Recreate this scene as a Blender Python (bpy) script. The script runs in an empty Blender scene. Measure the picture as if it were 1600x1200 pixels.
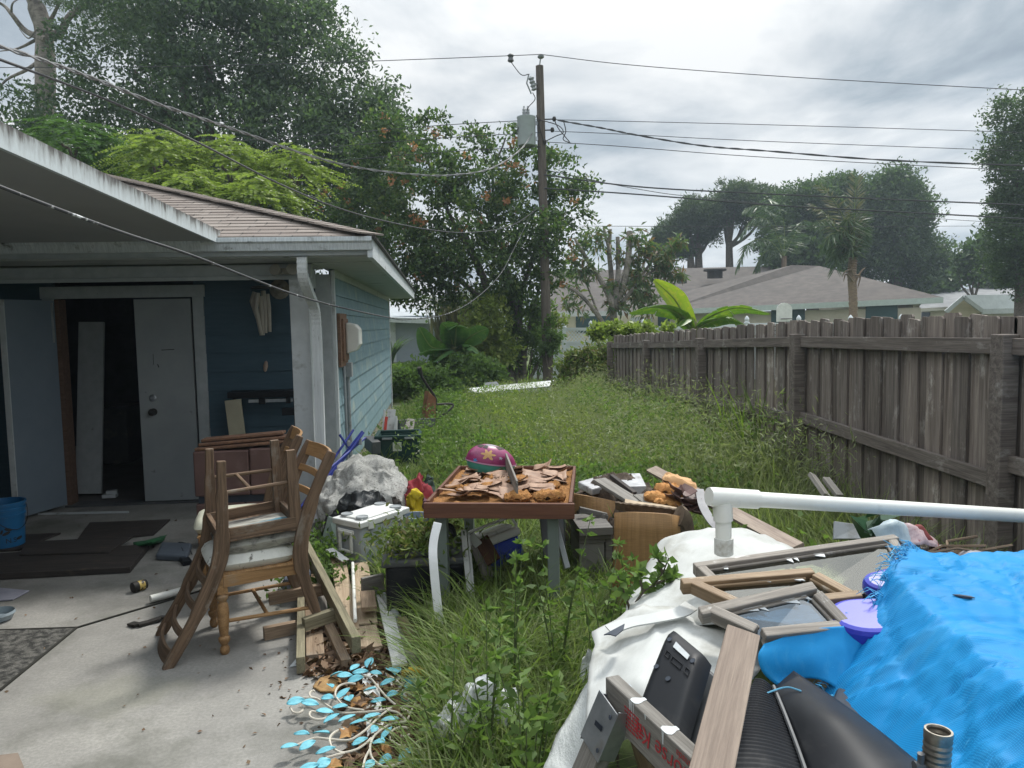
import bpy, math, random
import numpy as np
from mathutils import Vector, Matrix, Euler
random.seed(7); rng = np.random.default_rng(7)
S = bpy.context.scene; COL = S.collection
R = math.radians
# ------------------------------------------------------------------ camera model
CAM = Vector((0, 0, 1.72)); FPX = 1200.0
YAW, PITCH, ROLL = R(5.24), R(4.53), 0.02
fwd = Vector((math.sin(YAW)*math.cos(PITCH), math.cos(YAW)*math.cos(PITCH), -math.sin(PITCH)))
rt0 = Vector((math.cos(YAW), -math.sin(YAW), 0)); up0 = rt0.cross(fwd)
rt = rt0*math.cos(ROLL) - up0*math.sin(ROLL); upv = up0*math.cos(ROLL) + rt0*math.sin(ROLL)
def ray(px, py): return fwd + rt*((px-800)/FPX) - upv*((py-600)/FPX)
def at(px, py, Y):
    d = ray(px, py); return CAM + d*(Y/d.y)
def gd(px, py, z=0.0):
    d = ray(px, py); return CAM + d*((z-CAM.z)/d.z)
cam = bpy.data.cameras.new('camera'); co = bpy.data.objects.new('camera', cam); COL.objects.link(co)
cam.sensor_width = 36; cam.lens = 36*FPX/1600; cam.clip_start = .05; cam.clip_end = 600
co.matrix_world = Matrix(((rt.x, upv.x, -fwd.x, CAM.x), (rt.y, upv.y, -fwd.y, CAM.y), (rt.z, upv.z, -fwd.z, CAM.z), (0, 0, 0, 1)))
S.camera = co
S.view_settings.view_transform = 'Standard'; S.view_settings.look = 'None'; S.view_settings.exposure = 0.60; S.view_settings.gamma = 1
S.cycles.max_bounces = 8; S.cycles.transparent_max_bounces = 12; S.cycles.diffuse_bounces = 4; S.cycles.glossy_bounces = 3
S.cycles.caustics_reflective = False; S.cycles.caustics_refractive = False; S.cycles.use_denoising = True
# ------------------------------------------------------------------ materials
def lin(c):
    return tuple(((x/255+.055)/1.055)**2.4 if x > 10 else x/255/12.92 for x in c)
def nodes(name):
    m = bpy.data.materials.new(name); m.use_nodes = True; nt = m.node_tree
    return m, nt, nt.nodes['Principled BSDF'], nt.nodes['Material Output']
def N(nt, t, **k):
    n = nt.nodes.new(t)
    for a, b in k.items():
        if a.startswith('i_'): n.inputs[a[2:]].default_value = b
        else: setattr(n, a, b)
    return n
def ramp(nt, stops, src):
    r = N(nt, 'ShaderNodeValToRGB'); e = r.color_ramp.elements
    while len(e) < len(stops): e.new(.5)
    for i, (p, c) in enumerate(stops):
        e[i].position = p; e[i].color = (*c[:3], 1)
    nt.links.new(src, r.inputs[0]); return r.outputs[0]
def gco(nt, scale=(1, 1, 1)):
    a = N(nt, 'ShaderNodeAttribute', attribute_name='gco'); mp = N(nt, 'ShaderNodeMapping'); mp.inputs['Scale'].default_value = scale
    nt.links.new(a.outputs['Vector'], mp.inputs[0]); return mp.outputs[0]
def noise(nt, vec, scale, detail=6, rough=.6, dist=0):
    n = N(nt, 'ShaderNodeTexNoise'); n.inputs['Scale'].default_value = scale; n.inputs['Detail'].default_value = detail
    n.inputs['Roughness'].default_value = rough; n.inputs['Distortion'].default_value = dist
    nt.links.new(vec, n.inputs['Vector']); return n.outputs['Fac']
def mixc(nt, fac, a, b, mode='MIX'):
    m = N(nt, 'ShaderNodeMix', data_type='RGBA', blend_type=mode)
    for s, v in ((m.inputs['Factor'], fac), (m.inputs['A'], a), (m.inputs['B'], b)):
        if hasattr(v, 'is_linked'): nt.links.new(v, s)
        elif isinstance(v, (int, float)): s.default_value = v
        else: s.default_value = (*v[:3], 1)
    return m.outputs['Result']
def bump(nt, bs, h, strength=.3, dist=.01):
    b = N(nt, 'ShaderNodeBump'); b.inputs['Strength'].default_value = strength; b.inputs['Distance'].default_value = dist
    nt.links.new(h, b.inputs['Height']); nt.links.new(b.outputs[0], bs.inputs['Normal'])
def MAT(name, c1, c2=None, rough=.7, sc=(1, 1, 1), ns=6, bmp=.3, bd=.006, bs_=None, metal=0, spec=.35, c3=None, s3=3, t3=(.5, .62), lo=.35, hi=.65):
    m, nt, bs, out = nodes(name)
    if c2 is None: c2 = tuple(x*.72 for x in c1)
    v = gco(nt, sc)
    f = noise(nt, v, ns, 8, .62)
    col = ramp(nt, [(lo, c2), (hi, c1)], f)
    if c3 is not None:
        g = noise(nt, gco(nt), s3, 7, .65)
        k = ramp(nt, [(t3[0], (0, 0, 0)), (t3[1], (1, 1, 1))], g); col = mixc(nt, k, col, c3)
    nt.links.new(col, bs.inputs['Base Color'])
    bs.inputs['Roughness'].default_value = rough; bs.inputs['Metallic'].default_value = metal
    bs.inputs['Specular IOR Level'].default_value = spec
    h = noise(nt, v, bs_ or ns*3, 5, .7)
    bump(nt, bs, h, bmp, bd)
    return m
def WOOD(name, c1, c2, c3=None, t3=(.52, .66), rough=.75, g=(1.6, 26, 26), bmp=.5, isl=None):
    m, nt, bs, out = nodes(name)
    v = gco(nt, g); f = noise(nt, v, 1.6, 7, .65, .6)
    fine = noise(nt, gco(nt, (4, 140, 140)), 1.5, 4, .7)
    col = ramp(nt, [(.3, c2), (.5, tuple((a+b)/2 for a, b in zip(c1, c2))), (.68, c1)], f)
    col = mixc(nt, ramp(nt, [(.35, (.55, .55, .55)), (.6, (1, 1, 1))], fine), tuple(x*.6 for x in c2), col)
    if c3 is not None:
        k = ramp(nt, [(t3[0], (0, 0, 0)), (t3[1], (1, 1, 1))], noise(nt, gco(nt, (1, 2, 2)), 4, 7, .7)); col = mixc(nt, k, col, c3)
    if isl:
        ge = N(nt, 'ShaderNodeNewGeometry'); col = mixc(nt, 1.0, col, ramp(nt, [(0, (isl[0],)*3), (.5, (.95, .97, 1.0)), (1, (isl[1],)*3)], ge.outputs['Random Per Island']), 'MULTIPLY')
    nt.links.new(col, bs.inputs['Base Color']); bs.inputs['Roughness'].default_value = rough; bs.inputs['Specular IOR Level'].default_value = .25
    bump(nt, bs, fine, bmp, .004); return m
def LEAF(name, cols, transl=.35, rough=.45, spec=.35):
    m, nt, bs, out = nodes(name)
    g = N(nt, 'ShaderNodeNewGeometry'); n = len(cols); cols = [(r*1.04, g_*1.06, b*1.10) if g_ > r*1.05 else (r, g_, b) for r, g_, b in cols]
    col = ramp(nt, [(i/(n-1)*.98+.01, c) for i, c in enumerate(cols)], g.outputs['Random Per Island'])
    nt.links.new(col, bs.inputs['Base Color']); bs.inputs['Roughness'].default_value = rough; bs.inputs['Specular IOR Level'].default_value = spec
    t = N(nt, 'ShaderNodeBsdfTranslucent'); tc = mixc(nt, 1.0, col, (1.0, 1.12, .6), 'MULTIPLY')
    nt.links.new(tc, t.inputs['Color'])
    mx = N(nt, 'ShaderNodeMixShader'); mx.inputs[0].default_value = transl
    nt.links.new(bs.outputs[0], mx.inputs[1]); nt.links.new(t.outputs[0], mx.inputs[2]); nt.links.new(mx.outputs[0], out.inputs[0]); return m
def GLASS(name, tint=(.85, .93, .95)):
    m, nt, bs, out = nodes(name)
    tr = N(nt, 'ShaderNodeBsdfTransparent'); tr.inputs[0].default_value = (*tint, 1)
    gl = N(nt, 'ShaderNodeBsdfGlossy'); gl.inputs['Roughness'].default_value = .03; gl.inputs[0].default_value = (*[min(1, t_*.4+.65) for t_ in tint], 1)
    fr = N(nt, 'ShaderNodeFresnel'); fr.inputs[0].default_value = 1.6
    mx = N(nt, 'ShaderNodeMixShader'); fa = N(nt, 'ShaderNodeMath', operation='ADD'); fa.inputs[1].default_value = .12; nt.links.new(fr.outputs[0], fa.inputs[0])
    nt.links.new(fa.outputs[0], mx.inputs[0]); nt.links.new(tr.outputs[0], mx.inputs[1]); nt.links.new(gl.outputs[0], mx.inputs[2]); nt.links.new(mx.outputs[0], out.inputs[0]); return m
# ------------------------------------------------------------------ mesh building
def rnd(a, b): return random.uniform(a, b)
class MB:
    def __init__(s): s.v = []; s.f = []; s.g = []
    def add(s, vs, fs, M=None, g=None):
        o = len(s.v); off = Vector((rnd(0, 40), rnd(0, 40), rnd(0, 40)))
        for i, p in enumerate(vs):
            p = Vector(p); s.g.append((Vector(g[i]) if g else p)+off); s.v.append(M @ p if M is not None else p)
        s.f += [[i+o for i in f] for f in fs]; return s
    def box(s, size, M=None, taper=1.0):
        x, y, z = (a/2 for a in size); t = taper
        vs = [(-x, -y, -z), (x, -y, -z), (x, y, -z), (-x, y, -z), (-x*t, -y*t, z), (x*t, -y*t, z), (x*t, y*t, z), (-x*t, y*t, z)]
        return s.add(vs, [(3, 2, 1, 0), (4, 5, 6, 7), (0, 1, 5, 4), (1, 2, 6, 5), (2, 3, 7, 6), (3, 0, 4, 7)], M)
    def aab(s, a, b):
        c = [(p+q)/2 for p, q in zip(a, b)]; return s.box([abs(q-p) for p, q in zip(a, b)], Matrix.Translation(c))
    def beam(s, p0, p1, w, h, up=(0, 0, 1), roll=0):
        p0, p1 = Vector(p0), Vector(p1); x = (p1-p0); L = x.length; x = x/L; u = Vector(up)
        if abs(x.dot(u)) > .98: u = Vector((0, 1, 0))
        y = u.cross(x).normalized(); z = x.cross(y)
        if roll: q = Matrix.Rotation(roll, 3, x); y = q @ y; z = q @ z
        c = (p0+p1)/2
        M = Matrix(((x.x, y.x, z.x, c.x), (x.y, y.y, z.y, c.y), (x.z, y.z, z.z, c.z), (0, 0, 0, 1)))
        return s.box((L, w, h), M)
    def tube(s, pts, r, seg=8, cap=True, squash=1.0):
        P = [Vector(p) for p in pts]; n = len(P); rs = r if isinstance(r, (list, tuple)) else [r]*n
        vs, g, fs = [], [], []; t0 = (P[1]-P[0]).normalized(); a = Vector((0, 0, 1)) if abs(t0.z) < .9 else Vector((1, 0, 0))
        nrm = t0.cross(a).normalized(); d = 0
        for i in range(n):
            t = (P[min(i+1, n-1)]-P[max(i-1, 0)]).normalized(); nrm = (nrm-t*nrm.dot(t)).normalized(); bn = t.cross(nrm)
            if i: d += (P[i]-P[i-1]).length
            for k in range(seg):
                an = 2*math.pi*k/seg; c_, s_ = math.cos(an), math.sin(an)
                vs.append(P[i]+(nrm*c_+bn*s_*squash)*rs[i]); g.append((d, c_*rs[i], s_*rs[i]))
        for i in range(n-1):
            for k in range(seg):
                k2 = (k+1) % seg; fs.append((i*seg+k, i*seg+k2, (i+1)*seg+k2, (i+1)*seg+k))
        if cap: fs.append(tuple(range(seg))[::-1]); fs.append(tuple((n-1)*seg+k for k in range(seg)))
        return s.add(vs, fs, None, g)
    def lathe(s, prof, M=None, seg=20):
        vs, fs = [], []; n = len(prof)
        for r, z in prof:
            for k in range(seg):
                an = 2*math.pi*k/seg; vs.append((r*math.cos(an), r*math.sin(an), z))
        for i in range(n-1):
            for k in range(seg):
                k2 = (k+1) % seg; fs.append((i*seg+k, i*seg+k2, (i+1)*seg+k2, (i+1)*seg+k))
        if prof[0][0] > 0: fs.append(tuple(range(seg))[::-1])
        if prof[-1][0] > 0: fs.append(tuple((n-1)*seg+k for k in range(seg)))
        return s.add(vs, fs, M)
    def grid(s, P, th=0, g=None):
        n, m = len(P), len(P[0]); vs = [Vector(p) for r in P for p in r]
        gg = g or [(i*.1, j*.1, 0) for i in range(n) for j in range(m)]
        fs = [(i*m+j, i*m+j+1, (i+1)*m+j+1, (i+1)*m+j) for i in range(n-1) for j in range(m-1)]
        return s.add(vs, fs, None, gg)
    def prism(s, poly, th, M=None):
        n = len(poly); vs = [(x, y, 0) for x, y in poly]+[(x, y, th) for x, y in poly]
        fs = [tuple(range(n))[::-1], tuple(range(n, 2*n))]+[(i, (i+1) % n, (i+1) % n+n, i+n) for i in range(n)]
        return s.add(vs, fs, M)
    def slab(s, pts, th):
        P = [Vector(p) for p in pts]; c = sum(P, Vector())/len(P); z = Vector()
        for i in range(len(P)): z += (P[i]-c).cross(P[(i+1) % len(P)]-c)
        z.normalize()
        if z.z < 0 and abs(z.z) > .05: P = P[::-1]; z = -z
        x = (P[1]-P[0]); x = (x-z*x.dot(z)).normalized(); y = z.cross(x)
        M = Matrix(((x.x, y.x, z.x, c.x), (x.y, y.y, z.y, c.y), (x.z, y.z, z.z, c.z), (0, 0, 0, 1)))
        return s.prism([((p-c).dot(x), (p-c).dot(y)) for p in P], -th, M) if False else s._slab(P, z, th, x, y, c)
    def _slab(s, P, z, th, x, y, c):
        n = len(P); vs = [p-z*th for p in P]+P
        g = [((p-c).dot(x), (p-c).dot(y), (p-c).dot(z)) for p in vs]
        fs = [tuple(range(n))[::-1], tuple(range(n, 2*n))]+[(i, (i+1) % n, (i+1) % n+n, i+n) for i in range(n)]
        return s.add(vs, fs, None, g)
    def build(s, name, mat, parent=None, smooth=False, bev=0, local=False, ang=40, solid=0, jit=0):
        me = bpy.data.meshes.new(name); V = s.v
        if jit: V = [v+Vector((rnd(-jit, jit), rnd(-jit, jit), rnd(-jit, jit))) for v in V]
        if parent is not None and not local:
            Mi = wm(parent).inverted(); V = [Mi @ v for v in V]
        org = Vector((0, 0, 0))
        if parent is None:
            org = sum(V, Vector())/len(V); org.z = min(v.z for v in V); V = [v-org for v in V]
        me.from_pydata([tuple(v) for v in V], [], s.f)
        a = me.attributes.new('gco', 'FLOAT_VECTOR', 'POINT'); a.data.foreach_set('vector', np.array([c for g in s.g for c in g], dtype=np.float32))
        me.materials.append(mat); me.update()
        if smooth:
            me.polygons.foreach_set('use_smooth', [True]*len(me.polygons)); me.set_sharp_from_angle(angle=R(ang))
        o = bpy.data.objects.new(name, me); COL.objects.link(o); o.location = org
        if parent is not None: o.parent = parent
        if solid:
            md = o.modifiers.new('thick', 'SOLIDIFY'); md.thickness = solid; md.offset = 0
        if bev:
            md = o.modifiers.new('bevel', 'BEVEL'); md.width = bev; md.segments = 2; md.limit_method = 'ANGLE'; md.angle_limit = R(35)
        return o
def wm(o):
    M = o.matrix_basis.copy()
    while o.parent: o = o.parent; M = o.matrix_basis @ M
    return M
def tag(o, label, cat, group=None, kind=None):
    o['label'] = label; o['category'] = cat
    if group: o['group'] = group
    if kind: o['kind'] = kind
    return o
def stru(o, kind='structure', label=None, cat=None):
    o['kind'] = kind
    if label: o['label'] = label; o['category'] = cat
    return o
def thing(name, label, cat, loc=(0, 0, 0), group=None, mtx=None):
    o = bpy.data.objects.new(name, None); COL.objects.link(o); o.empty_display_size = .1
    o.matrix_basis = mtx if mtx is not None else Matrix.Translation(Vector(loc))
    return tag(o, label, cat, group)
def kids(o): return [c for c in bpy.data.objects if c.parent == o]
def dup(o, mtx, label, group=None, parent=None):
    c = o.copy(); COL.objects.link(c)
    if parent is None: c.matrix_basis = mtx; c['label'] = label
    if group: c['group'] = group
    for ch in kids(o):
        d = dup(ch, None, None, None, c); d.parent = c
    return c
def Tz(x, y, z=0, rz=0): return Matrix.Translation((x, y, z)) @ Matrix.Rotation(rz, 4, 'Z')
def spline(P, k=8):
    P = [Vector(p) for p in P]; Q = [P[0]*2-P[1]]+P+[P[-1]*2-P[-2]]; out = []
    for i in range(1, len(Q)-2):
        a, b, c, d = Q[i-1], Q[i], Q[i+1], Q[i+2]
        for j in range(k):
            t = j/k; out.append(.5*((2*b)+(c-a)*t+(2*a-5*b+4*c-d)*t*t+(3*b-a-3*c+d)*t**3))
    out.append(P[-1]); return out
def np_mesh(name, V, fsz, mat, parent=None, smooth=False):
    """V (n,k,3): n faces of k own vertices each, or with fsz a (faces,k) index array."""
    me = bpy.data.meshes.new(name)
    if fsz is None:
        n, k = V.shape[:2]; F = np.arange(n*k).reshape(n, k); V = V.reshape(-1, 3)
    else: F = fsz; k = F.shape[1]
    if parent is not None: V = V-np.array(wm(parent).translation)
    me.vertices.add(len(V)); me.vertices.foreach_set('co', V.astype(np.float32).ravel())
    me.loops.add(F.size); me.loops.foreach_set('vertex_index', F.astype(np.int32).ravel())
    me.polygons.add(len(F)); me.polygons.foreach_set('loop_start', np.arange(0, F.size, k, dtype=np.int32))
    me.update(calc_edges=True); me.materials.append(mat)
    if smooth: me.polygons.foreach_set('use_smooth', [True]*len(F))
    o = bpy.data.objects.new(name, me); COL.objects.link(o)
    if parent is not None: o.parent = parent
    return o
def unit(a): return a/np.maximum(np.linalg.norm(a, axis=-1, keepdims=True), 1e-9)
def leafV(C, D, L, W, fold=.15):
    """rhombic leaves: base C, direction D, length L, width W"""
    n = len(C); D = unit(D); rv = unit(rng.normal(size=(n, 3))+np.array([0, 0, .6])); Sd = unit(np.cross(D, rv)); Nn = np.cross(Sd, D)
    L = np.asarray(L).reshape(-1, 1)*np.ones((n, 1)); W = np.asarray(W).reshape(-1, 1)*np.ones((n, 1))
    mid = C+D*L*.45+Nn*L*fold
    return np.stack([C, mid+Sd*W*.5, C+D*L, mid-Sd*W*.5], 1)
def crownV(blobs, n, per, L, W, clump, inner=.55, droop=0.0, outb=.5, up=.25, gap=0.0):
    w = np.array([(b[3]*b[4]*b[5])**(2/3) for b in blobs]); cnt = np.maximum(1, (n*w/w.sum())).astype(int); out = []
    for b, c in zip(blobs, cnt):
        d = unit(rng.normal(size=(c, 3))); r = inner+(1-inner)*rng.random((c, 1))**.6
        r *= 1+.12*rng.normal(size=(c, 1))
        ctr = np.array(b[:3])+d*r*np.array(b[3:6])
        cs = clump*(.6+.8*rng.random((c, 1)))
        P = np.repeat(ctr, per, 0)+unit(rng.normal(size=(c*per, 3)))*(rng.random((c*per, 1))**.45)*np.repeat(cs, per, 0)*np.array([1., 1., .75])
        dd = rng.normal(size=(c*per, 3))+outb*np.repeat(d, per, 0)+np.array([0, 0, up-droop])
        out.append(leafV(P, dd, L*(.6+.8*rng.random(c*per)), W*(.6+.8*rng.random(c*per))))
    return np.concatenate(out)
def bl(px, py, r, Y, fy=1.0, ry=1.0):
    c = at(px, py, Y); k = r*Y/1200; return (c.x, c.y, c.z, k, k*ry, k*fy)
def bladeV(P, H, W, lean, az=None, droop=.5):
    """grass blades: (n,7,3) verts -> faces as quads; 3 segments"""
    n = len(P); az = rng.random(n)*2*np.pi if az is None else az
    d = np.stack([np.cos(az), np.sin(az), np.zeros(n)], 1); sd = np.stack([-np.sin(az), np.cos(az), np.zeros(n)], 1)
    tw = rng.normal(size=(n, 1))*.6; sd = unit(sd*np.cos(tw)+d*np.sin(tw))
    H = H.reshape(-1, 1); W = W.reshape(-1, 1); ln = lean.reshape(-1, 1); pts = []
    for t, wf in ((0, .9), (.38, 1), (.72, .7), (1, .05)):
        c = P+d*H*ln*t**1.8+np.array([0, 0, 1.])*H*(t-droop*ln*t**2.6*.7)
        pts += [c-sd*W*wf*.5, c+sd*W*wf*.5]
    V = np.stack(pts, 1).reshape(-1, 3); b = np.arange(n).reshape(-1, 1)*8
    F = np.concatenate([b+np.array([[0, 1, 3, 2]]), b+np.array([[2, 3, 5, 4]]), b+np.array([[4, 5, 7, 6]])])
    return V, F
def in_poly(X, Y, poly):
    ins = np.zeros(len(X), bool); n = len(poly); j = n-1
    for i in range(n):
        xi, yi = poly[i]; xj, yj = poly[j]
        c = ((yi > Y) != (yj > Y)) & (X < (xj-xi)*(Y-yi)/(yj-yi+1e-12)+xi); ins ^= c; j = i
    return ins
def scatter(poly, n):
    p = np.array(poly); lo, hi = p.min(0), p.max(0); q = lo+(hi-lo)*rng.random((int(n*2.2)+8, 2)); q = q[in_poly(q[:, 0], q[:, 1], poly)][:n]
    return q
# ------------------------------------------------------------------ sky and sun
SUN_AZ, SUN_EL = R(38), R(55)      # azimuth to the right of +Y
w = bpy.data.worlds.new('World'); S.world = w; w.use_nodes = True; nt = w.node_tree; bg = nt.nodes['Background']
sky = N(nt, 'ShaderNodeTexSky', sky_type='NISHITA', sun_disc=False, sun_elevation=SUN_EL, sun_rotation=SUN_AZ)
tc = N(nt, 'ShaderNodeTexCoord'); sp = N(nt, 'ShaderNodeSeparateXYZ'); nt.links.new(tc.outputs['Generated'], sp.inputs[0])
ad = N(nt, 'ShaderNodeMath', operation='MAXIMUM'); nt.links.new(sp.outputs[2], ad.inputs[0]); ad.inputs[1].default_value = 0
ad2 = N(nt, 'ShaderNodeMath', operation='ADD'); nt.links.new(ad.outputs[0], ad2.inputs[0]); ad2.inputs[1].default_value = .16
cb = N(nt, 'ShaderNodeCombineXYZ')
for i in (0, 1):
    dv = N(nt, 'ShaderNodeMath', operation='DIVIDE'); nt.links.new(sp.outputs[i], dv.inputs[0]); nt.links.new(ad2.outputs[0], dv.inputs[1]); nt.links.new(dv.outputs[0], cb.inputs[i])
mp = N(nt, 'ShaderNodeMapping'); mp.inputs['Location'].default_value = (3.3, 1.7, 0); mp.inputs['Scale'].default_value = (1, .8, 1); nt.links.new(cb.outputs[0], mp.inputs[0])
cn = noise(nt, mp.outputs[0], 1.25, 9, .55, .35); cn2 = noise(nt, mp.outputs[0], .55, 3, .5)
mx = N(nt, 'ShaderNodeMath', operation='MULTIPLY_ADD'); nt.links.new(cn2, mx.inputs[0]); mx.inputs[1].default_value = .45
ms = N(nt, 'ShaderNodeMath', operation='MULTIPLY'); nt.links.new(cn, ms.inputs[0]); ms.inputs[1].default_value = .75; nt.links.new(ms.outputs[0], mx.inputs[2])
cl = ramp(nt, [(.45, (2.6, 3.1, 3.6)), (.51, (3.9, 4.45, 4.95)), (.56, (5.6, 6.0, 6.35)), (.65, (8.6, 8.7, 8.7))], mx.outputs[0])
dome_ = ramp(nt, [(0.0, (.64, .65, .66)), (.30, (.74, .74, .74)), (.48, (.92, .92, .92)), (.85, (2.05, 2.05, 2.05))], ad.outputs[0]); cl = mixc(nt, 1.0, cl, dome_, 'MULTIPLY')
fac = ramp(nt, [(.36, (.94, .94, .94)), (.5, (.98, .98, .98))], cn2)
nt.links.new(mixc(nt, fac, sky.outputs[0], cl), bg.inputs[0]); bg.inputs[1].default_value = .1
sl = bpy.data.lights.new('sun', 'SUN'); sl.energy = 2.4; sl.angle = R(9); sl.color = (1, .97, .91)
so = bpy.data.objects.new('sun', sl); COL.objects.link(so)
sd = Vector((math.sin(SUN_AZ)*math.cos(SUN_EL), math.cos(SUN_AZ)*math.cos(SUN_EL), math.sin(SUN_EL)))
so.rotation_euler = sd.to_track_quat('Z', 'Y').to_euler(); so.location = (10, 10, 30)
# ------------------------------------------------------------------ common materials
m_white = MAT('white_paint', (.58, .61, .62), (.46, .49, .5), .5, ns=5, bmp=.12, c3=(.2, .21, .19), s3=5, t3=(.56, .75))
m_fascia = MAT('dirty_white_fascia', (.62, .66, .68), (.44, .48, .5), .55, (3, 3, 20), 4, .15, c3=(.10, .10, .09), s3=6, t3=(.58, .70))
m_trim = MAT('white_trim', (.42, .45, .46), (.34, .37, .38), .55, ns=9, bmp=.15, c3=(.18, .18, .16), s3=14, t3=(.66, .74))
m_door = MAT('door_paint', (.33, .355, .36), (.27, .295, .305), .5, ns=2, bmp=.08, c3=(.10, .09, .08), s3=9, t3=(.66, .78))
m_doorblue = MAT('grey_blue_door', (.19, .235, .28), (.16, .205, .25), .5, ns=2, bmp=.06)
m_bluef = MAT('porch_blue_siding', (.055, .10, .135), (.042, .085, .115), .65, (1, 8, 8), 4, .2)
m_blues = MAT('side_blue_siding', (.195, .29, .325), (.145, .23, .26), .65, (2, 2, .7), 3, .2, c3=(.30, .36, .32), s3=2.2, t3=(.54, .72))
m_soff = MAT('soffit', (.45, .47, .45), (.36, .385, .37), .6, ns=3, bmp=.1, c3=(.12, .14, .12), s3=2.5, t3=(.58, .74))
m_ceil = MAT('porch_ceiling', (.36, .37, .37), (.32, .33, .33), .6, ns=1.5, bmp=.06)
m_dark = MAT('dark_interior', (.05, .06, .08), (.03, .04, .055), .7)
m_black = MAT('black_plastic', (.016, .018, .021), (.011, .012, .015), .45, ns=3, bmp=.06, bs_=400, bd=.001, spec=.18, c3=(.05, .05, .05), s3=4, t3=(.55, .8))
m_dkgrey = MAT('dark_grey_plastic', (.10, .105, .11), (.07, .075, .08), .5, ns=4, bmp=.1, c3=(.16, .15, .13), s3=5, t3=(.55, .7))
m_grey = MAT('grey_plastic', (.30, .32, .33), (.24, .26, .27), .5, ns=4, bmp=.1, c3=(.18, .18, .16), s3=6, t3=(.58, .72))
m_metal = MAT('galvanised_metal', (.52, .55, .58), (.36, .39, .42), .38, ns=18, bmp=.12, metal=.85, c3=(.30, .28, .25), s3=9, t3=(.58, .75))
m_iron = MAT('dark_iron', (.05, .045, .04), (.03, .03, .028), .6, ns=12, metal=.3)
m_brass = MAT('brass', (.5, .38, .18), (.3, .22, .1), .35, metal=1)
w_grey = WOOD('grey_weathered_wood', (.30, .285, .26), (.13, .12, .105))
w_fence = WOOD('fence_wood', (.265, .228, .198), (.095, .079, .068), (.40, .375, .34), (.56, .74), .85, (1.0, 22, 22), isl=(.72, 1.45))
w_brown = WOOD('brown_lumber', (.36, .27, .185), (.17, .115, .075), (.24, .22, .19), (.55, .75))
w_olive = WOOD('green_tinged_lumber', (.30, .27, .18), (.14, .125, .08))
w_ply = WOOD('plywood', (.52, .41, .29), (.33, .245, .165), (.25, .22, .18), (.6, .75))
w_chair = WOOD('chair_wood', (.42, .25, .115), (.22, .12, .05), (.26, .21, .155), (.56, .72), .5)
w_chairold = WOOD('weathered_chair_wood', (.235, .155, .10), (.075, .048, .03), (.24, .215, .18), (.56, .72), .7)
w_dark = WOOD('dark_stained_board', (.075, .062, .055), (.03, .027, .026), (.11, .085, .06), (.58, .75), .7)
w_table = WOOD('table_apron_wood', (.17, .075, .045), (.09, .04, .026), None, rough=.5)
w_oak = WOOD('oak_veneer_panel', (.33, .195, .085), (.22, .125, .05), None, rough=.5, g=(26, 1.2, 26))
w_white = WOOD('white_painted_wood', (.74, .75, .74), (.55, .55, .53), (.17, .14, .11), (.63, .70), .65)
m_pvc = MAT('white_pvc', (.74, .745, .70), (.68, .68, .63), .3, ns=4, bmp=.04, c3=(.45, .44, .40), s3=8, t3=(.60, .8))
# ------------------------------------------------------------------ ground
m, nt_, bs, out = nodes('yard_ground'); tcn = N(nt_, 'ShaderNodeTexCoord'); v = tcn.outputs['Object']
f1 = noise(nt_, v, .5, 6, .6); f2 = noise(nt_, v, 9, 8, .7)
c = mixc(nt_, ramp(nt_, [(.4, (0, 0, 0)), (.62, (1, 1, 1))], f1), (.055, .085, .022), (.085, .125, .03))
c = mixc(nt_, ramp(nt_, [(.45, (0, 0, 0)), (.7, (1, 1, 1))], f2), c, (.075, .06, .04))
nt_.links.new(c, bs.inputs['Base Color']); bs.inputs['Roughness'].default_value = .95; bump(nt_, bs, f2, .6, .04); m_ground = m
b = MB(); n = 60
xs = [math.copysign(abs(t)**2.2, t)*220 for t in np.linspace(-1, 1, n)]; ys = [math.copysign(abs(t)**2.2, t)*260+8 for t in np.linspace(-1, 1, n)]
def gz(x, y):
    k = min(max((y-4)/10, 0), 1); r_ = min(max((x+1.0)/1.5, 0), 1)
    return -.045-.16*k*r_
b.grid([[(x, y, gz(x, y)) for y in ys] for x in xs]); o = b.build('ground', m_ground, smooth=True); stru(o)
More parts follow.
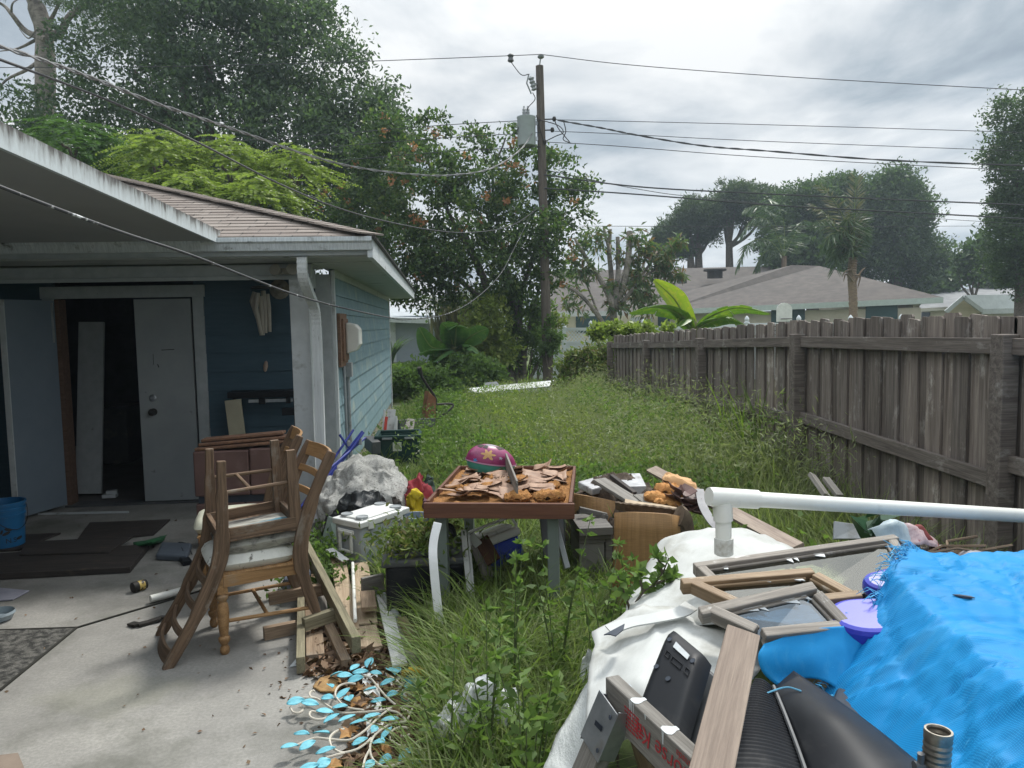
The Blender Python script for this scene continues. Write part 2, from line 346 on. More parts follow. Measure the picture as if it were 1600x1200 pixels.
# patio slab with stains, and porch shade put into its colour
m, nt_, bs, out = nodes('concrete'); tcn = N(nt_, 'ShaderNodeTexCoord'); v = gco(nt_)
f1 = noise(nt_, v, 1.1, 8, .62); f2 = noise(nt_, v, 60, 4, .7); f3 = noise(nt_, v, 300, 2, .6)
c = ramp(nt_, [(.3, (.165, .16, .148)), (.5, (.285, .276, .255)), (.7, (.385, .372, .34))], f1)
c = mixc(nt_, ramp(nt_, [(.4, (.62, .62, .62)), (.62, (1, 1, 1))], f2), (.14, .138, .128), c)
c = mixc(nt_, ramp(nt_, [(.50, (0, 0, 0)), (.68, (.85, .85, .85))], noise(nt_, v, 1.2, 9, .68)), c, (.12, .122, .10))
g1 = gd(190, 1085)
def blob(cx, cy, rx, ry):
    mp_ = N(nt_, 'ShaderNodeMapping'); mp_.inputs['Location'].default_value = (-cx/rx, -cy/ry, 0); mp_.inputs['Scale'].default_value = (1/rx, 1/ry, 0)
    at_ = N(nt_, 'ShaderNodeAttribute', attribute_name='gco'); nt_.links.new(at_.outputs['Vector'], mp_.inputs[0])
    nn = N(nt_, 'ShaderNodeTexNoise'); nn.inputs['Scale'].default_value = 5; nn.inputs['Detail'].default_value = 6; nt_.links.new(at_.outputs['Vector'], nn.inputs['Vector'])
    ln = N(nt_, 'ShaderNodeVectorMath', operation='LENGTH'); nt_.links.new(mp_.outputs[0], ln.inputs[0])
    sm = N(nt_, 'ShaderNodeMath', operation='MULTIPLY_ADD'); nt_.links.new(nn.outputs['Fac'], sm.inputs[0]); sm.inputs[1].default_value = 1.4; nt_.links.new(ln.outputs['Value'], sm.inputs[2])
    return ramp(nt_, [(0.0, (.5, .5, .5)), (.7, (.3, .3, .3)), (1.0, (0, 0, 0))], N_scale(sm.outputs[0], .62))
def N_scale(s_, k):
    q = N(nt_, 'ShaderNodeMath', operation='MULTIPLY'); nt_.links.new(s_, q.inputs[0]); q.inputs[1].default_value = k; return q.outputs[0]
c = mixc(nt_, blob(g1.x, g1.y, .42, .26), c, (.215, .215, .15))
g2 = gd(130, 900); c = mixc(nt_, blob(g2.x, g2.y, 1.3, .9), c, (.085, .085, .078))  # porch floor stain, its colour darkened to carry the porch shade
nt_.links.new(c, bs.inputs['Base Color']); bs.inputs['Roughness'].default_value = .9
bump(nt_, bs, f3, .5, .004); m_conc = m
b = MB()
edge = [(-.1, -4), (-.1, 1.5)]+[(p.x, p.y) for p in (gd(*q) for q in ((600, 1215), (585, 1150), (556, 1095), (512, 1050), (484, 1010), (476, 950), (474, 900)))]+[(-.98, 5.6), (-1.02, 7.84)]
poly = [(-9, -4)]+edge+[(-9, 7.84)]
b.v = []; vs = [(x, y, 0) for x, y in poly]+[(x, y, -.12) for x, y in poly]; k = len(poly)
b.add(vs, [tuple(range(k))]+[(i, i+k, (i+1) % k+k, (i+1) % k) for i in range(k)], None, vs)
b.g = [Vector(p) for p in vs]
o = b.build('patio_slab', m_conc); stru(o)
m_panel = MAT('rough_dark_concrete', (.17, .165, .15), (.045, .045, .042), .95, ns=22, bmp=.9, bd=.02, lo=.42, hi=.6)
b = MB(); P = [gd(120, 981, .006), gd(0, 1079, .006), gd(-300, 1330, .006), gd(-420, 990, .006)]
b.slab(P, .008); o = b.build('patio_panel', m_panel); stru(o)
b = MB()
for p, q in (((120, 981), (308, 925)), ((308, 925), (480, 880)), ((120, 981), (0, 1079)), ((120, 981), (-60, 987))):
    b.beam(gd(*p, .003), gd(*q, .003), .012, .012)
o = b.build('slab_joint', MAT('joint_dirt', (.03, .03, .025))); stru(o)
# ------------------------------------------------------------------ the house
WX, FY, PY_, EY, EX = -1.07, 7.85, 7.1, 6.55, -.56     # side wall x, front wall y, porch post y, eave y, side eave x
FARY = 16.2
H = thing('house', 'light blue house with lap siding, white porch trim and brown shingle roof', 'house', (WX, FY, 0))
def siding(name, p0, p1, z0, z1, nrm, mat, course=.185, holes=()):
    """lapped boards from p0 to p1 (xy) with real overlaps; nrm is the outward xy direction"""
    b = MB(); z = z0; p0 = Vector((*p0, 0)); p1 = Vector((*p1, 0)); n = Vector((*nrm, 0)); L = (p1-p0).length; u = (p1-p0)/L
    while z < z1-.01:
        h = min(course, z1-z); segs = [(0, L)]
        for a, c, t in holes:
            if z < t: segs = [s for q in segs for s in ((q[0], min(q[1], a)), (max(q[0], c), q[1])) if s[1]-s[0] > .01]
        for a, c in segs:
            A, B = p0+u*a, p0+u*c
            q = [A+n*.024+Vector((0, 0, z)), B+n*.024+Vector((0, 0, z)), B+n*.008+Vector((0, 0, z+h)), A+n*.008+Vector((0, 0, z+h)), A-n*.03+Vector((0, 0, z)), B-n*.03+Vector((0, 0, z)), B-n*.03+Vector((0, 0, z+h)), A-n*.03+Vector((0, 0, z+h))]
            g = [(a, z, 0), (c, z, 0), (c, z+h, 0), (a, z+h, 0)]*2
            b.add(q, [(0, 1, 2, 3), (7, 6, 5, 4), (0, 4, 5, 1), (3, 2, 6, 7), (0, 3, 7, 4), (1, 5, 6, 2)], None, g)
        z += h
    o = b.build(name, mat, H); return o
DX0, DX1, DZ = -3.69, -2.42, 2.035
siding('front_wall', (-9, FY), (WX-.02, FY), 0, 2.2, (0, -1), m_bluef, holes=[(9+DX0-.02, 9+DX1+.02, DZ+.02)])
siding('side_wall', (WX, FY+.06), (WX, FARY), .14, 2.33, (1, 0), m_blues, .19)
b = MB(); b.aab((WX-.05, FY, -.2), (WX-.004, FARY, .14)); b.build('foundation', MAT('foundation_stucco', (.34, .31, .26), (.22, .2, .17), .9, ns=9, bmp=.4), H)
# corner boards and trim
b = MB(); b.aab((WX-.155, FY-.035, 0), (WX-.004, FY+.03, 2.24)); b.build('corner_board', m_trim, H, bev=.003)
b = MB(); b.aab((WX-.002, FY-.02, 0), (WX+.03, FY+.055, 2.28)); b.build('corner_trim', m_white, H, bev=.003); b = MB(); b.aab((WX, FARY-.06, 0), (WX+.034, FARY+.03, 2.3)); b.build('corner_trim', m_white, H, bev=.003)
b = MB(); b.aab((WX, FY+.06, 2.22), (WX+.03, FARY-.06, 2.30)); b.build('frieze_board', m_soff, H)
# porch post, beams
pl = at(458, 600, PY_).x
b = MB(); b.aab((pl, PY_, 0), (pl+.17, PY_+.12, 2.16)); b.build('porch_post', m_white, H, bev=.004)
b = MB(); b.aab((-9, PY_, 2.165), (pl+.2, PY_+.09, 2.285)); b.aab((-9, PY_-.018, 2.15), (pl+.17, PY_-.001, 2.185)); b.build('porch_beam', m_trim, H, bev=.003)
b = MB(); b.aab((pl+.03, PY_+.092, 2.10), (pl+.13, FY-.04, 2.28)); b.build('side_beam', m_trim, H, bev=.003)
# soffits
b = MB(); y = EY+.03
while y < PY_-.03: b.aab((-9, y, 2.30), (EX-.03, y+.088, 2.315)); y += .093
x = -9
b.aab((-9, EY+.02, 2.317), (EX-.03, PY_, 2.325)); b.build('front_soffit', m_soff, H)
b = MB(); y = PY_+.003
while y < FARY+.55: b.aab((pl+.2, y, 2.296), (EX-.03, y+.146, 2.311)); y += .152
b.build('side_soffit', m_soff, H)
b = MB(); b.aab((-9, PY_+.09, 2.287), (pl+.2, FY-.02, 2.305)); b.build('porch_ceiling', m_ceil, H)
# fascia and gutter
b = MB(); b.aab((-9, EY-.02, 2.31), (EX, EY+.02, 2.445)); b.build('front_fascia', m_trim, H)
b = MB(); pr = [(0, 0), (0, -.105), (-.055, -.105), (-.075, -.05), (-.095, -.035), (-.095, 0), (-.085, 0), (-.08, -.03), (-.012, -.09), (-.012, 0)]
M_ = Matrix.Translation((-9, EY-.021, 2.452)) @ Matrix(((0, 0, 1, 0), (1, 0, 0, 0), (0, 1, 0, 0), (0, 0, 0, 1)))
b.prism(pr, 9+EX+.02, M_); b.build('gutter', m_fascia, H, bev=.002)
b = MB(); b.aab((EX-.022, EY-.06, 2.285), (EX+.02, FARY+.6, 2.44)); b.build('side_fascia', m_fascia, H)
b = MB(); b.aab((EX-.01, EY-.10, 2.442), (EX+.05, FARY+.6, 2.462)); b.build('drip_edge', m_iron, H)
# shingle roof: courses of real overlapping strips on the front slope, hip to the right
m, nt_, bs, out = nodes('shingles'); v = gco(nt_)
br = N(nt_, 'ShaderNodeTexBrick', offset=.37, squash=1); br.inputs['Scale'].default_value = 1; br.inputs['Brick Width'].default_value = .31; br.inputs['Row Height'].default_value = .14
br.inputs['Mortar Size'].default_value = .006; br.inputs['Color1'].default_value = (.20, .165, .145, 1); br.inputs['Color2'].default_value = (.30, .26, .23, 1); br.inputs['Mortar'].default_value = (.09, .08, .07, 1)
nt_.links.new(v, br.inputs['Vector']); f = noise(nt_, v, 90, 3, .7); f2 = noise(nt_, v, 1.4, 6, .65)
c = mixc(nt_, ramp(nt_, [(.35, (.6, .6, .6)), (.65, (1, 1, 1))], f), (.10, .085, .075), br.outputs[0])
c = mixc(nt_, ramp(nt_, [(.58, (0, 0, 0)), (.78, (.6, .6, .6))], f2), c, (.28, .26, .235))
nt_.links.new(c, bs.inputs['Base Color']); bs.inputs['Roughness'].default_value = .95; bump(nt_, bs, f, .5, .006); m_shing = m
def slope(name, eave0, eave1, upd, run, pitch, cut0, cut1, parent, mat, course=.14, lip=.007, jag=.004):
    """shingle courses from the eave line upward; cut0/cut1: how much each end moves inward per metre of run"""
    b = MB(); e0, e1 = Vector(eave0), Vector(eave1); u = (e1-e0).normalized(); L = (e1-e0).length; up = Vector((*upd, pitch)); nz = up.normalized(); cr = course/math.sqrt(1+pitch*pitch)
    nrm = u.cross(up).normalized()
    if nrm.z < 0: nrm = -nrm
    k = 0; off = Vector((rnd(0, 9), rnd(0, 9), 0))
    while k*cr < run:
        r0, r1 = k*cr, min((k+1)*cr+.01, run); a, c = cut0*r0, L-cut1*r0; 
        if c-a < .05: break
        s = a
        while s < c:
            t = min(s+(.31 if k % 1 == 0 else .3), c)
            jz = rnd(-jag, jag); q = [e0+u*s+up*(r0+jz), e0+u*t+up*(r0+jz), e0+u*t+up*r1, e0+u*s+up*r1]
            lf = [lip+rnd(0, jag), lip+rnd(0, jag), .002, .002]; top = [p+nrm*l for p, l in zip(q, lf)]; bot = [p-nrm*.01 for p in q]
            g = [(s, k*.14, 0), (t, k*.14, 0), (t, k*.14+.139, 0), (s, k*.14+.139, 0)]*2
            o = len(b.v); b.v += top+bot; b.g += [Vector(x)+off for x in g]
            b.f += [tuple(o+i for i in f_) for f_ in ((0, 1, 2, 3), (0, 4, 5, 1), (0, 3, 7, 4), (1, 5, 6, 2))]
            s = t
        k += 1
    return b.build(name, mat, parent)
PT = .33; run = 4.9
slope('front_roof_slope', (-9, EY-.08, 2.455), (EX+.02, EY-.08, 2.455), (0, 1), run, PT, 0, 1, H, m_shing)
b = MB(); c0 = Vector((EX+.02, EY-.08, 2.455)); r_ = run
b.add([c0, (EX+.02, FARY+.6, 2.455), (EX+.02-r_, FARY+.6-r_, 2.455+PT*r_), (EX+.02-r_, EY-.08+r_, 2.455+PT*r_)], [(0, 1, 2, 3)]); b.build('side_roof_slope', m_shing, H)
b = MB(); k = 0
while k*.14 < 4.7:
    s = k*.14; p = c0+Vector((-s, s, PT*s+.02)); q = c0+Vector((-s-.2, s+.2, PT*(s+.2)+.012))
    b.beam(p, q, .26, .014); k += 1
b.build('hip_caps', m_shing, H)
# downspout
b = MB()
pts = [at(472, 401, EY-.02), at(473, 428, EY+.02), at(479, 448, EY+.12), at(489, 474, PY_-.16), at(493, 490, PY_-.09), at(495, 520, PY_-.065), at(498, 600, PY_-.065), at(504, 800, PY_-.065)]
prev = None; W_, D_ = .082, .062
sp_ = spline(pts, 7)
for i in range(len(sp_)-1): pass
vs, fs, gg, dacc = [], [], [], 0
for i, p in enumerate(sp_):
    t = (sp_[min(i+1, len(sp_)-1)]-sp_[max(i-1, 0)]).normalized(); yv = t.cross(Vector((1, 0, 0))).normalized(); xv = Vector((1, 0, 0))
    rib = 1.0-(.06 if (i % 2 and i < 34) else 0)
    prof = [(-.5, -.5), (-.25, -.5), (-.22, -.43), (-.05, -.43), (-.02, -.5), (.02, -.5), (.05, -.43), (.22, -.43), (.25, -.5), (.5, -.5), (.5, .5), (-.5, .5)]
    for a, c in prof: vs.append(p+xv*a*W_*rib-yv*c*D_*rib*-1); gg.append((dacc, a, c))
    dacc += .05
m_ = 12
for i in range(len(sp_)-1):
    for k in range(m_): fs.append((i*m_+k, i*m_+(k+1) % m_, (i+1)*m_+(k+1) % m_, (i+1)*m_+k))
b.add(vs, fs, None, gg); b.build('downspout', MAT('downspout_paint', (.63, .66, .67), (.52, .55, .56), .45, ns=5, bmp=.08, c3=(.09, .09, .085), s3=11, t3=(.60, .68)), H)
# door opening
b = MB(); tz = DZ+.005
b.aab((DX0-.13, FY-.045, tz), (DX1+.13, FY-.012, tz+.115)); b.aab((DX1+.012, FY-.045, 0), (DX1+.115, FY-.012, tz)); b.aab((DX0-.115, FY-.045, 0), (DX0-.012, FY-.012, tz)); b.build('door_frame', m_trim, H, bev=.003)
b = MB(); b.aab((DX0-.01, FY-.03, 0), (DX0+.028, FY+.12, DZ)); b.build('door_jamb', WOOD('jamb_wood', (.20, .125, .09), (.11, .07, .05)), H)
b = MB(); b.aab((DX0-.02, FY-.06, .002), (DX1+.02, FY+.12, .022)); b.build('threshold', m_dkgrey, H)
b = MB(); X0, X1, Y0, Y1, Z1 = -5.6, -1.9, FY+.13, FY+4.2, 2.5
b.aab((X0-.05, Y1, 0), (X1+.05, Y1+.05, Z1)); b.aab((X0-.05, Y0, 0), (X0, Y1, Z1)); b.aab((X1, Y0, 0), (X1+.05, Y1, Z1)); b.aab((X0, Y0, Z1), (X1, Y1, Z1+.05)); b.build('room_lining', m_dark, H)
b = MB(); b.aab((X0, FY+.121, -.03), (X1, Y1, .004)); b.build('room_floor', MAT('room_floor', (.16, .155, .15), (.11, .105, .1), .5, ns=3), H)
# right leaf (closed) with deadbolt and knob
dx0 = at(218, 600, FY).x
b = MB(); b.aab((dx0, FY-.03, .028), (DX1-.012, FY+.012, DZ-.012)); dr = b.build('door', m_door, H, bev=.002)
b = MB(); kn = at(238, 622, FY-.05); b.lathe([(.034, 0), (.034, .012), (.022, .02), (.012, .022)], Matrix.Translation((kn.x, FY-.03, kn.z)) @ Matrix.Rotation(R(90), 4, 'X'))
b.beam((kn.x-.012, FY-.062, kn.z), (kn.x+.03, FY-.062, kn.z+.012), .012, .02); b.build('deadbolt', m_metal, dr, smooth=True)
b = MB(); kn = at(239, 644, FY-.05); b.lathe([(.036, 0), (.036, .008), (.014, .012), (.014, .03), (.03, .038), (.036, .052), (.030, .066), (.0, .072)], Matrix.Translation((kn.x, FY-.03, kn.z)) @ Matrix.Rotation(R(90), 4, 'X')); b.build('door_knob', m_iron, dr, smooth=True)
b = MB()
for q in ([(252, 547), (272, 546)], [(239, 553), (240, 570)], [(246, 569), (248, 574)]):
    b = MB(); p0, p1 = (at(*q_, FY-.034) for q_ in q); b.beam((p0.x, FY-.0315, p0.z), (p1.x, FY-.0315, p1.z), .002, .007); b.build('scratch', m_iron, dr)
# left leaf, swung out
hx, hy = DX0-.012, FY-.055; ex, ey = at(27, 803, 7.27).x, 7.27
b = MB(); b.beam((hx, hy, 1.03), (ex, ey, 1.03), .038, 1.985); dl = b.build('door', m_doorblue, H, bev=.002); dl['label'] = 'grey blue door leaf swung open'
b = MB(); dv = (Vector((ex, ey, 0))-Vector((hx, hy, 0))).normalized(); nv = Vector((-dv.y, dv.x, 0))
b.beam(Vector((ex, ey, .045))+dv*.011, Vector((ex, ey, 2.02))+dv*.011, .046, .02, (0, 1, 0)); b.build('edge_strip', m_white, dl)
b = MB(); wv = Vector((hx, hy, 0))+dv*.045; sgn = -1 if (nv.y > 0) else 1
b.beam(wv+nv*sgn*.0205+Vector((0, 0, 1.62)), wv+nv*sgn*.0205+Vector((0, 0, 2.0)), .003, .045, tuple(nv)); b.build('weather_patch', m_trim, dl)
# flood light under the eave
b = MB(); p = at(447, 424, PY_-.1); b.box((.10, .08, .05), Matrix.Translation(p))
for s in (-1, 1): b.lathe([(.018, 0), (.03, .03), (.052, .10), (.05, .104), (0, .108)], Matrix.Translation(p+Vector((s*.045, -.02, -.01))) @ Matrix.Rotation(R(55*s), 4, 'Y') @ Matrix.Rotation(R(70), 4, 'X'))
b.build('flood_light', MAT('old_lamp_plastic', (.30, .28, .23), (.2, .19, .16)), H, smooth=True)
# meter on its backing board with conduit
b = MB(); b.aab((WX+.024, 7.98, at(535, 572, 8.2).z), (WX+.055, 8.55, at(535, 490, 8.2).z)); b.aab((WX+.055, 8.08, 1.36), (WX+.075, 8.5, 1.80)); b.build('backing_board', WOOD('board_brown', (.26, .155, .10), (.13, .075, .05)), H)
b = MB()
b.prism([(0, 0), (.10, .03), (.145, .10), (.145, .26), (.10, .31), (.02, .33), (0, .33)], .26, Matrix.Translation((WX+.076, 8.5, 1.43)) @ Matrix(((1, 0, 0, 0), (0, 0, -1, 0), (0, 1, 0, 0), (0, 0, 0, 1))))
b.build('meter_box', MAT('meter_white', (.72, .72, .67), (.6, .6, .55), .4, ns=3), H, bev=.02)
b = MB(); b.tube([(WX+.06, 8.42, 1.22), (WX+.06, 8.42, 0)], .022); b.tube([(WX+.05, 8.22, 1.30), (WX+.05, 8.22, 0)], .014); b.aab((WX+.03, 8.36, 1.18), (WX+.11, 8.49, 1.33)); b.build('conduit', m_grey, H)
# patio cover (flat porch roof to the left)
b = MB(); ax = at(345, 376, EY+.02).x; a0 = at(0, 217, 3.3); sl_ = (a0.z-2.425)/(3.3-EY)
def pc(x, y, dz=0): return (x, y, 2.425+sl_*(y-EY)+dz)
b.add([pc(-9, EY-.02), pc(ax-.02, EY-.02), pc(ax-.02, -2.5), pc(-9, -2.5), pc(-9, EY-.02, .09), pc(ax-.02, EY-.02, .09), pc(ax-.02, -2.5, .09), pc(-9, -2.5, .09)], [(0, 1, 2, 3), (7, 6, 5, 4), (0, 4, 5, 1), (1, 5, 6, 2), (2, 6, 7, 3), (3, 7, 4, 0)]); b.build('patio_cover', m_ceil, H)
b = MB(); A, B = Vector(pc(ax-.019, EY, -.012)), Vector(pc(ax-.019, -2.5, -.012)); A2, B2 = A+Vector((.022, 0, 0)), B+Vector((.022, 0, 0)); h = Vector((0, 0, .108))
vs = []; g = []; n = 40
for i in range(n+1):
    t = i/n; 
    for q, gz_ in ((A.lerp(B, t), 0), (A2.lerp(B2, t), 0), (A2.lerp(B2, t)+h, .1), (A.lerp(B, t)+h, .1)): vs.append(q); g.append((t*9, 0, gz_))
fs = [(i*4+k, i*4+(k+1) % 4, (i+1)*4+(k+1) % 4, (i+1)*4+k) for i in range(n) for k in range(4)]+[(0, 1, 2, 3)]
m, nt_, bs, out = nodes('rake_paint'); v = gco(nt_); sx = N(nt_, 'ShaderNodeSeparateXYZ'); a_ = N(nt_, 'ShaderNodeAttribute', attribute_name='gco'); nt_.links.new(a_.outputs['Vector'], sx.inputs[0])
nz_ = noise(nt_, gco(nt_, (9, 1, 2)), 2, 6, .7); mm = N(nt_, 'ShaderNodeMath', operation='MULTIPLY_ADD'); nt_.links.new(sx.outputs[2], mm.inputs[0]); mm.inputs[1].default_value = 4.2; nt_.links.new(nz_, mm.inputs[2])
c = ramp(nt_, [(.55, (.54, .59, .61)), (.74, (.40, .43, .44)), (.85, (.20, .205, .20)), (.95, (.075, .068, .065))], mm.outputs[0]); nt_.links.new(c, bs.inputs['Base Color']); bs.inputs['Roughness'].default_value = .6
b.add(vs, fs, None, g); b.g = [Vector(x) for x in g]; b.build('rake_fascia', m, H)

b = MB(); b.aab((-5.35, -1.5, -.02), (-5.2, FY-.03, 2.30)); b.build('light_block_wall', m_bluef, H); b = MB(); b.aab((-5.2, -2.65, -.02), (-2.1, -2.5, 2.75)); b.build('light_block_wall', m_bluef, H)  # unseen walls, added to keep sky light off the porch
# ------------------------------------------------------------------ things on the porch
b = MB(); c = gd(5, 838); c = Vector((at(-2, 700, 6.45).x, 6.45, 0)); rb = .155
b.lathe([(.0, .0), (.13, 0), (.135, .004), (.148, .26), (.156, .262), (.156, .275), (.15, .278), (.151, .31), (.159, .312), (.159, .325), (.152, .328), (.153, .35), (.162, .352), (.162, .372), (.150, .372), (.13, .02), (0, .018)], Matrix.Translation(c), 32)
bk = thing('bucket', 'blue plastic bucket with dark stencilled marks standing by the open door', 'bucket', c)
b.build('pail', MAT('bucket_blue', (.012, .13, .30), (.01, .11, .26), .4, ns=3, bmp=.05, spec=.5), bk, smooth=True)
b = MB(); hp = [c+Vector((.165*math.cos(t), .165*math.sin(t), .31-.17*math.sin((t+R(100))/R(140)*math.pi)*.9)) for t in np.linspace(R(-100), R(40), 14)]; b.tube(hp, .0025, 6)
for t in (R(-100), R(40)): b.lathe([(.014, 0), (.014, .014), (0, .016)], Matrix.Translation(c+Vector((.15*math.cos(t), .15*math.sin(t), .31))) @ Matrix.Rotation(t, 4, 'Z') @ Matrix.Rotation(R(90), 4, 'Y'))
b.build('handle', m_iron, bk, smooth=True)
def text_mesh(txt, size, name='t'):
    cu = bpy.data.curves.new(name, 'FONT'); cu.body = txt; cu.size = size; cu.extrude = 0; ob = bpy.data.objects.new(name, cu); COL.objects.link(ob)
    dg = bpy.context.evaluated_depsgraph_get(); dg.update(); me = bpy.data.meshes.new_from_object(ob.evaluated_get(dg))
    vs = [v.co.copy() for v in me.vertices]; fs = [tuple(p.vertices) for p in me.polygons]
    bpy.data.objects.remove(ob); bpy.data.meshes.remove(me); return vs, fs
vs, fs = text_mesh('N.S', .055); b = MB()
def onb(x, z): # wrap on the bucket
    r_ = .135+.013*z/.26+.0012; a = R(-82)+x/r_; return c+Vector((r_*math.cos(a), r_*math.sin(a), z))
b.add([onb(p.x+.05, p.y+.055) for p in vs], fs)
for x, z, s, an in ((.06, .135, .03, .4), (.075, .165, .028, -.3), (.155, .08, .03, .2), (.03, .15, .02, 1.2)):
    pl_ = []
    for k in range(10):
        t = 2*math.pi*k/10; u_, v_ = s*math.cos(t), s*.42*math.sin(t); pl_.append(onb(x+u_*math.cos(an)-v_*math.sin(an), z+u_*math.sin(an)+v_*math.cos(an)))
    b.add(pl_, [tuple(range(10))])
b.build('stencil', m_iron, bk)
# floor boards
def slabthing(name, px, z, th, mat, label, cat, group=None, bev=.003, jit=0):
    b = MB(); b.slab([gd(*p, z) for p in px], th); o = b.build(name, mat, None, bev=bev); return tag(o, label, cat, group)
G1 = 'dark boards lying on the porch floor'
slabthing('board', [(-40, 899), (203, 886), (233, 850), (-30, 866)], .045, .042, w_dark, 'nearest of the dark boards on the porch floor, with a thick front edge', 'board', G1)
slabthing('board', [(30, 866), (170, 862), (208, 838), (40, 846)], .06, .013, w_dark, 'thin dark sheet lying on top of the nearest porch board', 'board', G1)
slabthing('board', [(118, 846), (240, 834), (266, 811), (140, 816)], .018, .016, w_dark, 'grained dark board in front of the open doorway', 'board', G1)
slabthing('board', [(-30, 862), (30, 858), (95, 832), (-30, 838)], .016, .014, w_dark, 'dark board on the porch floor under the blue bucket side', 'board', G1)
b = MB(); b.beam(gd(60, 803, .012), gd(201, 800, .012), .022, .018); tag(b.build('trim_strip', m_white, bev=.002), 'thin white strip lying on the floor before the doorway', 'trim strip')
# crumpled green cloth
def clump_sheet(pts_rows, amp, sub=5, seed=0):
    """catmull sheet through rows of control points with crumple noise"""
    rows = [spline(r_, sub) for r_ in pts_rows]; cols = list(zip(*rows)); cols = [spline(list(c_), sub) for c_ in cols]; P = [list(r_) for r_ in zip(*cols)]
    from mathutils import noise as mn
    out = []
    for r_ in P:
        o_ = []
        for p in r_:
            q = p*1.0; k = mn.noise_vector(q*9+Vector((seed, 0, 0)))*amp+mn.noise_vector(q*23+Vector((seed, 5, 0)))*amp*.45; o_.append(p+k)
        out.append(o_)
    return out
b = MB(); b.grid(clump_sheet([[gd(208, 848, .02), gd(235, 842, .03), gd(262, 836, .015)], [gd(210, 853, .03), gd(236, 846, .10), gd(258, 839, .02)], [gd(212, 856, .005), gd(240, 852, .04), gd(256, 845, .005)]], .012))
tag(b.build('cloth', MAT('green_cloth', (.03, .16, .06), (.02, .10, .04), .8, ns=8, bmp=.4), None, smooth=True, solid=.004), 'crumpled green cloth on the porch boards', 'cloth')
b = MB(); b.slab([gd(243, 866, .05), gd(292, 868, .05), gd(300, 848, .05), (gd(252, 846, .05))], .05); tag(b.build('tray', MAT('grey_blue_lid', (.10, .12, .145), (.08, .095, .12), .5), None, bev=.015), 'blue grey plastic tray upside down on the floor left of the chairs', 'tray')
b = MB(); p = gd(290, 876, .02); b.box((.06, .14, .035), Tz(p.x, p.y, .018, .5)); b.tube(spline([p, gd(285, 858, .05), gd(278, 848, .02), gd(292, 850, .03), gd(300, 866, .01)], 6), .004, 6); tag(b.build('charger', m_black, None, bev=.005), 'small black power adapter with a loop of cord near the chairs', 'adapter')
b = MB(); p0, p1 = gd(208, 918, .035), gd(228, 912, .035); M_ = Matrix.Translation(p0) @ (p1-p0).to_track_quat('Z', 'Y').to_matrix().to_4x4(); L = (p1-p0).length
cn_ = thing('can', 'small yellow and black can lying on the concrete', 'can', (p0.x, p0.y, 0))
b.lathe([(.033, .012), (.033, L*.8)], M_, 24); b.build('label', MAT('can_yellow', (.62, .46, .14), (.5, .36, .1), .4, ns=30, bmp=0, c3=(.04, .035, .03), s3=22, t3=(.55, .57)), cn_, smooth=True)
b = MB(); b.lathe([(0, -.004), (.034, -.004), (.035, .03), (.032, .031)], M_, 24); b.lathe([(.033, L*.8), (.034, L*.82), (.028, L*.92), (.030, L), (0, L)], M_, 24); b.build('cap', m_iron, cn_, smooth=True)
b = MB(); b.tube([gd(235, 936, .03), gd(292, 921, .03)], .024, 16); tag(b.build('pvc_pipe', m_pvc, None, smooth=True), 'short white pipe lying on the concrete beside the chairs', 'pipe')
b = MB(); P = [gd(204, 974, .01), gd(215, 976, .016), gd(232, 972, .012), gd(250, 966, .02), gd(258, 963, .01)]
for i in range(4): b.beam(P[i], P[i+1]+(P[i+1]-P[i])*.05, .045, .012)
tag(b.build('strap', m_iron, None), 'black strap lying flat on the concrete', 'strap')
b = MB(); b.slab([gd(-60, 942, .012), gd(20, 936, .012), gd(46, 922, .012), gd(-60, 912, .012)], .01); tag(b.build('towel', MAT('pale_rag', (.30, .30, .35), (.24, .24, .29), .9, ns=10), None, bev=.004), 'pale grey rag at the left edge of the concrete', 'rag')
b = MB(); b.lathe([(.07, 0), (.075, .002), (.09, .035), (.094, .035), (.088, .05), (.08, .012), (0, .006)], Matrix.Translation(gd(-3, 968, .004)), 24); tag(b.build('dish', MAT('clear_dish', (.28, .33, .36), (.2, .25, .28), .2), None, smooth=True), 'small clear dish on the concrete at the left edge', 'dish')
b = MB(); b.slab([gd(-20, 1215, .05), gd(38, 1200, .03), gd(28, 1176, .06), gd(-20, 1182, .08)], .006); tag(b.build('cardboard', MAT('cardboard', (.24, .19, .15), (.18, .14, .11), .85), None), 'torn brown cardboard flap in the lower left corner', 'cardboard')
# items inside / on the front wall
b = MB(); x0, x1 = at(134, 640, 8.35).x, at(174, 640, 8.35).x; b.beam((x0, 8.3, .03), (x0+.03, 8.55, 1.82), (x1-x0), .035, (0, 1, 0)); tag(b.build('panel', m_trim, None, bev=.003), 'white panel standing inside the dark doorway', 'panel')
b = MB(); p = at(172, 775, 8.1); b.box((.13, .09, .035), Tz(p.x, 8.1, .022+.02, .1)); b.box((.10, .08, .03), Tz(p.x+.01, 8.12, .076, .3)); tag(b.build('carton', m_white, None, bev=.003), 'two little white cartons on the threshold of the doorway', 'carton')
b = MB(); b.aab((at(175, 700, 10.5).x, 10.2, .01), (at(215, 700, 10.5).x, 10.8, .75)); tag(b.build('cabinet', m_dkgrey, None, bev=.02), 'dim grey cabinet deep inside the doorway', 'cabinet')
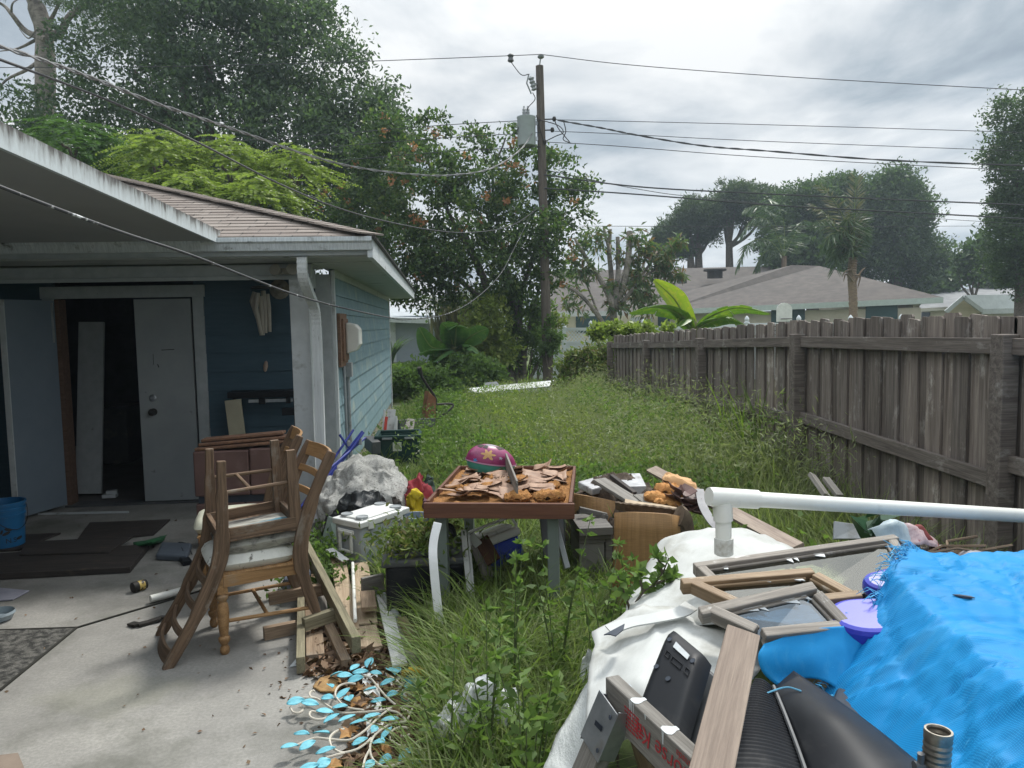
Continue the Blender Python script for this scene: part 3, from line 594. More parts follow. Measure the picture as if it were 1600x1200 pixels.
# wind chime
p = at(407, 446, FY-.35); ch = thing('wind_chime', 'pale wind chime of hanging tubes under the porch beam', 'wind chime', p)
for dx, dz, L in ((-.06, -.02, .24), (-.02, -.03, .40), (.02, -.01, .40), (.05, -.04, .36), (.0, -.06, .37)):
    b = MB(); q = p+Vector((dx, rnd(-.03, .03), dz-.04)); b.tube([q, q-Vector((rnd(-.01, .03), 0, L*.35)), q-Vector((rnd(-.02, .02), 0, L))], [.022, .024, .016], 8); b.build('tube', MAT('chime_shell', (.36, .33, .28), (.28, .26, .22), .6) if dx == -.06 else bpy.data.materials['chime_shell'], ch, smooth=True)
b = MB(); b.lathe([(.09, -.03), (.09, -.01), (.01, 0)], Matrix.Translation(p), 14); b.tube([p, (p.x, p.y, 2.285)], .003, 5); b.build('hanger', m_iron, ch)
b = MB(); p = at(437, 452, FY-.03); b.lathe([(0, .05), (.035, .045), (.05, .02), (.095, .008), (.10, 0)], Matrix.Translation(p) @ Matrix.Rotation(R(90), 4, 'X') @ Matrix.Rotation(.3, 4, 'Z'), 14); tag(b.build('sea_shell', MAT('shell', (.34, .31, .26), (.2, .18, .15), .6, ns=20), None, smooth=True), 'round shell ornament high on the blue porch wall', 'ornament')
b = MB(); p = at(415, 572, FY-.03); b.lathe([(0, -.06), (.016, -.045), (.024, 0), (.016, .04), (0, .055)], Matrix.Translation(p) @ Matrix.Rotation(.15, 4, 'Y') @ Matrix.Scale(.6, 4, (0, 1, 0)), 12); tag(b.build('pendant', MAT('pale_shell', (.40, .30, .24), (.3, .22, .18), .6), None, smooth=True), 'small oval shell hung low on the blue porch wall', 'ornament')
# workbench frame against the wall
yb = FY-.26; wb = thing('tool_stand', 'dark tool stand with a cream upright leaning against the blue porch wall', 'tool stand', (at(410, 700, yb).x, yb, 0))
x0, x1 = at(355, 620, yb).x, at(464, 620, yb).x; zt = at(400, 612, yb).z
b = MB(); b.aab((x0, yb, zt-.06), (x1, yb+.22, zt)); b.aab((x0, yb+.18, 0), (x0+.03, yb+.22, zt-.06)); b.aab((x1-.04, yb+.02, 0), (x1-.01, yb+.06, zt-.06)); b.aab((x1-.15, yb, zt-.24), (x1-.02, yb+.05, zt-.17)); b.build('frame', m_black, wb, bev=.004)
b = MB(); b.beam((at(366, 640, yb).x, yb-.03, zt-.07), (at(380, 640, yb).x, yb-.06, .03), .145, .05, (0, 1, 0)); b.build('upright', MAT('cream_paint', (.42, .39, .28), (.36, .33, .24), .5, ns=4, bmp=.1, c3=(.12, .12, .12), s3=24, t3=(.68, .7)), wb, bev=.004)
b = MB(); b.aab((x0+.2, yb-.012, zt-.105), (x1-.04, yb-.002, zt-.075)); b.build('rail', m_metal, wb)
b = MB(); b.aab((x0+.30, yb-.03, zt-.12), (x0+.36, yb-.013, zt-.062)); b.build('clamp', m_black, wb); b = MB(); b.aab((x1-.1, yb-.03, zt-.12), (x1-.06, yb-.013, zt-.05)); b.build('clamp', m_black, wb)
# ------------------------------------------------------------------ board fence on the right
FX = 2.985
def onx(px, py, X):
    d = ray(px, py); return CAM+d*(X/d.x)
_ft = [onx(px, py, FX+.06) for px, py in ((1600, 489), (1420, 494), (1240, 502), (1093, 514), (950, 525))]
def ftop(y): return float(np.interp(y, [p.y for p in _ft], [p.z for p in _ft]))
print('ftop', [(round(p.y,2), round(p.z,3)) for p in _ft], [(round(onx(px, py, FX).y,2), round(onx(px,py,FX).z,3)) for px, py in ((1563,527),(1263,528),(1093,532),(931,536),(1563,549),(1555,738),(1265,658))])
fn = thing('board_fence', 'tall weathered grey board fence running back along the right side of the yard', 'fence', (FX, 8, -.2))
posty = [1.445+2.385*k for k in range(6)]
for k, y in enumerate(posty):
    b = MB(); zt = ftop(y)-.11; b.box((.095, .10, zt+.45), Matrix.Translation((FX, y, zt/2-.225)) @ Matrix.Rotation(rnd(-.012, .012), 4, 'X') @ Matrix.Rotation(rnd(-.02, .006), 4, 'Y')); b.build('post', w_fence, fn, bev=.006)
    if k == len(posty)-1: break
    y0, y1 = y, posty[k+1]
    b = MB(); b.beam((FX+.02, y0+.05, ftop(y0)-.175), (FX+.02, y1-.05, ftop(y1)-.175), .04, .088); b.build('rail', w_fence, fn, bev=.004)
    b = MB(); z0, z1 = ftop(y0)-.835, ftop(y1)-.80
    if k == 1: z0, z1 = onx(1552, 752, FX).z, onx(1268, 657, FX).z
    b.beam((FX+.02, y0+.05, z0), (FX+.02, y1-.05, z1), .04, .09); b.build('rail', w_fence, fn, bev=.004)
    b = MB(); y_ = y0+.005; i = 0
    while y_ < y1-.01:
        wd = rnd(.125, .15); wd = min(wd, y1-y_+.02); off = 0 if i % 2 else .02
        if k == 1 and abs(y_-4.38) < .07: y_ += .008
        zt = ftop(y_)+rnd(-.018, .014); zb = -.35; t = .016; cx = FX+.045+off+.009; dg_ = .016; tl = rnd(-.008, .008)
        pr = [(-wd/2, zb), (wd/2, zb), (wd/2+tl*0, zt-dg_), (wd/2-dg_*.8, zt), (-wd/2+dg_*.8, zt-rnd(0, .012)), (-wd/2, zt-dg_)]
        M_ = Matrix.Translation((cx, y_+wd/2, 0)) @ Matrix.Rotation(tl, 4, 'X') @ Matrix(((0, 0, 1, 0), (1, 0, 0, 0), (0, 1, 0, 0), (0, 0, 0, 1)))
        o_ = len(b.v); b.prism(pr, t, M_)
        offv = Vector((rnd(0, 30), rnd(0, 30), rnd(0, 30)))
        for j in range(o_, len(b.v)): q = b.v[j]; b.g[j] = Vector((q.z, q.y*1.0, q.x))+offv
        y_ += wd*(.80 if i % 2 else .86); i += 1
    b.build('board_panel', w_fence, fn)
# ------------------------------------------------------------------ utility pole with its hardware
PX, PYY = at(856, 590, 21.5).x, 21.5
up_ = thing('utility_pole', 'tall wooden utility pole with grey transformer standing behind the yard', 'utility pole', (PX, PYY, -.2))
b = MB(); top = at(843, 103, PYY); b.tube([(PX, PYY, -.4), Vector((PX, PYY, 3)).lerp(Vector((top.x, PYY, 3)), .35), top], [.14, .13, .105], 14); b.build('pole', WOOD('pole_wood', (.16, .135, .115), (.075, .062, .052), None, (.5, .6), .85, (1.2, 14, 14)), up_, smooth=True)
pk = MAT('transformer_grey', (.42, .47, .49), (.36, .40, .42), .45, ns=4, bmp=.05)
tp = at(823, 228, PYY-.05)
b = MB(); hh = 44*PYY/1200; b.lathe([(0, 0), (.24, 0), (.25, .02), (.25, hh*.93), (.262, hh*.95), (.262, hh*.985), (.1, hh*1.02), (0, hh*1.03)], Matrix.Translation((tp.x, tp.y, tp.z)), 20); tf = b.build('transformer', pk, up_, smooth=True)
b = MB()
for dx in (-.07, .06): b.lathe([(.05, 0), (.06, .05), (.045, .06), (.055, .12), (.04, .13), (.05, .19), (.03, .21), (.02, .28), (0, .28)], Matrix.Translation((tp.x+dx*.8, tp.y, tp.z+hh*1.0)), 10)
b.build('bushing', MAT('bushing_grey', (.30, .32, .33), (.2, .21, .22), .3), tf, smooth=True)
b = MB(); b.box((.16, .06, .10), Matrix.Translation((PX-.23, PYY-.02, tp.z+.2))); b.box((.16, .06, .10), Matrix.Translation((PX-.23, PYY-.02, tp.z+.62))); b.build('bracket', m_metal, up_)
b = MB(); it = at(845, 88, PYY); b.tube([top, it], .02, 6); b.lathe([(.05, 0), (.09, .03), (.09, .07), (.04, .10), (0, .11)], Matrix.Translation(it-Vector((0, 0, .06))), 12); b.build('insulator', m_grey, up_, smooth=True)
cu = at(832, 130, PYY-.1); b = MB(); b.lathe([(.04, -.2), (.085, -.17), (.05, -.12), (.085, -.07), (.05, -.02), (.085, .03), (.05, .08), (.085, .13), (.04, .18)], Matrix.Translation(cu) @ Matrix.Rotation(-.25, 4, 'Y'), 10); b.tube([cu+Vector((-.1, 0, .22)), cu+Vector((-.16, 0, 0)), cu+Vector((-.04, 0, -.28))], .022, 6); b.tube([cu, (PX-.05, PYY, cu.z)], .02, 6); b.build('fuse_cutout', m_grey, up_, smooth=True)
ra = at(798, 90, PYY-.1); b = MB(); b.lathe([(.05, -.12), (.09, -.09), (.06, 0), (.09, .06), (.04, .10)], Matrix.Translation(ra), 10); b.build('lightning_arrester', m_dkgrey, up_, smooth=True)
b = MB(); b.tube(spline([ra-Vector((0, 0, .1)), at(803, 103, PYY), at(815, 117, PYY), cu+Vector((-.08, 0, .24))], 5), .012, 5); b.tube(spline([cu+Vector((0, 0, -.25)), at(836, 155, PYY-.1), at(826, 167, PYY-.1), at(824, 172, PYY-.1)], 5), .012, 5)
for P in ([(843, 187), (872, 196), (880, 207), (868, 213), (850, 222)], [(866, 187), (872, 200), (880, 210), (890, 222)], [(880, 187), (884, 205), (880, 218), (893, 224)], [(822, 190), (812, 196), (808, 206)], [(838, 180), (842, 196), (850, 222)]):
    b.tube(spline([at(*p, PYY-.14) for p in P], 5), .014, 5)
b.build('jumper_wires', m_iron, up_)
b = MB()
for p in ((866, 186), (863, 203), (851, 222)):
    q = at(*p, PYY-.1); b.lathe([(.04, -.06), (.06, 0), (.04, .06)], Matrix.Translation(q), 8); b.beam((PX-.02, PYY-.05, q.z), q, .03, .03)
b.build('spool_bracket', m_iron, up_)
# ------------------------------------------------------------------ overhead lines
m_wire = MAT('wire', (.06, .062, .065), (.045, .046, .05), .6); m_wirel = MAT('grey_twisted_wire', (.22, .225, .23), (.12, .12, .125), .5, (8, 1, 1), 3)
WG = 'overhead lines strung from the utility pole'
def wire(P, r, label, mat=None, name='power_line', cat='cable', grp=WG, tw=0):
    pts = spline([at(*p) for p in P], 10); b = MB()
    if not tw: b.tube(pts, r, 6)
    else:
        for k in (0, 1):
            q = []; d = 0
            for i, p in enumerate(pts):
                a = i*1.1+k*math.pi; q.append(p+Vector((math.cos(a)*tw, 0, math.sin(a)*tw)))
            b.tube(q, r, 5)
    return tag(b.build(name, mat or m_wire, None, smooth=True), label, cat, grp)
YP = 21.4
wire([(845, 85, YP), (980, 101, 21), (1200, 118, 20.5), (1420, 131, 20), (1720, 147, 19)], .010, 'topmost thin line running right from the very top of the pole')
wire([(845, 85, YP), (700, 91, YP+.3), (500, 98, YP+.8), (250, 104, 23), (-120, 106, 24)], .010, 'topmost thin line running left from the pole top across the big oak')
wire([(866, 187, YP), (1200, 195, 21), (1600, 207, 20), (1720, 211, 19.6)], .009, 'thin line running right, next below the topmost one')
wire([(866, 205, YP), (960, 209, 21), (1200, 221, 21), (1600, 236, 20), (1720, 240, 20)], .009, 'thin line running right just below the cloud, with small clamps by the pole')
wire([(872, 188, YP), (940, 200, 21), (1000, 212, 21), (1100, 228, 20.5), (1200, 236, 20), (1400, 251, 19.5), (1720, 263, 19)], .014, 'thick twisted cable that crosses two thinner lines right of the pole', tw=.014)
wire([(853, 222, YP), (960, 228, 21), (1200, 246, 21), (1600, 267, 20), (1720, 272, 20)], .010, 'thin line running right from the lowest bracket of the pole')
wire([(850, 273, YP), (1000, 292, 21), (1200, 303, 20.5), (1400, 312, 20), (1720, 325, 19.5)], .020, 'upper of the two thick black cables on the right')
wire([(850, 294, YP), (1000, 304, 21), (1200, 320, 20.5), (1400, 331, 20), (1720, 348, 19.5)], .020, 'lower of the two thick black cables on the right')
wire([(850, 265, YP), (1000, 296, 22), (1120, 311, 24), (1440, 340, 27), (1720, 356, 30)], .010, 'faint thin line slanting down right between the thick black cables')
wire([(850, 353, YP), (1200, 354, 24), (1600, 353, 28), (1720, 353, 30)], .008, 'lowest faint level line passing in front of the palm on the right')
for i, (yl, y0, lab) in enumerate(((192, 248, 'upper'), (212, 268, 'middle'), (234, 290, 'lower'))):
    wire([(845, yl-5, YP), (700, yl+3, YP), (500, yl+19, YP), (300, yl+35, YP), (80, y0+8, YP)], .010, lab+' of the three thin lines running left from the transformer across the oak')
wire([(834, 205, YP), (812, 235, 20), (765, 264, 18), (700, 274, 16.5), (640, 272, 15), (560, 262, 13), (480, 242, 11.5), (400, 214, 10.5), (330, 190, 9.6), (240, 160, 8.6), (150, 124, 7.8), (60, 92, 7), (-80, 48, 6)], .010, 'pale twisted service drop sagging from the pole across the trees to the upper left', m_wirel, tw=.012, grp=WG)
wire([(846, 322, YP), (800, 352, 19.5), (740, 363, 17.5), (680, 360, 16), (600, 345, 14), (520, 322, 12.5), (430, 284, 11), (320, 228, 9.5), (200, 170, 8.3), (100, 130, 7.4), (-80, 64, 6)], .012, 'dark smooth cable sagging from the pole over the house roof to the left edge')
wire([(836, 322, YP), (805, 385, 19), (782, 428, 17), (745, 465, 14.5), (700, 490, 12), (640, 499, 9.5), (607, 496, 8), (527, 479, 6.2), (460, 460, 5.3), (400, 438, 4.8), (300, 399, 4.1), (200, 366, 3.6), (100, 330, 3.2), (-60, 268, 2.7)], .0068, 'low cable with flaking paint sagging past the porch in front of the house', MAT('flaking_cable', (.07, .072, .075), (.05, .05, .055), .6, c3=(.6, .61, .6), s3=9, t3=(.60, .63)))
# ------------------------------------------------------------------ neighbouring houses
m_nroof = MAT('neighbour_shingles', (.115, .102, .093), (.078, .07, .065), .95, (1, 1, 1), 2.5, .4, c3=(.068, .062, .058), s3=.6, t3=(.5, .8))
m_nwall = MAT('tan_stucco', (.50, .46, .38), (.45, .41, .34), .85, ns=3, bmp=.2)
m_nwall2 = MAT('cream_stucco', (.62, .57, .44), (.56, .51, .39), .85, ns=3, bmp=.2)
m_green = MAT('dark_green_shutter', (.03, .075, .08), (.022, .058, .062), .45, (1, 1, 9), 3)
m_fasn = MAT('pale_green_fascia', (.46, .53, .50), (.40, .46, .44), .6)
m_glass_d = MAT('dark_window', (.03, .04, .05), (.02, .03, .04), .1, spec=.7)
nh = thing('neighbour_house', 'long tan house with grey brown hip roof beyond the fence', 'house', at(1150, 560, 44))
E1, E2 = at(865, 489, 46), at(1045, 482, 41); Ye = 36
el, er = at(1040, 484, 40), at(1473, 464.5, 33.5)
# right wing: eave line el-er, hip roof peak points
pk1, pk2 = at(1238, 414, 43), at(1280, 415.5, 43)
b = MB()
def face(*p): b.add(list(p), [tuple(range(len(p)))], None, [Vector((q.x, q.y, q.z)) for q in p])
ebk = at(1560, 440, 52)
face(el, er, pk2, pk1); face(er, er+Vector((1.0, 14, 0)), pk2+Vector((0, 4, 0)), pk2)
face(el, pk1, at(1010, 470, 44))
b.build('wing_roof', m_nroof, nh)
b = MB(); rl, rr = at(852, 424, 54), at(1262, 414.5, 54); wl, wr = at(852, 488, 46), at(1060, 484, 44)
face(wl, wr+Vector((8, 0, 0)), rr, rl); b.build('roof', m_nroof, nh)
b = MB(); b.beam(el+Vector((0, 0, -.13)), er+Vector((0, 0, -.13)), .06, .27); b.beam(er+Vector((0, 0, -.13)), er+Vector((.9, 12, -.13)), .06, .27); b.build('fascia', m_fasn, nh)
b = MB(); b.beam(wl+Vector((0, 0, -.13)), wr+Vector((0, 0, -.13)), .06, .3); b.build('fascia', MAT('white_far', (.55, .57, .56), (.5, .52, .51)), nh)
def wallbox(p0, p1, z1, th, mat, name, par):
    b = MB(); d = Vector((p1.x-p0.x, p1.y-p0.y, 0)).normalized(); n = Vector((-d.y, d.x, 0)); a, c = Vector((p0.x, p0.y, 0))+n*th/2, Vector((p1.x, p1.y, 0))+n*th/2
    b.beam(a+Vector((0, 0, (z1-.4)/2)), c+Vector((0, 0, (z1-.4)/2)), th, z1+.4); return b.build(name, mat, par)
inn = Vector((-.02, .5, 0))
wa, wb_ = el+inn+Vector((.4, 0, 0)), at(1439, 480, 34.1)
wallbox(wa, wb_, min(el.z, er.z)-.2, .3, m_nwall, 'wall', nh)
wallbox(wl+inn, wr+inn, wl.z-.2, .3, m_nwall2, 'wall', nh)
rs = MB(); q0 = wb_; rs.beam((q0.x-.1, q0.y+.2, .9), (q0.x+.8, q0.y+11, .9), .3, 2.7); rs.build('wall', m_nwall, nh)
def onwall(px0, px1, py0, py1, A, Bp, out, name, mat, th=.05):
    d = Vector((Bp.x-A.x, Bp.y-A.y, 0)); 
    def hit(px, py):
        r_ = ray(px, py); n = Vector((-d.y, d.x, 0)); t = (Vector((A.x, A.y, 0))-CAM).dot(n)/r_.dot(n); return CAM+r_*t
    a, c = hit(px0, py1), hit(px1, py0); dn = d.normalized(); n = Vector((dn.y, -dn.x, 0)); b = MB()
    p0 = Vector((a.x, a.y, (a.z+c.z)/2))+n*(out); p1 = Vector((c.x, c.y, (a.z+c.z)/2))+n*(out); b.beam(p0, p1, th, abs(c.z-a.z)); return b.build(name, mat, nh)
onwall(1352, 1403, 475, 520, wa, wb_, .03, 'window', m_green); onwall(1205, 1258, 473, 520, wa, wb_, .03, 'window', m_green)
onwall(900, 955, 490, 520, wl+inn, wr+inn, .03, 'window', m_green); onwall(1028, 1052, 491, 520, wl+inn, wr+inn, .03, 'window', m_green)
dd_ = onwall(985, 1019, 495, 530, wl+inn, wr+inn, .04, 'door', m_white); onwall(998, 1011, 502, 520, wl+inn, wr+inn, .08, 'door_pane', m_glass_d)
b = MB(); vt = at(1117, 424, 50); b.lathe([(.5, -.45), (.5, 0), (.75, .02), (.75, .14), (.4, .2), (0, .22)], Matrix.Translation(vt), 14); b.build('roof_vent', m_iron, nh, smooth=True)
b = MB(); vt = at(1066, 437, 49); b.box((.5, .5, .5), Matrix.Translation(vt)); b.build('roof_vent', m_dkgrey, nh, bev=.05)
# two farther houses on the right
nb = thing('neighbour_house', 'grey roofed house partly behind the white shed at the far right', 'house', at(1480, 520, 55))
b = MB(); face(at(1432, 483, 50), at(1640, 470, 47), at(1640, 440, 56), at(1558, 445, 57), at(1455, 459, 55)); b.build('roof', MAT('grey_shingles', (.26, .265, .27), (.19, .195, .2), .95, ns=2), nh if False else nb)
b = MB(); q = at(1439, 483, 50.4); q2 = at(1640, 476, 48); b.beam((q.x, q.y, .9), (q2.x, q2.y, .9), .3, q.z*2-1.9); b.build('wall', m_nwall2, nb)
b = MB(); b.beam(at(1437, 484.5, 49.9), at(1515, 479.5, 49), .1, .22); b.build('fascia', MAT('cream_fascia', (.5, .48, .4), (.45, .43, .36)), nb)
b = MB(); p0, p1 = at(1440, 494, 49.8), at(1453, 494, 49.7); b.beam(p0, p1, .1, .55); b.build('window', m_glass_d, nb)
sh = thing('shed', 'small yellow sided shed with a white roof at the far right', 'shed', at(1530, 520, 36))
b = MB(); A, T, C = at(1475, 485.5, 36), at(1503, 462, 36), at(1532, 483, 36); bk_ = Vector((9, 6.5, 0)); D_ = Vector((11, 3.0, .05))
face(T+Vector((0, -.1, .03)), C+Vector((.05, -.1, 0)), C+D_, T+D_); face(T, A, A+D_, T+D_); b.build('roof', MAT('pale_roof', (.56, .60, .60), (.46, .5, .5), .85, ns=3), sh)
b = MB(); b.beam(A+Vector((0, -.12, -.08)), T+Vector((0, -.12, -.08)), .06, .2); b.beam(T+Vector((0, -.12, -.08)), C+Vector((0, -.12, -.08)), .06, .2); b.beam(C+Vector((0, -.1, -.12)), C+D_+Vector((0, 0, -.12)), .06, .26); b.build('fascia', m_white, sh)
b = MB(); a2, c2 = A+Vector((.35, .05, -.1)), C+Vector((-.1, .05, -.1)); b.add([(a2.x, a2.y, -.3), (c2.x, c2.y, -.3), c2, T+Vector((0, .05, -.12)), a2], [(0, 1, 2, 3, 4)]); b.build('gable_wall', MAT('yellow_siding', (.50, .44, .30), (.44, .39, .27), .7, (.2, .2, 6), 2), sh)
b = MB(); b.beam((c2.x, c2.y+.02, .8), (c2.x+10.5, c2.y+2.9, .8), .1, 2*(c2.z-.86)); b.build('side_wall', MAT('tan_siding', (.45, .41, .33), (.4, .36, .29), .7, ns=3), sh)
# house on the left behind the shrubs
lh = thing('neighbour_house', 'grey blue house with pale roof seen past the corner of the blue house', 'house', at(650, 560, 37))
b = MB(); ea, eb = at(560, 494, 37), at(709, 499, 37); face(ea, eb, at(672, 484, 43), at(560, 480, 43)); b.build('roof', MAT('pale_grey_shingles', (.40, .43, .45), (.32, .34, .36), .9, ns=2.5), lh)
b = MB(); b.beam(ea+Vector((0, -.02, -.12)), eb+Vector((0, -.02, -.12)), .08, .24); b.build('fascia', m_white, lh)
b = MB(); p0, p1 = at(560, 530, 37.5), at(702, 530, 37.5); b.beam((p0.x, 37.7, .9), (p1.x, 37.7, .9), .3, 2.55); b.build('wall', MAT('grey_blue_stucco', (.30, .34, .38), (.26, .30, .34), .8, ns=2), lh)
b = MB(); p = at(614, 525, 37.3); b.aab((p.x-.12, 37.45, -.2), (p.x+.12, 37.52, 2.05)); b.build('corner_board', m_white, lh)
# ------------------------------------------------------------------ white vinyl lattice fence
vf = thing('vinyl_fence', 'white vinyl fence with lattice top and ball post caps beyond the board fence', 'fence', at(1000, 560, 24))
m_vinyl = MAT('white_vinyl', (.66, .70, .73), (.62, .66, .69), .4)
def vfp(px): # fence line from far left to right, slightly nearer on the right
    return at(px, 505, 25.5-(px-835)*.006)
vp_ = [835, 881, 923, 1005, 1085, 1167, 1248, 1329, 1408, 1483]; tops = [512, 503, 503, 501, 500, 496, 495, 495, 494, 493]
for i, px in enumerate(vp_):
    q = vfp(px); zt = at(px, tops[i]+9, q.y).z; b = MB(); b.box((.13, .13, zt+.4), Matrix.Translation((q.x, q.y, zt/2-.2)))
    b.lathe([(.09, 0), (.09, .03), (.05, .05), (.075, .10), (.075, .14), (.04, .2), (0, .24)], Matrix.Translation((q.x, q.y, zt)), 10); b.build('post', m_vinyl, vf, smooth=True)
    if i < len(vp_)-1:
        q2 = vfp(vp_[i+1]); z2 = at(vp_[i+1], tops[i+1]+9, q2.y).z; b = MB(); d = (q2-q); 
        for za, hh_ in ((-.05, .10), (-.50, .10)): b.beam((q.x, q.y, zt+za), (q2.x, q2.y, z2+za), .05, hh_)
        b.beam((q.x, q.y, (zt-.55)/2-.1), (q2.x, q2.y, (zt-.55)/2-.1), .04, zt-.55+.2); n_ = max(6, int(d.length/.11))
        for k in range(n_):
            for s_ in (-1, 1):
                t0 = k/n_; t1 = t0+s_*.36/d.length
                if not 0 <= t1 <= 1: continue
                A, Bq = Vector((q.x+d.x*t0, q.y+d.y*t0, zt-.50)), Vector((q.x+d.x*t1, q.y+d.y*t1, zt-.09)); b.beam(A+Vector((0, s_*.004, 0)), Bq+Vector((0, s_*.004, 0)), .008, .034, (0, 1, 0) if False else (0, 0, 1))
        b.build('lattice_panel', m_vinyl, vf)
# basketball backboard
bp = at(1225, 488, 22.5); bb = thing('basketball_backboard', 'white rounded basketball backboard above the board fence', 'backboard', (bp.x, bp.y, -.2))
b = MB(); sx, sz = 13*22.5/1200, 15*22.5/1200; poly = [(sx, -sz), (sx, sz*.3)]+[(sx*math.cos(t), sz*.3+sz*.72*math.sin(t)) for t in np.linspace(.2, math.pi-.2, 9)]+[(-sx, sz*.3), (-sx, -sz)]
b.prism(poly, .03, Matrix.Translation(bp) @ Matrix.Rotation(R(90), 4, 'X')); b.build('board', MAT('old_board', (.72, .73, .70), (.6, .61, .58), .5, ns=7), bb)
b = MB(); b.tube([(bp.x, bp.y+.1, -.3), (bp.x, bp.y+.1, bp.z)], .05, 8); b.build('pole', m_grey, bb)
b = MB(); b.tube([(bp.x+.17*math.cos(t), bp.y-.2+.17*math.sin(t), bp.z-sz*.7) for t in np.linspace(0, 2*math.pi, 18)], .012, 6); b.build('rim', m_iron, bb)
# ------------------------------------------------------------------ trees and plants
l_oak = LEAF('oak_leaves', [(.055, .086, .056), (.072, .11, .066), (.09, .135, .078), (.118, .165, .092)], .5)
l_mid = LEAF('glossy_leaves', [(.042, .075, .03), (.06, .105, .036), (.08, .135, .044), (.10, .165, .052), (.16, .20, .065)], .45, .45, .3)
l_seed = LEAF('seed_clusters', [(.34, .16, .075), (.42, .21, .10), (.28, .13, .06)], .3)
l_lime = LEAF('lime_leaves', [(.16, .22, .05), (.22, .28, .065), (.28, .335, .09)], .5)
l_mimd = LEAF('feathery_leaves_dark', [(.06, .12, .035), (.08, .15, .04), (.10, .18, .045)], .4)
l_pine = LEAF('pine_needles', [(.05, .078, .038), (.068, .10, .046), (.085, .12, .055)], .4, .6)
l_far = LEAF('far_leaves', [(.05, .085, .038), (.07, .115, .046), (.095, .145, .056)], .45)
l_shrub = LEAF('shrub_leaves', [(.085, .14, .042), (.115, .18, .055), (.14, .215, .07), (.10, .155, .06)], .55, .6, .18)
l_yel = LEAF('yellow_green_leaves', [(.15, .20, .045), (.20, .26, .055), (.26, .30, .075), (.12, .165, .045)], .5)
l_vine = LEAF('vine_leaves', [(.08, .125, .035), (.12, .17, .045), (.16, .20, .06), (.19, .16, .085)], .42, .6, .2)
l_dead = LEAF('dead_stalks', [(.16, .12, .075), (.22, .175, .11), (.11, .085, .055), (.27, .23, .16)], .15, .8)
l_mango = LEAF('mango_leaves', [(.06, .11, .04), (.09, .145, .05), (.12, .17, .06), (.22, .13, .08)], .45)
l_palm = LEAF('palm_leaflets', [(.045, .085, .03), (.06, .11, .04), (.09, .13, .055)], .3)
l_palmd = LEAF('dry_palm_leaflets', [(.16, .16, .10), (.2, .19, .13), (.12, .13, .07)], .3)
m_bark = MAT('bark', (.15, .125, .10), (.07, .058, .048), .9, (3, 3, 1), 5, .8, bd=.03)
m_barkg = MAT('pale_bark', (.30, .27, .235), (.17, .15, .13), .9, (3, 3, 1), 5, .6, bd=.03, c3=(.10, .09, .08), s3=1.5)
def tree(name, label, cat, base, blobs, leafmat, n, per, L, W, clump, trunk=None, limbs=6, tr=.25, bark=None, group=None, bend=0, seeds=None, **k):
    base = Vector(base); t = thing(name, label, cat, base, group)
    V = crownV(blobs, n, per, L, W, clump, **k); np_mesh('crown', V, None, leafmat, t)
    if seeds: np_mesh('seed_clusters', crownV(blobs, seeds, 14, L*.7, W*.8, clump*.35, inner=.85), None, l_seed, t)
    cs = sorted(blobs, key=lambda q: -q[3]); c0 = sum((Vector(q[:3])*q[3] for q in blobs), Vector())/sum(q[3] for q in blobs); fork = base.lerp(Vector((c0.x, c0.y, c0.z)), .55)
    b = MB(); b.tube(spline([base-Vector((0, 0, .3)), base.lerp(fork, .5)+Vector((bend, 0, 0)), fork], 6), [tr*1.25]*2+[tr]*11, 10); b.build('trunk', bark or m_bark, t, smooth=True)
    for q in cs[:limbs]:
        e_ = Vector(q[:3]); m_ = fork.lerp(e_, .5)+Vector((rnd(-.3, .3), rnd(-.3, .3), rnd(-.2, .5))); P = spline([fork.lerp(base, .08), m_, e_], 5); b = MB(); b.tube(P, [tr*(.62-.5*i/(len(P)-1)) for i in range(len(P))], 7)
        for j in range(3):
            s_ = P[4+j*2]; d_ = Vector((rnd(-1, 1), rnd(-1, 1), rnd(-.3, 1)))*q[3]*.6; b.tube([s_, s_+d_*.5+Vector((0, 0, .1)), s_+d_], [tr*.2, tr*.13, tr*.05], 5)
        b.build('limb', bark or m_bark, t, smooth=True)
    return t
# the big oak behind the house
Y = 27
ob = [bl(px, py, r, Y+dy) for px, py, r, dy in ((90, 215, 85, 0), (210, 110, 110, 1), (330, 75, 110, 0), (420, 60, 95, 1), (470, 120, 90, 0), (545, 165, 70, 0), (560, 235, 85, 0), (470, 260, 110, -1), (340, 240, 120, -1), (200, 250, 110, 0), (90, 300, 90, 1), (300, 330, 100, 0), (420, 350, 100, 0), (600, 190, 34, 0), (485, 40, 42, 1), (590, 250, 60, 0), (560, 330, 80, 1), (250, -30, 120, 2), (390, -20, 90, 1))]
tree('oak_tree', 'huge dark oak tree filling the sky behind the blue house', 'tree', (at(350, 500, Y).x, Y, 0), ob, l_oak, 1080, 95, .17, .085, .80, limbs=9, tr=.5, outb=.4, gap=.1, inner=.5)
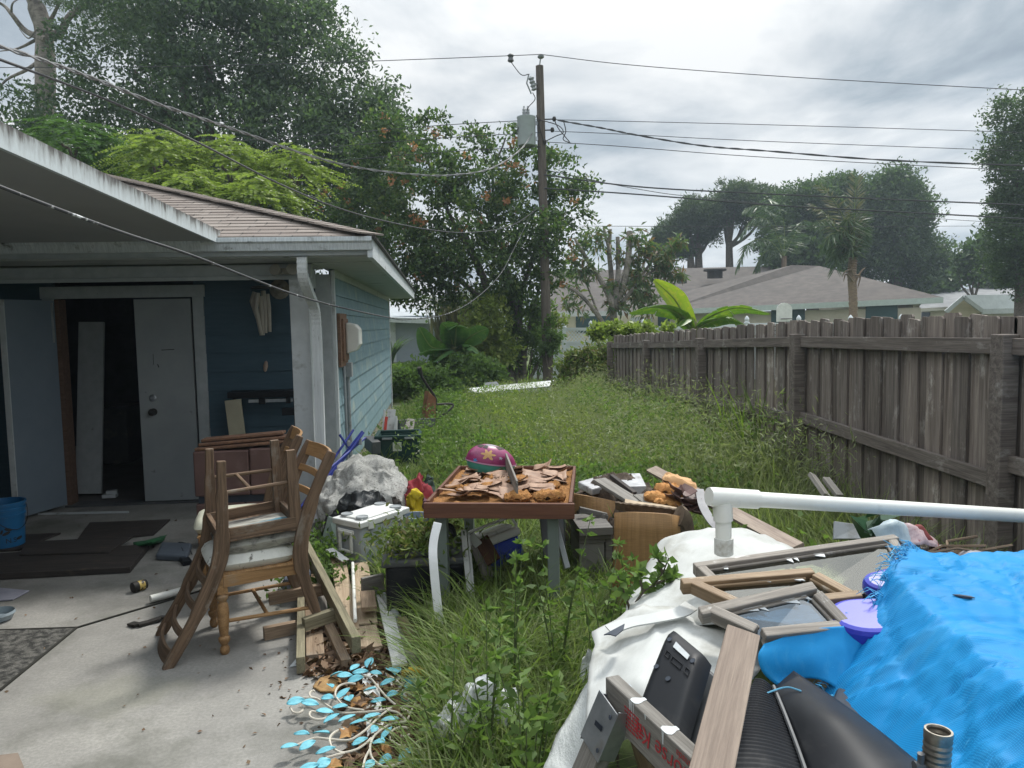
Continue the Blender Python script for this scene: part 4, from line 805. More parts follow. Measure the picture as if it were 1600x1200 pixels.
# pine at the upper left
pt = thing('pine_tree', 'pine with bare crooked upper limbs at the top left corner', 'tree', (at(60, 500, 32).x, 32, 0)); Yp = 32
def pp(px, py, dy=0): return at(px, py, Yp+dy)
b = MB(); b.tube(spline([(at(60, 500, Yp).x, Yp, -.3), pp(70, 250), pp(70, 70), pp(60, 20), pp(40, -30), pp(30, -90)], 6), [.36]*12+[.32]*8+[.24]*11, 10); b.build('trunk', m_barkg, pt, smooth=True)
for P, r0 in (([(72, 62), (40, 48), (18, 22), (5, 8), (-20, -5)], .13), ([(76, 55), (95, 50), (112, 22), (150, 0), (180, -30)], .19), ([(60, 60), (30, 75), (0, 80)], .07), ([(75, 40), (90, 10), (105, -20)], .09), ([(62, 30), (48, 8), (52, -20)], .07), ([(18, 22), (20, 5), (36, -5)], .05), ([(80, 60), (60, 45), (45, 60), (30, 45)], .05), ([(70, 90), (40, 110), (10, 125), (-10, 150)], .09)):
    b = MB(); Q = spline([pp(p[0], p[1], rnd(-.6, .6)) for p in P], 5); b.tube(Q, [r0*(1-.75*i/(len(Q)-1)) for i in range(len(Q))], 7); b.build('limb', m_barkg, pt, smooth=True)
np_mesh('needles', crownV([bl(150, 40, 40, Yp), bl(200, 10, 50, Yp), bl(100, -30, 50, Yp), bl(-10, -10, 25, Yp)], 70, 90, .30, .022, .5, outb=.2), None, l_pine, pt)
# feathery bright trees above the roof
def feathery(px, py, rx, ry, Y, n, mat, t):
    c = at(px, py, Y); k = Y/1200; Vs = []
    for i in range(n):
        a = rng.random()*6.283; r = math.sqrt(rng.random()); tip = np.array([c.x+math.cos(a)*r*rx*k, c.y+math.sin(a)*r*rx*k*.8, c.z+ry*k*(1-r*r*1.5)+rng.normal()*.1])
        d = np.array([math.cos(a), math.sin(a)*.8, -.10+rng.normal()*.14]); L = .62+.35*rng.random(); m_ = 15
        tt = np.linspace(0, 1, m_)[:, None]; pos = tip+d*L*tt+np.array([0, 0, -1])*.20*L*tt**2; sd_ = unit(np.cross(d, [0, 0, 1.])[None])
        for s_ in (-1, 1): Vs.append(leafV(pos, sd_*s_+d*.35+rng.normal(size=(m_, 3))*.08, .17*(1-.55*tt[:, 0]), .05, .02))
    np_mesh('foliage', np.concatenate(Vs), None, mat, t)
    b = MB(); g_ = t.location
    for q in ((px-rx*.3, py), (px+rx*.3, py)): b.tube(spline([Vector((g_.x, g_.y, max(0, 0))), at(px, py+50, Y), at(*q, Y)], 5), .035, 5)
    b.build('stem', m_bark, t, smooth=True)
for px, py, rx, ry, Y_, n, mt, lab in ((115, 225, 62, 28, 19.6, 150, l_mimd, 'darker feathery leaved tree just above the porch roof edge on the left'), (245, 252, 42, 38, 18.6, 120, l_lime, 'bright feathery tree crown above the brown roof, left of the middle one'), (360, 258, 48, 34, 19.3, 130, l_lime, 'bright feathery tree crown in the middle above the brown roof'), (462, 270, 38, 34, 18.8, 105, l_lime, 'bright feathery tree crown farthest right above the brown roof'), (290, 296, 46, 24, 17.9, 130, l_lime, 'low yellow green feathery crown touching the roof hip'), (400, 308, 50, 24, 17.9, 130, l_lime, 'low yellow green feathery crown beside the roof hip, right one'), (180, 262, 50, 30, 20.5, 120, l_mimd, 'dark feathery crown between the bright ones and the porch roof')):
    t = thing('feathery_tree', lab, 'tree', (at(px, 500, Y_).x, Y_, 0), 'feathery leaved trees behind the roof'); feathery(px, py, rx, ry, Y_, n, mt, t)
# tree with seed clusters beside the pole
Y = 23
tb = [bl(px, py, r, Y+dy) for px, py, r, dy in ((560, 330, 62, .5), (610, 270, 62, 0), (655, 205, 30, .2), (600, 215, 36, .5), (685, 190, 18, 0), (660, 300, 72, -.6), (640, 385, 78, -.3), (720, 360, 85, -.8), (760, 290, 66, -.5), (790, 210, 17, 0), (745, 235, 30, .2), (820, 275, 52, -.4), (870, 270, 38, -.2), (885, 330, 46, -.3), (840, 350, 62, -1.2), (800, 410, 66, -.8), (730, 425, 62, 0), (850, 420, 44, -.6), (590, 420, 62, .2), (680, 440, 48, .2), (530, 360, 42, .6), (905, 300, 22, 0), (780, 465, 40, .3))]
mt_ = thing('seed_tree', 'dark leafy tree with orange seed clusters in front of the utility pole', 'tree', (at(800, 590, Y).x, Y, -.2))
np_mesh('crown', crownV(tb, 520, 66, .145, .078, .42, outb=.5, inner=.5, up=.3), None, l_mid, mt_)
np_mesh('seed_clusters', crownV(tb[:14]+tb[17:19], 80, 16, .11, .07, .14, inner=.96), None, l_seed, mt_)
for P, r0 in (([(796, 592), (790, 560), (778, 510), (770, 480), (750, 420), (720, 360)], .20), ([(808, 592), (812, 560), (812, 505), (815, 460), (840, 380), (860, 310)], .12), ([(818, 592), (820, 550), (830, 500), (845, 440)], .10), ([(826, 596), (845, 560), (852, 545)], .06), ([(796, 585), (800, 540), (805, 500), (790, 440), (760, 330)], .11), ([(770, 480), (700, 420), (640, 340), (610, 270)], .09), ([(750, 420), (700, 330), (660, 230)], .08), ([(840, 380), (885, 330)], .05), ([(812, 505), (770, 300), (790, 215)], .06)):
    b = MB(); Q = spline([at(p[0], p[1], Y+rnd(-.15, .15)) for p in P], 5); Q[0].z -= .2; b.tube(Q, [r0*(1-.6*i/(len(Q)-1)) for i in range(len(Q))], 9); b.build('trunk', MAT('seed_tree_bark', (.17, .15, .13), (.09, .08, .07), .9, (3, 3, 1), 5, .6, bd=.03) if 'seed_tree_bark' not in bpy.data.materials else bpy.data.materials['seed_tree_bark'], mt_, smooth=True)
# yellow green shrubs and dead fronds around its foot
def shrub(name, label, blobs, mat, n, per, L, W, clump, group=None, stems=0, base=None, **k):
    c = blobs[0]; t = thing(name, label, 'shrub', base or (c[0], c[1], gz(c[0], c[1])), group); np_mesh('foliage', crownV(blobs, n, per, L, W, clump, **k), None, mat, t)
    b = MB(); g_ = Vector((c[0], c[1], gz(c[0], c[1])-.05))
    for q in blobs[:6]: b.tube(spline([g_+Vector((rnd(-.1, .1), rnd(-.1, .1), 0)), g_.lerp(Vector(q[:3]), .6)+Vector((0, 0, .1)), Vector(q[:3])], 4), .018, 5)
    b.build('stems', m_bark, t); return t
shrub('shrub', 'yellow green bush left of the leaning tree trunks', [bl(px, py, r, 21.5) for px, py, r in ((755, 510, 34), (730, 550, 30), (780, 545, 26), (765, 490, 24))], l_yel, 130, 34, .14, .07, .3, 'bushes at the back of the yard')
shrub('shrub', 'leafy green bush right behind the tree trunks by the pole', [bl(px, py, r, 23) for px, py, r in ((820, 505, 32), (835, 545, 28), (800, 470, 26), (790, 550, 24), (845, 480, 16))], l_shrub, 130, 34, .14, .07, .3, 'bushes at the back of the yard')
shrub('shrub', 'small yellow leaved bush between pole and white fence', [bl(px, py, r, 24.2) for px, py, r in ((838, 500, 18), (868, 500, 15), (850, 520, 15))], l_yel, 50, 30, .13, .06, .22, 'bushes at the back of the yard')
t = thing('dry_palm', 'clump of grey drooping dry palm fronds behind the banana plant', 'plant', (at(715, 560, 26).x, 26, gz(0, 26)))
P0 = np.array(at(715, 560, 26)); nn_ = 420; az = rng.random(nn_)*6.283; Vv, Ff = bladeV(np.tile(P0, (nn_, 1))+rng.normal(size=(nn_, 3))*np.array([.35, .3, .1]), 1.9+.7*rng.random(nn_), .04+.03*rng.random(nn_), .1+.22*rng.random(nn_), az); np_mesh('fronds', Vv, Ff, l_palmd, t)
for lab, bb_ in (('dense vine covered mound in the yard behind the white mattress', [(735, 590, 34, 19), (700, 590, 30, 19.5), (765, 595, 22, 19), (740, 575, 24, 19.5), (690, 610, 26, 18)]), ('low bushy mound at the far corner of the blue house', [(640, 600, 26, 18), (665, 605, 22, 18), (620, 605, 24, 18.5), (650, 590, 20, 18.5)])):
    shrub('vine_mound', lab, [bl(px, py, r, y) for px, py, r, y in bb_], l_shrub, 260, 34, .10, .07, .22, 'overgrown mounds in the back of the yard')
shrub('fence_vines', 'tangled vines smothering the far end of the board fence', [bl(px, py, r, y) for px, py, r, y in ((890, 602, 12, 14.8), (905, 585, 13, 14.5), (900, 560, 10, 14.6), (918, 550, 12, 14.4), (935, 575, 14, 14), (950, 548, 11, 13.8), (925, 602, 13, 14.2), (960, 578, 12, 13.6), (978, 556, 8, 13.2), (955, 604, 12, 13.6), (882, 580, 8, 14.8))], l_vine, 150, 34, .10, .055, .2, base=(at(910, 560, 14.5).x, 14.5, -.2))
shrub('fence_vines', 'bright vine running along the top of the board fence before the white fence', [bl(px, py, r, y) for px, py, r, y in ((935, 519, 10, 15.5), (960, 517, 11, 15), (985, 517, 9, 14.5), (1010, 516, 7, 14), (1040, 514, 6, 13))], l_lime, 90, 26, .10, .06, .12, base=(at(960, 520, 15).x+.2, 15, -.2))
shrub('pole_vine', 'leafy vine clinging to the lower utility pole', [bl(px, py, r, PYY-.25) for px, py, r in ((858, 520, 9), (866, 530, 12), (862, 545, 9), (852, 545, 7), (860, 500, 6))], l_shrub, 40, 26, .12, .07, .14)
# ---- bananas
m_ban = None
def banmat(name, c1, c2, c3):
    m, nt_, bs, out = nodes(name); v = gco(nt_); f = noise(nt_, gco(nt_, (30, 2, 1)), 2, 4, .6); f2 = noise(nt_, v, 2.4, 4, .6)
    c = ramp(nt_, [(.35, c2), (.65, c1)], f); c = mixc(nt_, ramp(nt_, [(.5, (0, 0, 0)), (.68, (1, 1, 1))], f2), c, c3); nt_.links.new(c, bs.inputs['Base Color']); bs.inputs['Roughness'].default_value = .4
    t_ = N(nt_, 'ShaderNodeBsdfTranslucent'); nt_.links.new(mixc(nt_, 1, c, (1.1, 1.15, .5), 'MULTIPLY'), t_.inputs[0]); mx_ = N(nt_, 'ShaderNodeMixShader'); mx_.inputs[0].default_value = .42
    nt_.links.new(bs.outputs[0], mx_.inputs[1]); nt_.links.new(t_.outputs[0], mx_.inputs[2]); nt_.links.new(mx_.outputs[0], out.inputs[0]); return m
bm1 = banmat('banana_leaf', (.10, .20, .03), (.07, .15, .025), (.20, .29, .04)); bm2 = banmat('banana_leaf_dark', (.075, .165, .05), (.055, .13, .04), (.11, .21, .065)); bm3 = banmat('banana_leaf_yellow', (.27, .36, .045), (.20, .31, .04), (.36, .38, .06))
def banana_leaf(P, width, mat, parent, roll=0.0, tears=.12, label=None):
    Q = spline(P, 10); n = len(Q); b = MB(); 
    def fr(i):
        t = (Q[min(i+1, n-1)]-Q[max(i-1, 0)]).normalized(); s_ = t.cross(Vector((0, 0, 1)))
        s_ = s_.normalized() if s_.length > .05 else Vector((1, 0, 0)); return Matrix.Rotation(roll, 3, t) @ s_, t
    for side in (-1, 1):
        i = 0
        while i < n-1:
            run_ = random.randint(2, 6); j = min(i+run_, n-1); rows = []; dz = rnd(-.1, .25); tl = rnd(-.25, .1)
            for k in range(i, j+1):
                u = k/(n-1); wd = width*max(.03, math.sin(math.pi*min(1, (u*.93+.06)))**.6); s_, t = fr(k); nz = s_.cross(t).normalized()
                if nz.z < 0: nz = -nz
                row = [Q[k]+s_*side*wd*f+nz*(wd*.30*f-wd*(.55+dz)*f*f)+t*wd*.35*f+(t*tl*wd*f*(.3 if k in (i, j) else 0)) for f in (0, .33, .66, 1)]
                rows.append(row)
            g = [(i*.1+ii*.1, jj*.33, 0) for ii in range(len(rows)) for jj in range(4)]
            b.grid(rows, g=g); i = j
    o_ = b.build('leaf', mat, parent, smooth=True)
    b = MB(); b.tube(Q, [.03*(1-.8*i/(n-1)) for i in range(n)], 6); b.build('midrib', MAT('midrib', (.2, .27, .08)) if 'midrib' not in bpy.data.materials else bpy.data.materials['midrib'], o_, smooth=True)
    if label: o_['label'] = label
Yb = 19; bt = thing('banana_plant', 'banana plant with bright yellow upright leaf rising over the board fence', 'banana plant', (at(1085, 560, Yb).x, Yb, -.2))
def bp_(*a): return [at(px, py, Yb+dy) for px, py, dy in a]
b = MB(); b.tube(spline(bp_((1085, 620, 0), (1086, 560, 0), (1085, 515, 0), (1078, 495, 0)), 5), [.14]*4+[.11]*12, 10); b.build('stem', MAT('banana_stem', (.22, .25, .09), (.14, .12, .06), .7, (6, 6, 1), 4), bt, smooth=True)
banana_leaf(bp_((1085, 512, 0), (1068, 490, -.2), (1052, 465, -.5), (1022, 438, -.9)), .27, bm3, bt, 1.15)
banana_leaf(bp_((1080, 510, 0), (1060, 490, -.4), (1025, 480, -.9), (984, 489, -1.3)), .22, bm1, bt, .6)
banana_leaf(bp_((1090, 510, 0), (1115, 492, -.4), (1155, 481, -.8), (1203, 490, -1.2)), .20, bm1, bt, -.6)
banana_leaf(bp_((1090, 512, 0), (1110, 502, -.5), (1140, 497, -.9), (1165, 508, -1.2)), .22, bm1, bt, -.5)
banana_leaf(bp_((1082, 515, 0), (1068, 500, -.3), (1060, 510, -.8)), .24, bm1, bt, .3)
Yl = 20; b2 = thing('banana_plant', 'banana plant with broad upright leaves among the shrubs left of the tree trunks', 'banana plant', (at(708, 570, Yl).x, Yl, -.2))
def bq_(*a): return [at(px, py, Yl+dy) for px, py, dy in a]
b = MB(); b.tube(bq_((712, 590, 0), (710, 555, 0), (708, 540, 0)), [.14, .12, .1], 8); b.build('stem', bpy.data.materials['banana_stem'], b2, smooth=True)
for P, wd, rl in ((((708, 545, 0), (690, 545, -.3), (672, 540, -.5), (655, 512, -.7)), .30, .9), (((708, 545, 0), (705, 530, -.3), (700, 515, -.5), (690, 505, -.8)), .3, .8), (((710, 545, 0), (712, 525, -.4), (713, 512, -.6), (716, 508, -.8)), .32, 0), (((712, 545, 0), (730, 530, -.2), (745, 520, -.4), (762, 513, -.6)), .26, -.9), (((712, 548, 0), (730, 540, -.4), (742, 545, -.7), (752, 556, -.9)), .22, -.4), (((706, 548, 0), (690, 546, -.5), (670, 548, -.8), (655, 552, -1)), .18, .4), (((706, 548, 0), (695, 552, -.5), (680, 565, -1.0), (662, 572, -1.2)), .26, .5), (((712, 550, 0), (722, 555, -.5), (728, 565, -.8)), .22, -.3)):
    banana_leaf(bq_(*P), wd, bm2, b2, rl)
# ---- pruned mango tree
Ym = 31; mg = thing('mango_tree', 'hard pruned grey limbed tree with drooping leaves before the tan house', 'tree', (at(955, 520, Ym).x, Ym, -.2))
mb_ = m_barkg
for P, r0, r1 in (([(960, 520), (958, 490), (955, 470), (940, 440), (920, 410), (905, 385), (898, 372)], .28, .09), ([(955, 470), (955, 430), (952, 395), (953, 358)], .2, .13), ([(958, 480), (965, 440), (966, 400), (965, 370)], .2, .13), ([(960, 480), (975, 440), (982, 400), (984, 362)], .22, .2), ([(962, 485), (990, 450), (1010, 420), (1030, 395)], .15, .07), ([(945, 512), (925, 480), (900, 455), (880, 445)], .15, .12), ([(950, 515), (935, 490), (925, 465), (915, 440)], .1, .05), ([(953, 395), (945, 365), (944, 354)], .1, .08), ([(965, 440), (985, 410), (1000, 385)], .09, .04), ([(975, 440), (1010, 430), (1040, 405), (1055, 390)], .08, .03)):
    b = MB(); Q = spline([at(p[0], p[1], Ym+rnd(-.3, .3)) for p in P], 4); b.tube(Q, [.62*(r0+(r1-r0)*i/(len(Q)-1)) for i in range(len(Q))], 8); b.build('limb', mb_, mg, smooth=True)
mblobs = [bl(px, py, r, Ym) for px, py, r in ((925, 375, 22), (910, 400, 18), (920, 425, 16), (905, 440, 12), (900, 475, 16), (1000, 375, 20), (1020, 400, 22), (1045, 405, 22), (1000, 420, 24), (1035, 435, 22), (985, 450, 24), (960, 440, 18), (1050, 380, 14), (1005, 465, 26), (960, 480, 16), (1060, 425, 14), (890, 415, 12), (975, 400, 14))]
np_mesh('crown', crownV(mblobs, 130, 26, .34, .09, .3, outb=.2, up=0, droop=.9, inner=.4), None, l_mango, mg)
# ---- far pines, oaks, palms on the right
PG = 'trees standing behind the tan house'
for i, (px, py0, lab, bbs, th) in enumerate(((1100, 300, 'tall umbrella crowned pine, middle of the three pines behind the tan roof', ((1090, 330, 32), (1075, 345, 26), (1115, 345, 28), (1100, 372, 20), (1060, 355, 20)), 1090), (1180, 285, 'broad pine with the highest crown, rightmost of the pines', ((1150, 310, 30), (1185, 305, 28), (1205, 320, 22), (1130, 330, 26), (1165, 335, 28), (1140, 300, 22)), 1138), (1050, 330, 'smaller pine at the left of the pine group', ((1050, 370, 20), (1040, 365, 14), (1065, 390, 16), (1035, 385, 12)), 1078))):
    Yq = 62; t = thing('pine_tree', lab, 'tree', (at(th, 500, Yq).x, Yq, 0), PG); B_ = [bl(a, c, r, Yq+rnd(-1, 1), .62) for a, c, r in bbs]
    np_mesh('crown', crownV(B_, 150, 80, .40, .10, .8, outb=.3, inner=.35), None, l_pine, t); b = MB(); tp_ = at(th, bbs[0][1]+10, Yq); b.tube([(t.location.x, Yq, -.3), at(th+2, 420, Yq), tp_], [.4, .34, .2], 8)
    for q in B_: 
        fk = at(th, 400-12*i, Yq); b.tube(spline([fk, fk.lerp(Vector(q[:3]), .5)+Vector((0, 0, -.6)), Vector(q[:3])], 4), [.16, .15, .14, .13, .12, .1, .09, .08, .06], 6)
    b.build('trunk', m_bark, t, smooth=True)
YO = 58
tree('oak_tree', 'round dark oak crown right of the tall palm behind the tan house', 'tree', (at(1400, 500, YO).x, YO, 0), [bl(px, py, r, YO+rnd(-1, 1)) for px, py, r in ((1390, 310, 40), (1420, 330, 36), (1370, 340, 40), (1400, 375, 48), (1440, 400, 36), (1455, 425, 28), (1360, 400, 40), (1420, 430, 30), (1395, 290, 24), (1345, 365, 26))], l_far, 620, 80, .30, .16, 1.15, tr=.5, group=PG)
tree('oak_tree', 'dark oak crown left of the tall palm behind the tan house', 'tree', (at(1270, 500, YO).x, YO, 0), [bl(px, py, r, YO+rnd(-1, 1)) for px, py, r in ((1270, 320, 34), (1305, 310, 34), (1240, 340, 36), (1285, 355, 40), (1225, 375, 34), (1265, 390, 34), (1215, 345, 24), (1310, 380, 34), (1320, 300, 24))], l_far, 560, 80, .30, .16, 1.15, tr=.5, group=PG)
tree('oak_tree', 'low bushy tree just above the tan roof below the palm fronds', 'tree', (at(1240, 500, 54).x, 54, 0), [bl(px, py, r, 54) for px, py, r in ((1230, 400, 24), (1260, 400, 22), (1290, 405, 20), (1215, 410, 16))], l_far, 160, 34, .45, .24, 1.0, tr=.3, group=PG)
tree('oak_tree', 'big dark tree cut by the right edge of the picture', 'tree', (at(1600, 500, 32).x, 32, 0), [bl(px, py, r, 32+rnd(-.6, .6)) for px, py, r in ((1580, 180, 34), (1575, 230, 34), (1590, 280, 40), (1585, 330, 38), (1585, 370, 34), (1580, 410, 36), (1600, 435, 32), (1640, 220, 60), (1640, 320, 70), (1640, 400, 60), (1560, 355, 18), (1555, 400, 16))], l_far, 700, 75, .15, .075, .55, tr=.4, group=PG)
tree('small_tree', 'thin see-through tree between the oak and the right edge tree', 'tree', (at(1520, 470, 48).x, 48, 0), [bl(px, py, r, 48) for px, py, r in ((1515, 400, 20), (1535, 390, 20), (1500, 415, 14), (1525, 425, 18), (1545, 420, 18))], l_far, 70, 30, .4, .2, .7, tr=.14, group=PG, inner=.3)
tree('small_tree', 'low dark trees behind the grey roofed house', 'tree', (at(1480, 470, 56).x, 56, 0), [bl(px, py, r, 56) for px, py, r in ((1470, 445, 18), (1490, 440, 16), (1450, 450, 14), (1555, 445, 20), (1580, 455, 20))], l_far, 90, 34, .45, .24, .9, tr=.2, group=PG)
def frond(P, nl, L, W, droop, mat, parent, name='frond'):
    Q = spline(P, 10); n = len(Q); idx = np.linspace(2, n-1.001, nl); Vs = []
    pts = np.array([Q[int(i)].lerp(Q[int(i)+1], i-int(i)) for i in idx]); tn = np.array([(Q[int(i)+1]-Q[int(i)]).normalized() for i in idx])
    sd_ = unit(np.cross(tn, np.tile([0, 0, 1.], (nl, 1)))); u = np.linspace(0, 1, nl)
    for s_ in (-1, 1): Vs.append(leafV(pts, sd_*s_+tn*.55+np.array([0, 0, -droop])+rng.normal(size=(nl, 3))*.12, L*(1.05-.6*np.abs(u-.4)), W, .02))
    o_ = np_mesh(name, np.concatenate(Vs), None, mat, parent); b = MB(); b.tube(Q, [.03*(1-.8*i/(n-1)) for i in range(n)], 5); b.build('rachis', bpy.data.materials['midrib'], o_, smooth=True); return o_
Yk = 33; pm = thing('palm_tree', 'palm with drooping windblown fronds and ringed trunk rising behind the board fence', 'palm', (at(1334, 500, Yk).x, Yk, -.2))
b = MB(); Q = spline([at(1333, 540, Yk), at(1333, 470, Yk), at(1331, 430, Yk), at(1333, 402, Yk)], 14); b.tube(Q, [(.20 if i % 2 else .175) for i in range(len(Q))], 10); b.build('trunk', MAT('palm_trunk', (.27, .20, .135), (.15, .11, .08), .9, (9, 2, 2), 4, .6), pm, smooth=True)
b = MB()
for P in ([(1332, 440), (1322, 428), (1318, 440)], [(1334, 445), (1345, 425), (1352, 418)], [(1332, 430), (1328, 412), (1334, 400)], [(1335, 430), (1344, 432), (1340, 450)], [(1331, 420), (1320, 425), (1316, 433)]): b.tube(spline([at(*p, Yk-.15) for p in P], 4), [.10, .10, .09, .08, .07, .06, .05, .04, .02], 6, squash=.4)
b.build('dry_sheaths', MAT('dry_sheath', (.26, .20, .14), (.16, .12, .08), .9, ns=5), pm, smooth=True)
for P, mt, L, dr in (([(1333, 402), (1335, 370), (1335, 330), (1338, 280)], l_palmd, .75, -.5), ([(1333, 402), (1325, 360), (1308, 320), (1282, 290)], l_palmd, .8, .2), ([(1333, 402), (1322, 370), (1300, 345), (1275, 345)], l_palm, .9, .9), ([(1333, 402), (1320, 375), (1300, 365), (1285, 385)], l_palm, 1.0, 1.0), ([(1333, 402), (1326, 370), (1312, 358), (1300, 400)], l_palm, 1.1, 1.0), ([(1333, 402), (1335, 365), (1345, 345), (1348, 370)], l_palm, .9, .9), ([(1333, 402), (1330, 360), (1325, 340), (1318, 370)], l_palm, 1.0, 1.0), ([(1333, 402), (1338, 370), (1340, 345), (1345, 330)], l_palm, .8, .3), ([(1333, 402), (1315, 372), (1290, 335), (1268, 318)], l_palmd, .8, .5), ([(1333, 402), (1322, 385), (1312, 385), (1305, 418)], l_palm, 1.0, 1.0)):
    frond([at(p[0], p[1], Yk+rnd(-.4, .4)) for p in P], 42, L, .06, dr, mt, pm)
Yk = 50; p2 = thing('palm_tree', 'arching palm fronds above the tan roof left of the oak crowns', 'palm', (at(1225, 500, Yk).x, Yk, -.2))
b = MB(); b.tube([at(1225, 540, Yk), at(1225, 400, Yk)], .18, 8); b.build('trunk', bpy.data.materials['palm_trunk'], p2, smooth=True)
for P in ([(1225, 400), (1205, 350), (1180, 340), (1158, 365)], [(1225, 400), (1200, 375), (1170, 380), (1152, 415)], [(1225, 400), (1210, 345), (1190, 322), (1165, 325)], [(1225, 400), (1225, 350), (1215, 325), (1200, 310)], [(1225, 400), (1245, 360), (1255, 345), (1275, 350)], [(1225, 400), (1205, 390), (1190, 400), (1182, 420)]):
    frond([at(p[0], p[1], Yk+rnd(-.4, .4)) for p in P], 46, 1.3, .09, .7, l_palm, p2)
# agave-like potted plant by the left neighbour
t = thing('spiky_plant', 'dark spiky plant against the grey blue house wall', 'plant', (at(612, 552, 33).x, 33, 0)); nn_ = 60; P0 = np.array([t.location.x, 33, .1])
Vv, Ff = bladeV(np.tile(P0, (nn_, 1)), 1.0+.6*rng.random(nn_), .09+.03*rng.random(nn_), .4+.5*rng.random(nn_)); np_mesh('leaves', Vv, Ff, l_oak, t)
# ------------------------------------------------------------------ grass and weeds
l_grass = LEAF('grass_blades', [(.13, .175, .06), (.17, .22, .075), (.22, .265, .10), (.28, .30, .16)], .5, .6, .18)
l_grassb = LEAF('bright_grass_blades', [(.09, .15, .025), (.13, .20, .035), (.18, .25, .05)], .45, .5)
l_lawn = LEAF('lawn_blades', [(.10, .17, .025), (.14, .22, .035), (.18, .26, .04)], .45, .6)
l_weed = LEAF('weed_leaves', [(.085, .14, .042), (.11, .18, .05), (.14, .215, .06), (.18, .26, .08)], .48, .55, .2)
def gzv(P): return np.array([gz(x, y) for x, y in P])
def grass(name, poly, n, H, W, lean, mat, z=None, droop=.5, par=None, hf=None):
    q = scatter(poly, n); P = np.column_stack([q, gzv(q)]); h = H[0]+(H[1]-H[0])*rng.random(len(q))
    if hf is not None: h = h*hf(q)
    V, F = bladeV(P, h, W[0]+(W[1]-W[0])*rng.random(len(q)), lean[0]+(lean[1]-lean[0])*rng.random(len(q)), None, droop); o_ = np_mesh(name, V, F, mat, par)
    if par is None: stru(o_, 'stuff')
    return o_
from mathutils import noise as mnoise
def patch(q, s=.8, lo=.55, hi=1.25): return np.array([lo+(hi-lo)*(.5+.5*mnoise.noise(Vector((x*s, y*s, 3)))) for x, y in q])
yard = [(.9, 5.0), (2.9, 4.2), (2.95, 13.2), (2.2, 17.5), (.3, 17), (-.75, 15), (-.9, 9), (.0, 6.2)]
o = grass('tall_grass', yard, 56000, (.34, .80), (.005, .011), (.25, .9), l_grass, hf=lambda q: patch(q, 1.3, .3, 1.45)*(.6+.4*np.clip((q[:, 0]+.6)/2.2, 0, 1))); stru(o, 'stuff', 'tall wild green grass filling the yard along the board fence', 'grass')
o = grass('bright_grass', [(.9, 5.2), (2.6, 4.6), (2.6, 7.5), (1.6, 8.5), (.6, 6.6)], 9000, (.3, .6), (.006, .012), (.4, 1.0), l_grassb, hf=lambda q: patch(q, 1.6, .5, 1.2)); stru(o, 'stuff', 'brighter arching grass behind the pile of boards', 'grass')
# seed-head haze of the wild grass: thin pale stems
l_stem = LEAF('grass_stems', [(.22, .245, .13), (.27, .29, .16), (.18, .22, .09)], .45, .7)
o = grass('grass_stems', [(.3, 8.5), (2.85, 5.2), (2.9, 13), (1.8, 17), (.6, 15)], 22000, (.45, .95), (.003, .006), (.15, .5), l_stem, hf=lambda q: patch(q, 1.1, .35, 1.25)); stru(o, 'stuff', 'pale feathery grass stems standing above the wild grass', 'grass')
q = scatter([(-.95, 6.6), (.6, 5.6), (1.0, 9), (.6, 17), (-.7, 16)], 900); P = np.column_stack([q, gzv(q)+.05+.12*rng.random(len(q))]); P = np.repeat(P, 30, 0)+rng.normal(size=(len(q)*30, 3))*np.array([.16, .16, .07])
o = np_mesh('ground_weeds', leafV(P, rng.normal(size=P.shape)+[0, 0, .5], .045+.03*rng.random(len(P)), .03+.015*rng.random(len(P))), None, l_shrub); stru(o, 'stuff', 'leafy ground weeds between the blue wall and the tall grass', 'weeds')
o = grass('lawn_grass', [(-3.2, 17.5), (4, 18), (6, 33), (-8, 36), (-7, 20)], 26000, (.07, .16), (.02, .035), (.2, .6), l_lawn); stru(o, 'stuff', 'mown bright lawn of the neighbour seen past the house corner', 'lawn')
# tall tufts against the fence
TG = 'tall grass tufts against the board fence'
for k, (px, py, Yq, n, H, lab, mt) in enumerate(((1050, 600, 10.2, 130, 1.25, 'tall grass tuft before the fence, leftmost of the tufts', l_grass), (1140, 640, 8.0, 120, 1.1, 'yellowing drooping grass tuft before the middle of the fence', l_dead), (1205, 660, 6.9, 170, 1.45, 'tallest green grass tuft, just left of the leaning rail', l_grassb), (1245, 690, 6.2, 110, 1.15, 'grass tuft at the foot of the fence post by the leaning rail', l_grass), (1290, 740, 5.5, 90, .75, 'low grass tuft below the leaning fence rail', l_grass))):
    p = at(px, py, Yq); p.x = min(p.x, FX-.15); t = thing('grass_tuft', lab, 'grass', (p.x, Yq, gz(p.x, Yq)), TG); P = np.tile([p.x, Yq, gz(p.x, Yq)], (n, 1))+rng.normal(size=(n, 3))*np.array([.12, .22, .01]); V, F = bladeV(P, H*(.55+.55*rng.random(n)), .012+.010*rng.random(n), .25+.6*rng.random(n), np.pi+rng.normal(size=n)*1.3, .75); np_mesh('blades', V, F, mt, t)
# dead brush below the fence
q = scatter([(1.35, 4.6), (2.0, 3.7), (2.85, 3.2), (2.9, 5.2), (2.1, 5.4)], 2600); P = np.column_stack([q, gzv(q)]); V, F = bladeV(P, .25+.4*rng.random(len(q)), .004+.005*rng.random(len(q)), .5+.8*rng.random(len(q)), None, .9); o = np_mesh('dead_brush', V, F, l_dead); stru(o, 'stuff', 'brown dead brush at the foot of the board fence', 'dead grass')
o = grass('fence_grass', [(1.6, 3.4), (2.9, 2.2), (2.92, 5.0), (2.3, 4.3)], 2600, (.3, .75), (.006, .013), (.3, .9), l_grass); stru(o, 'stuff', 'grass growing before the near end of the board fence', 'grass')

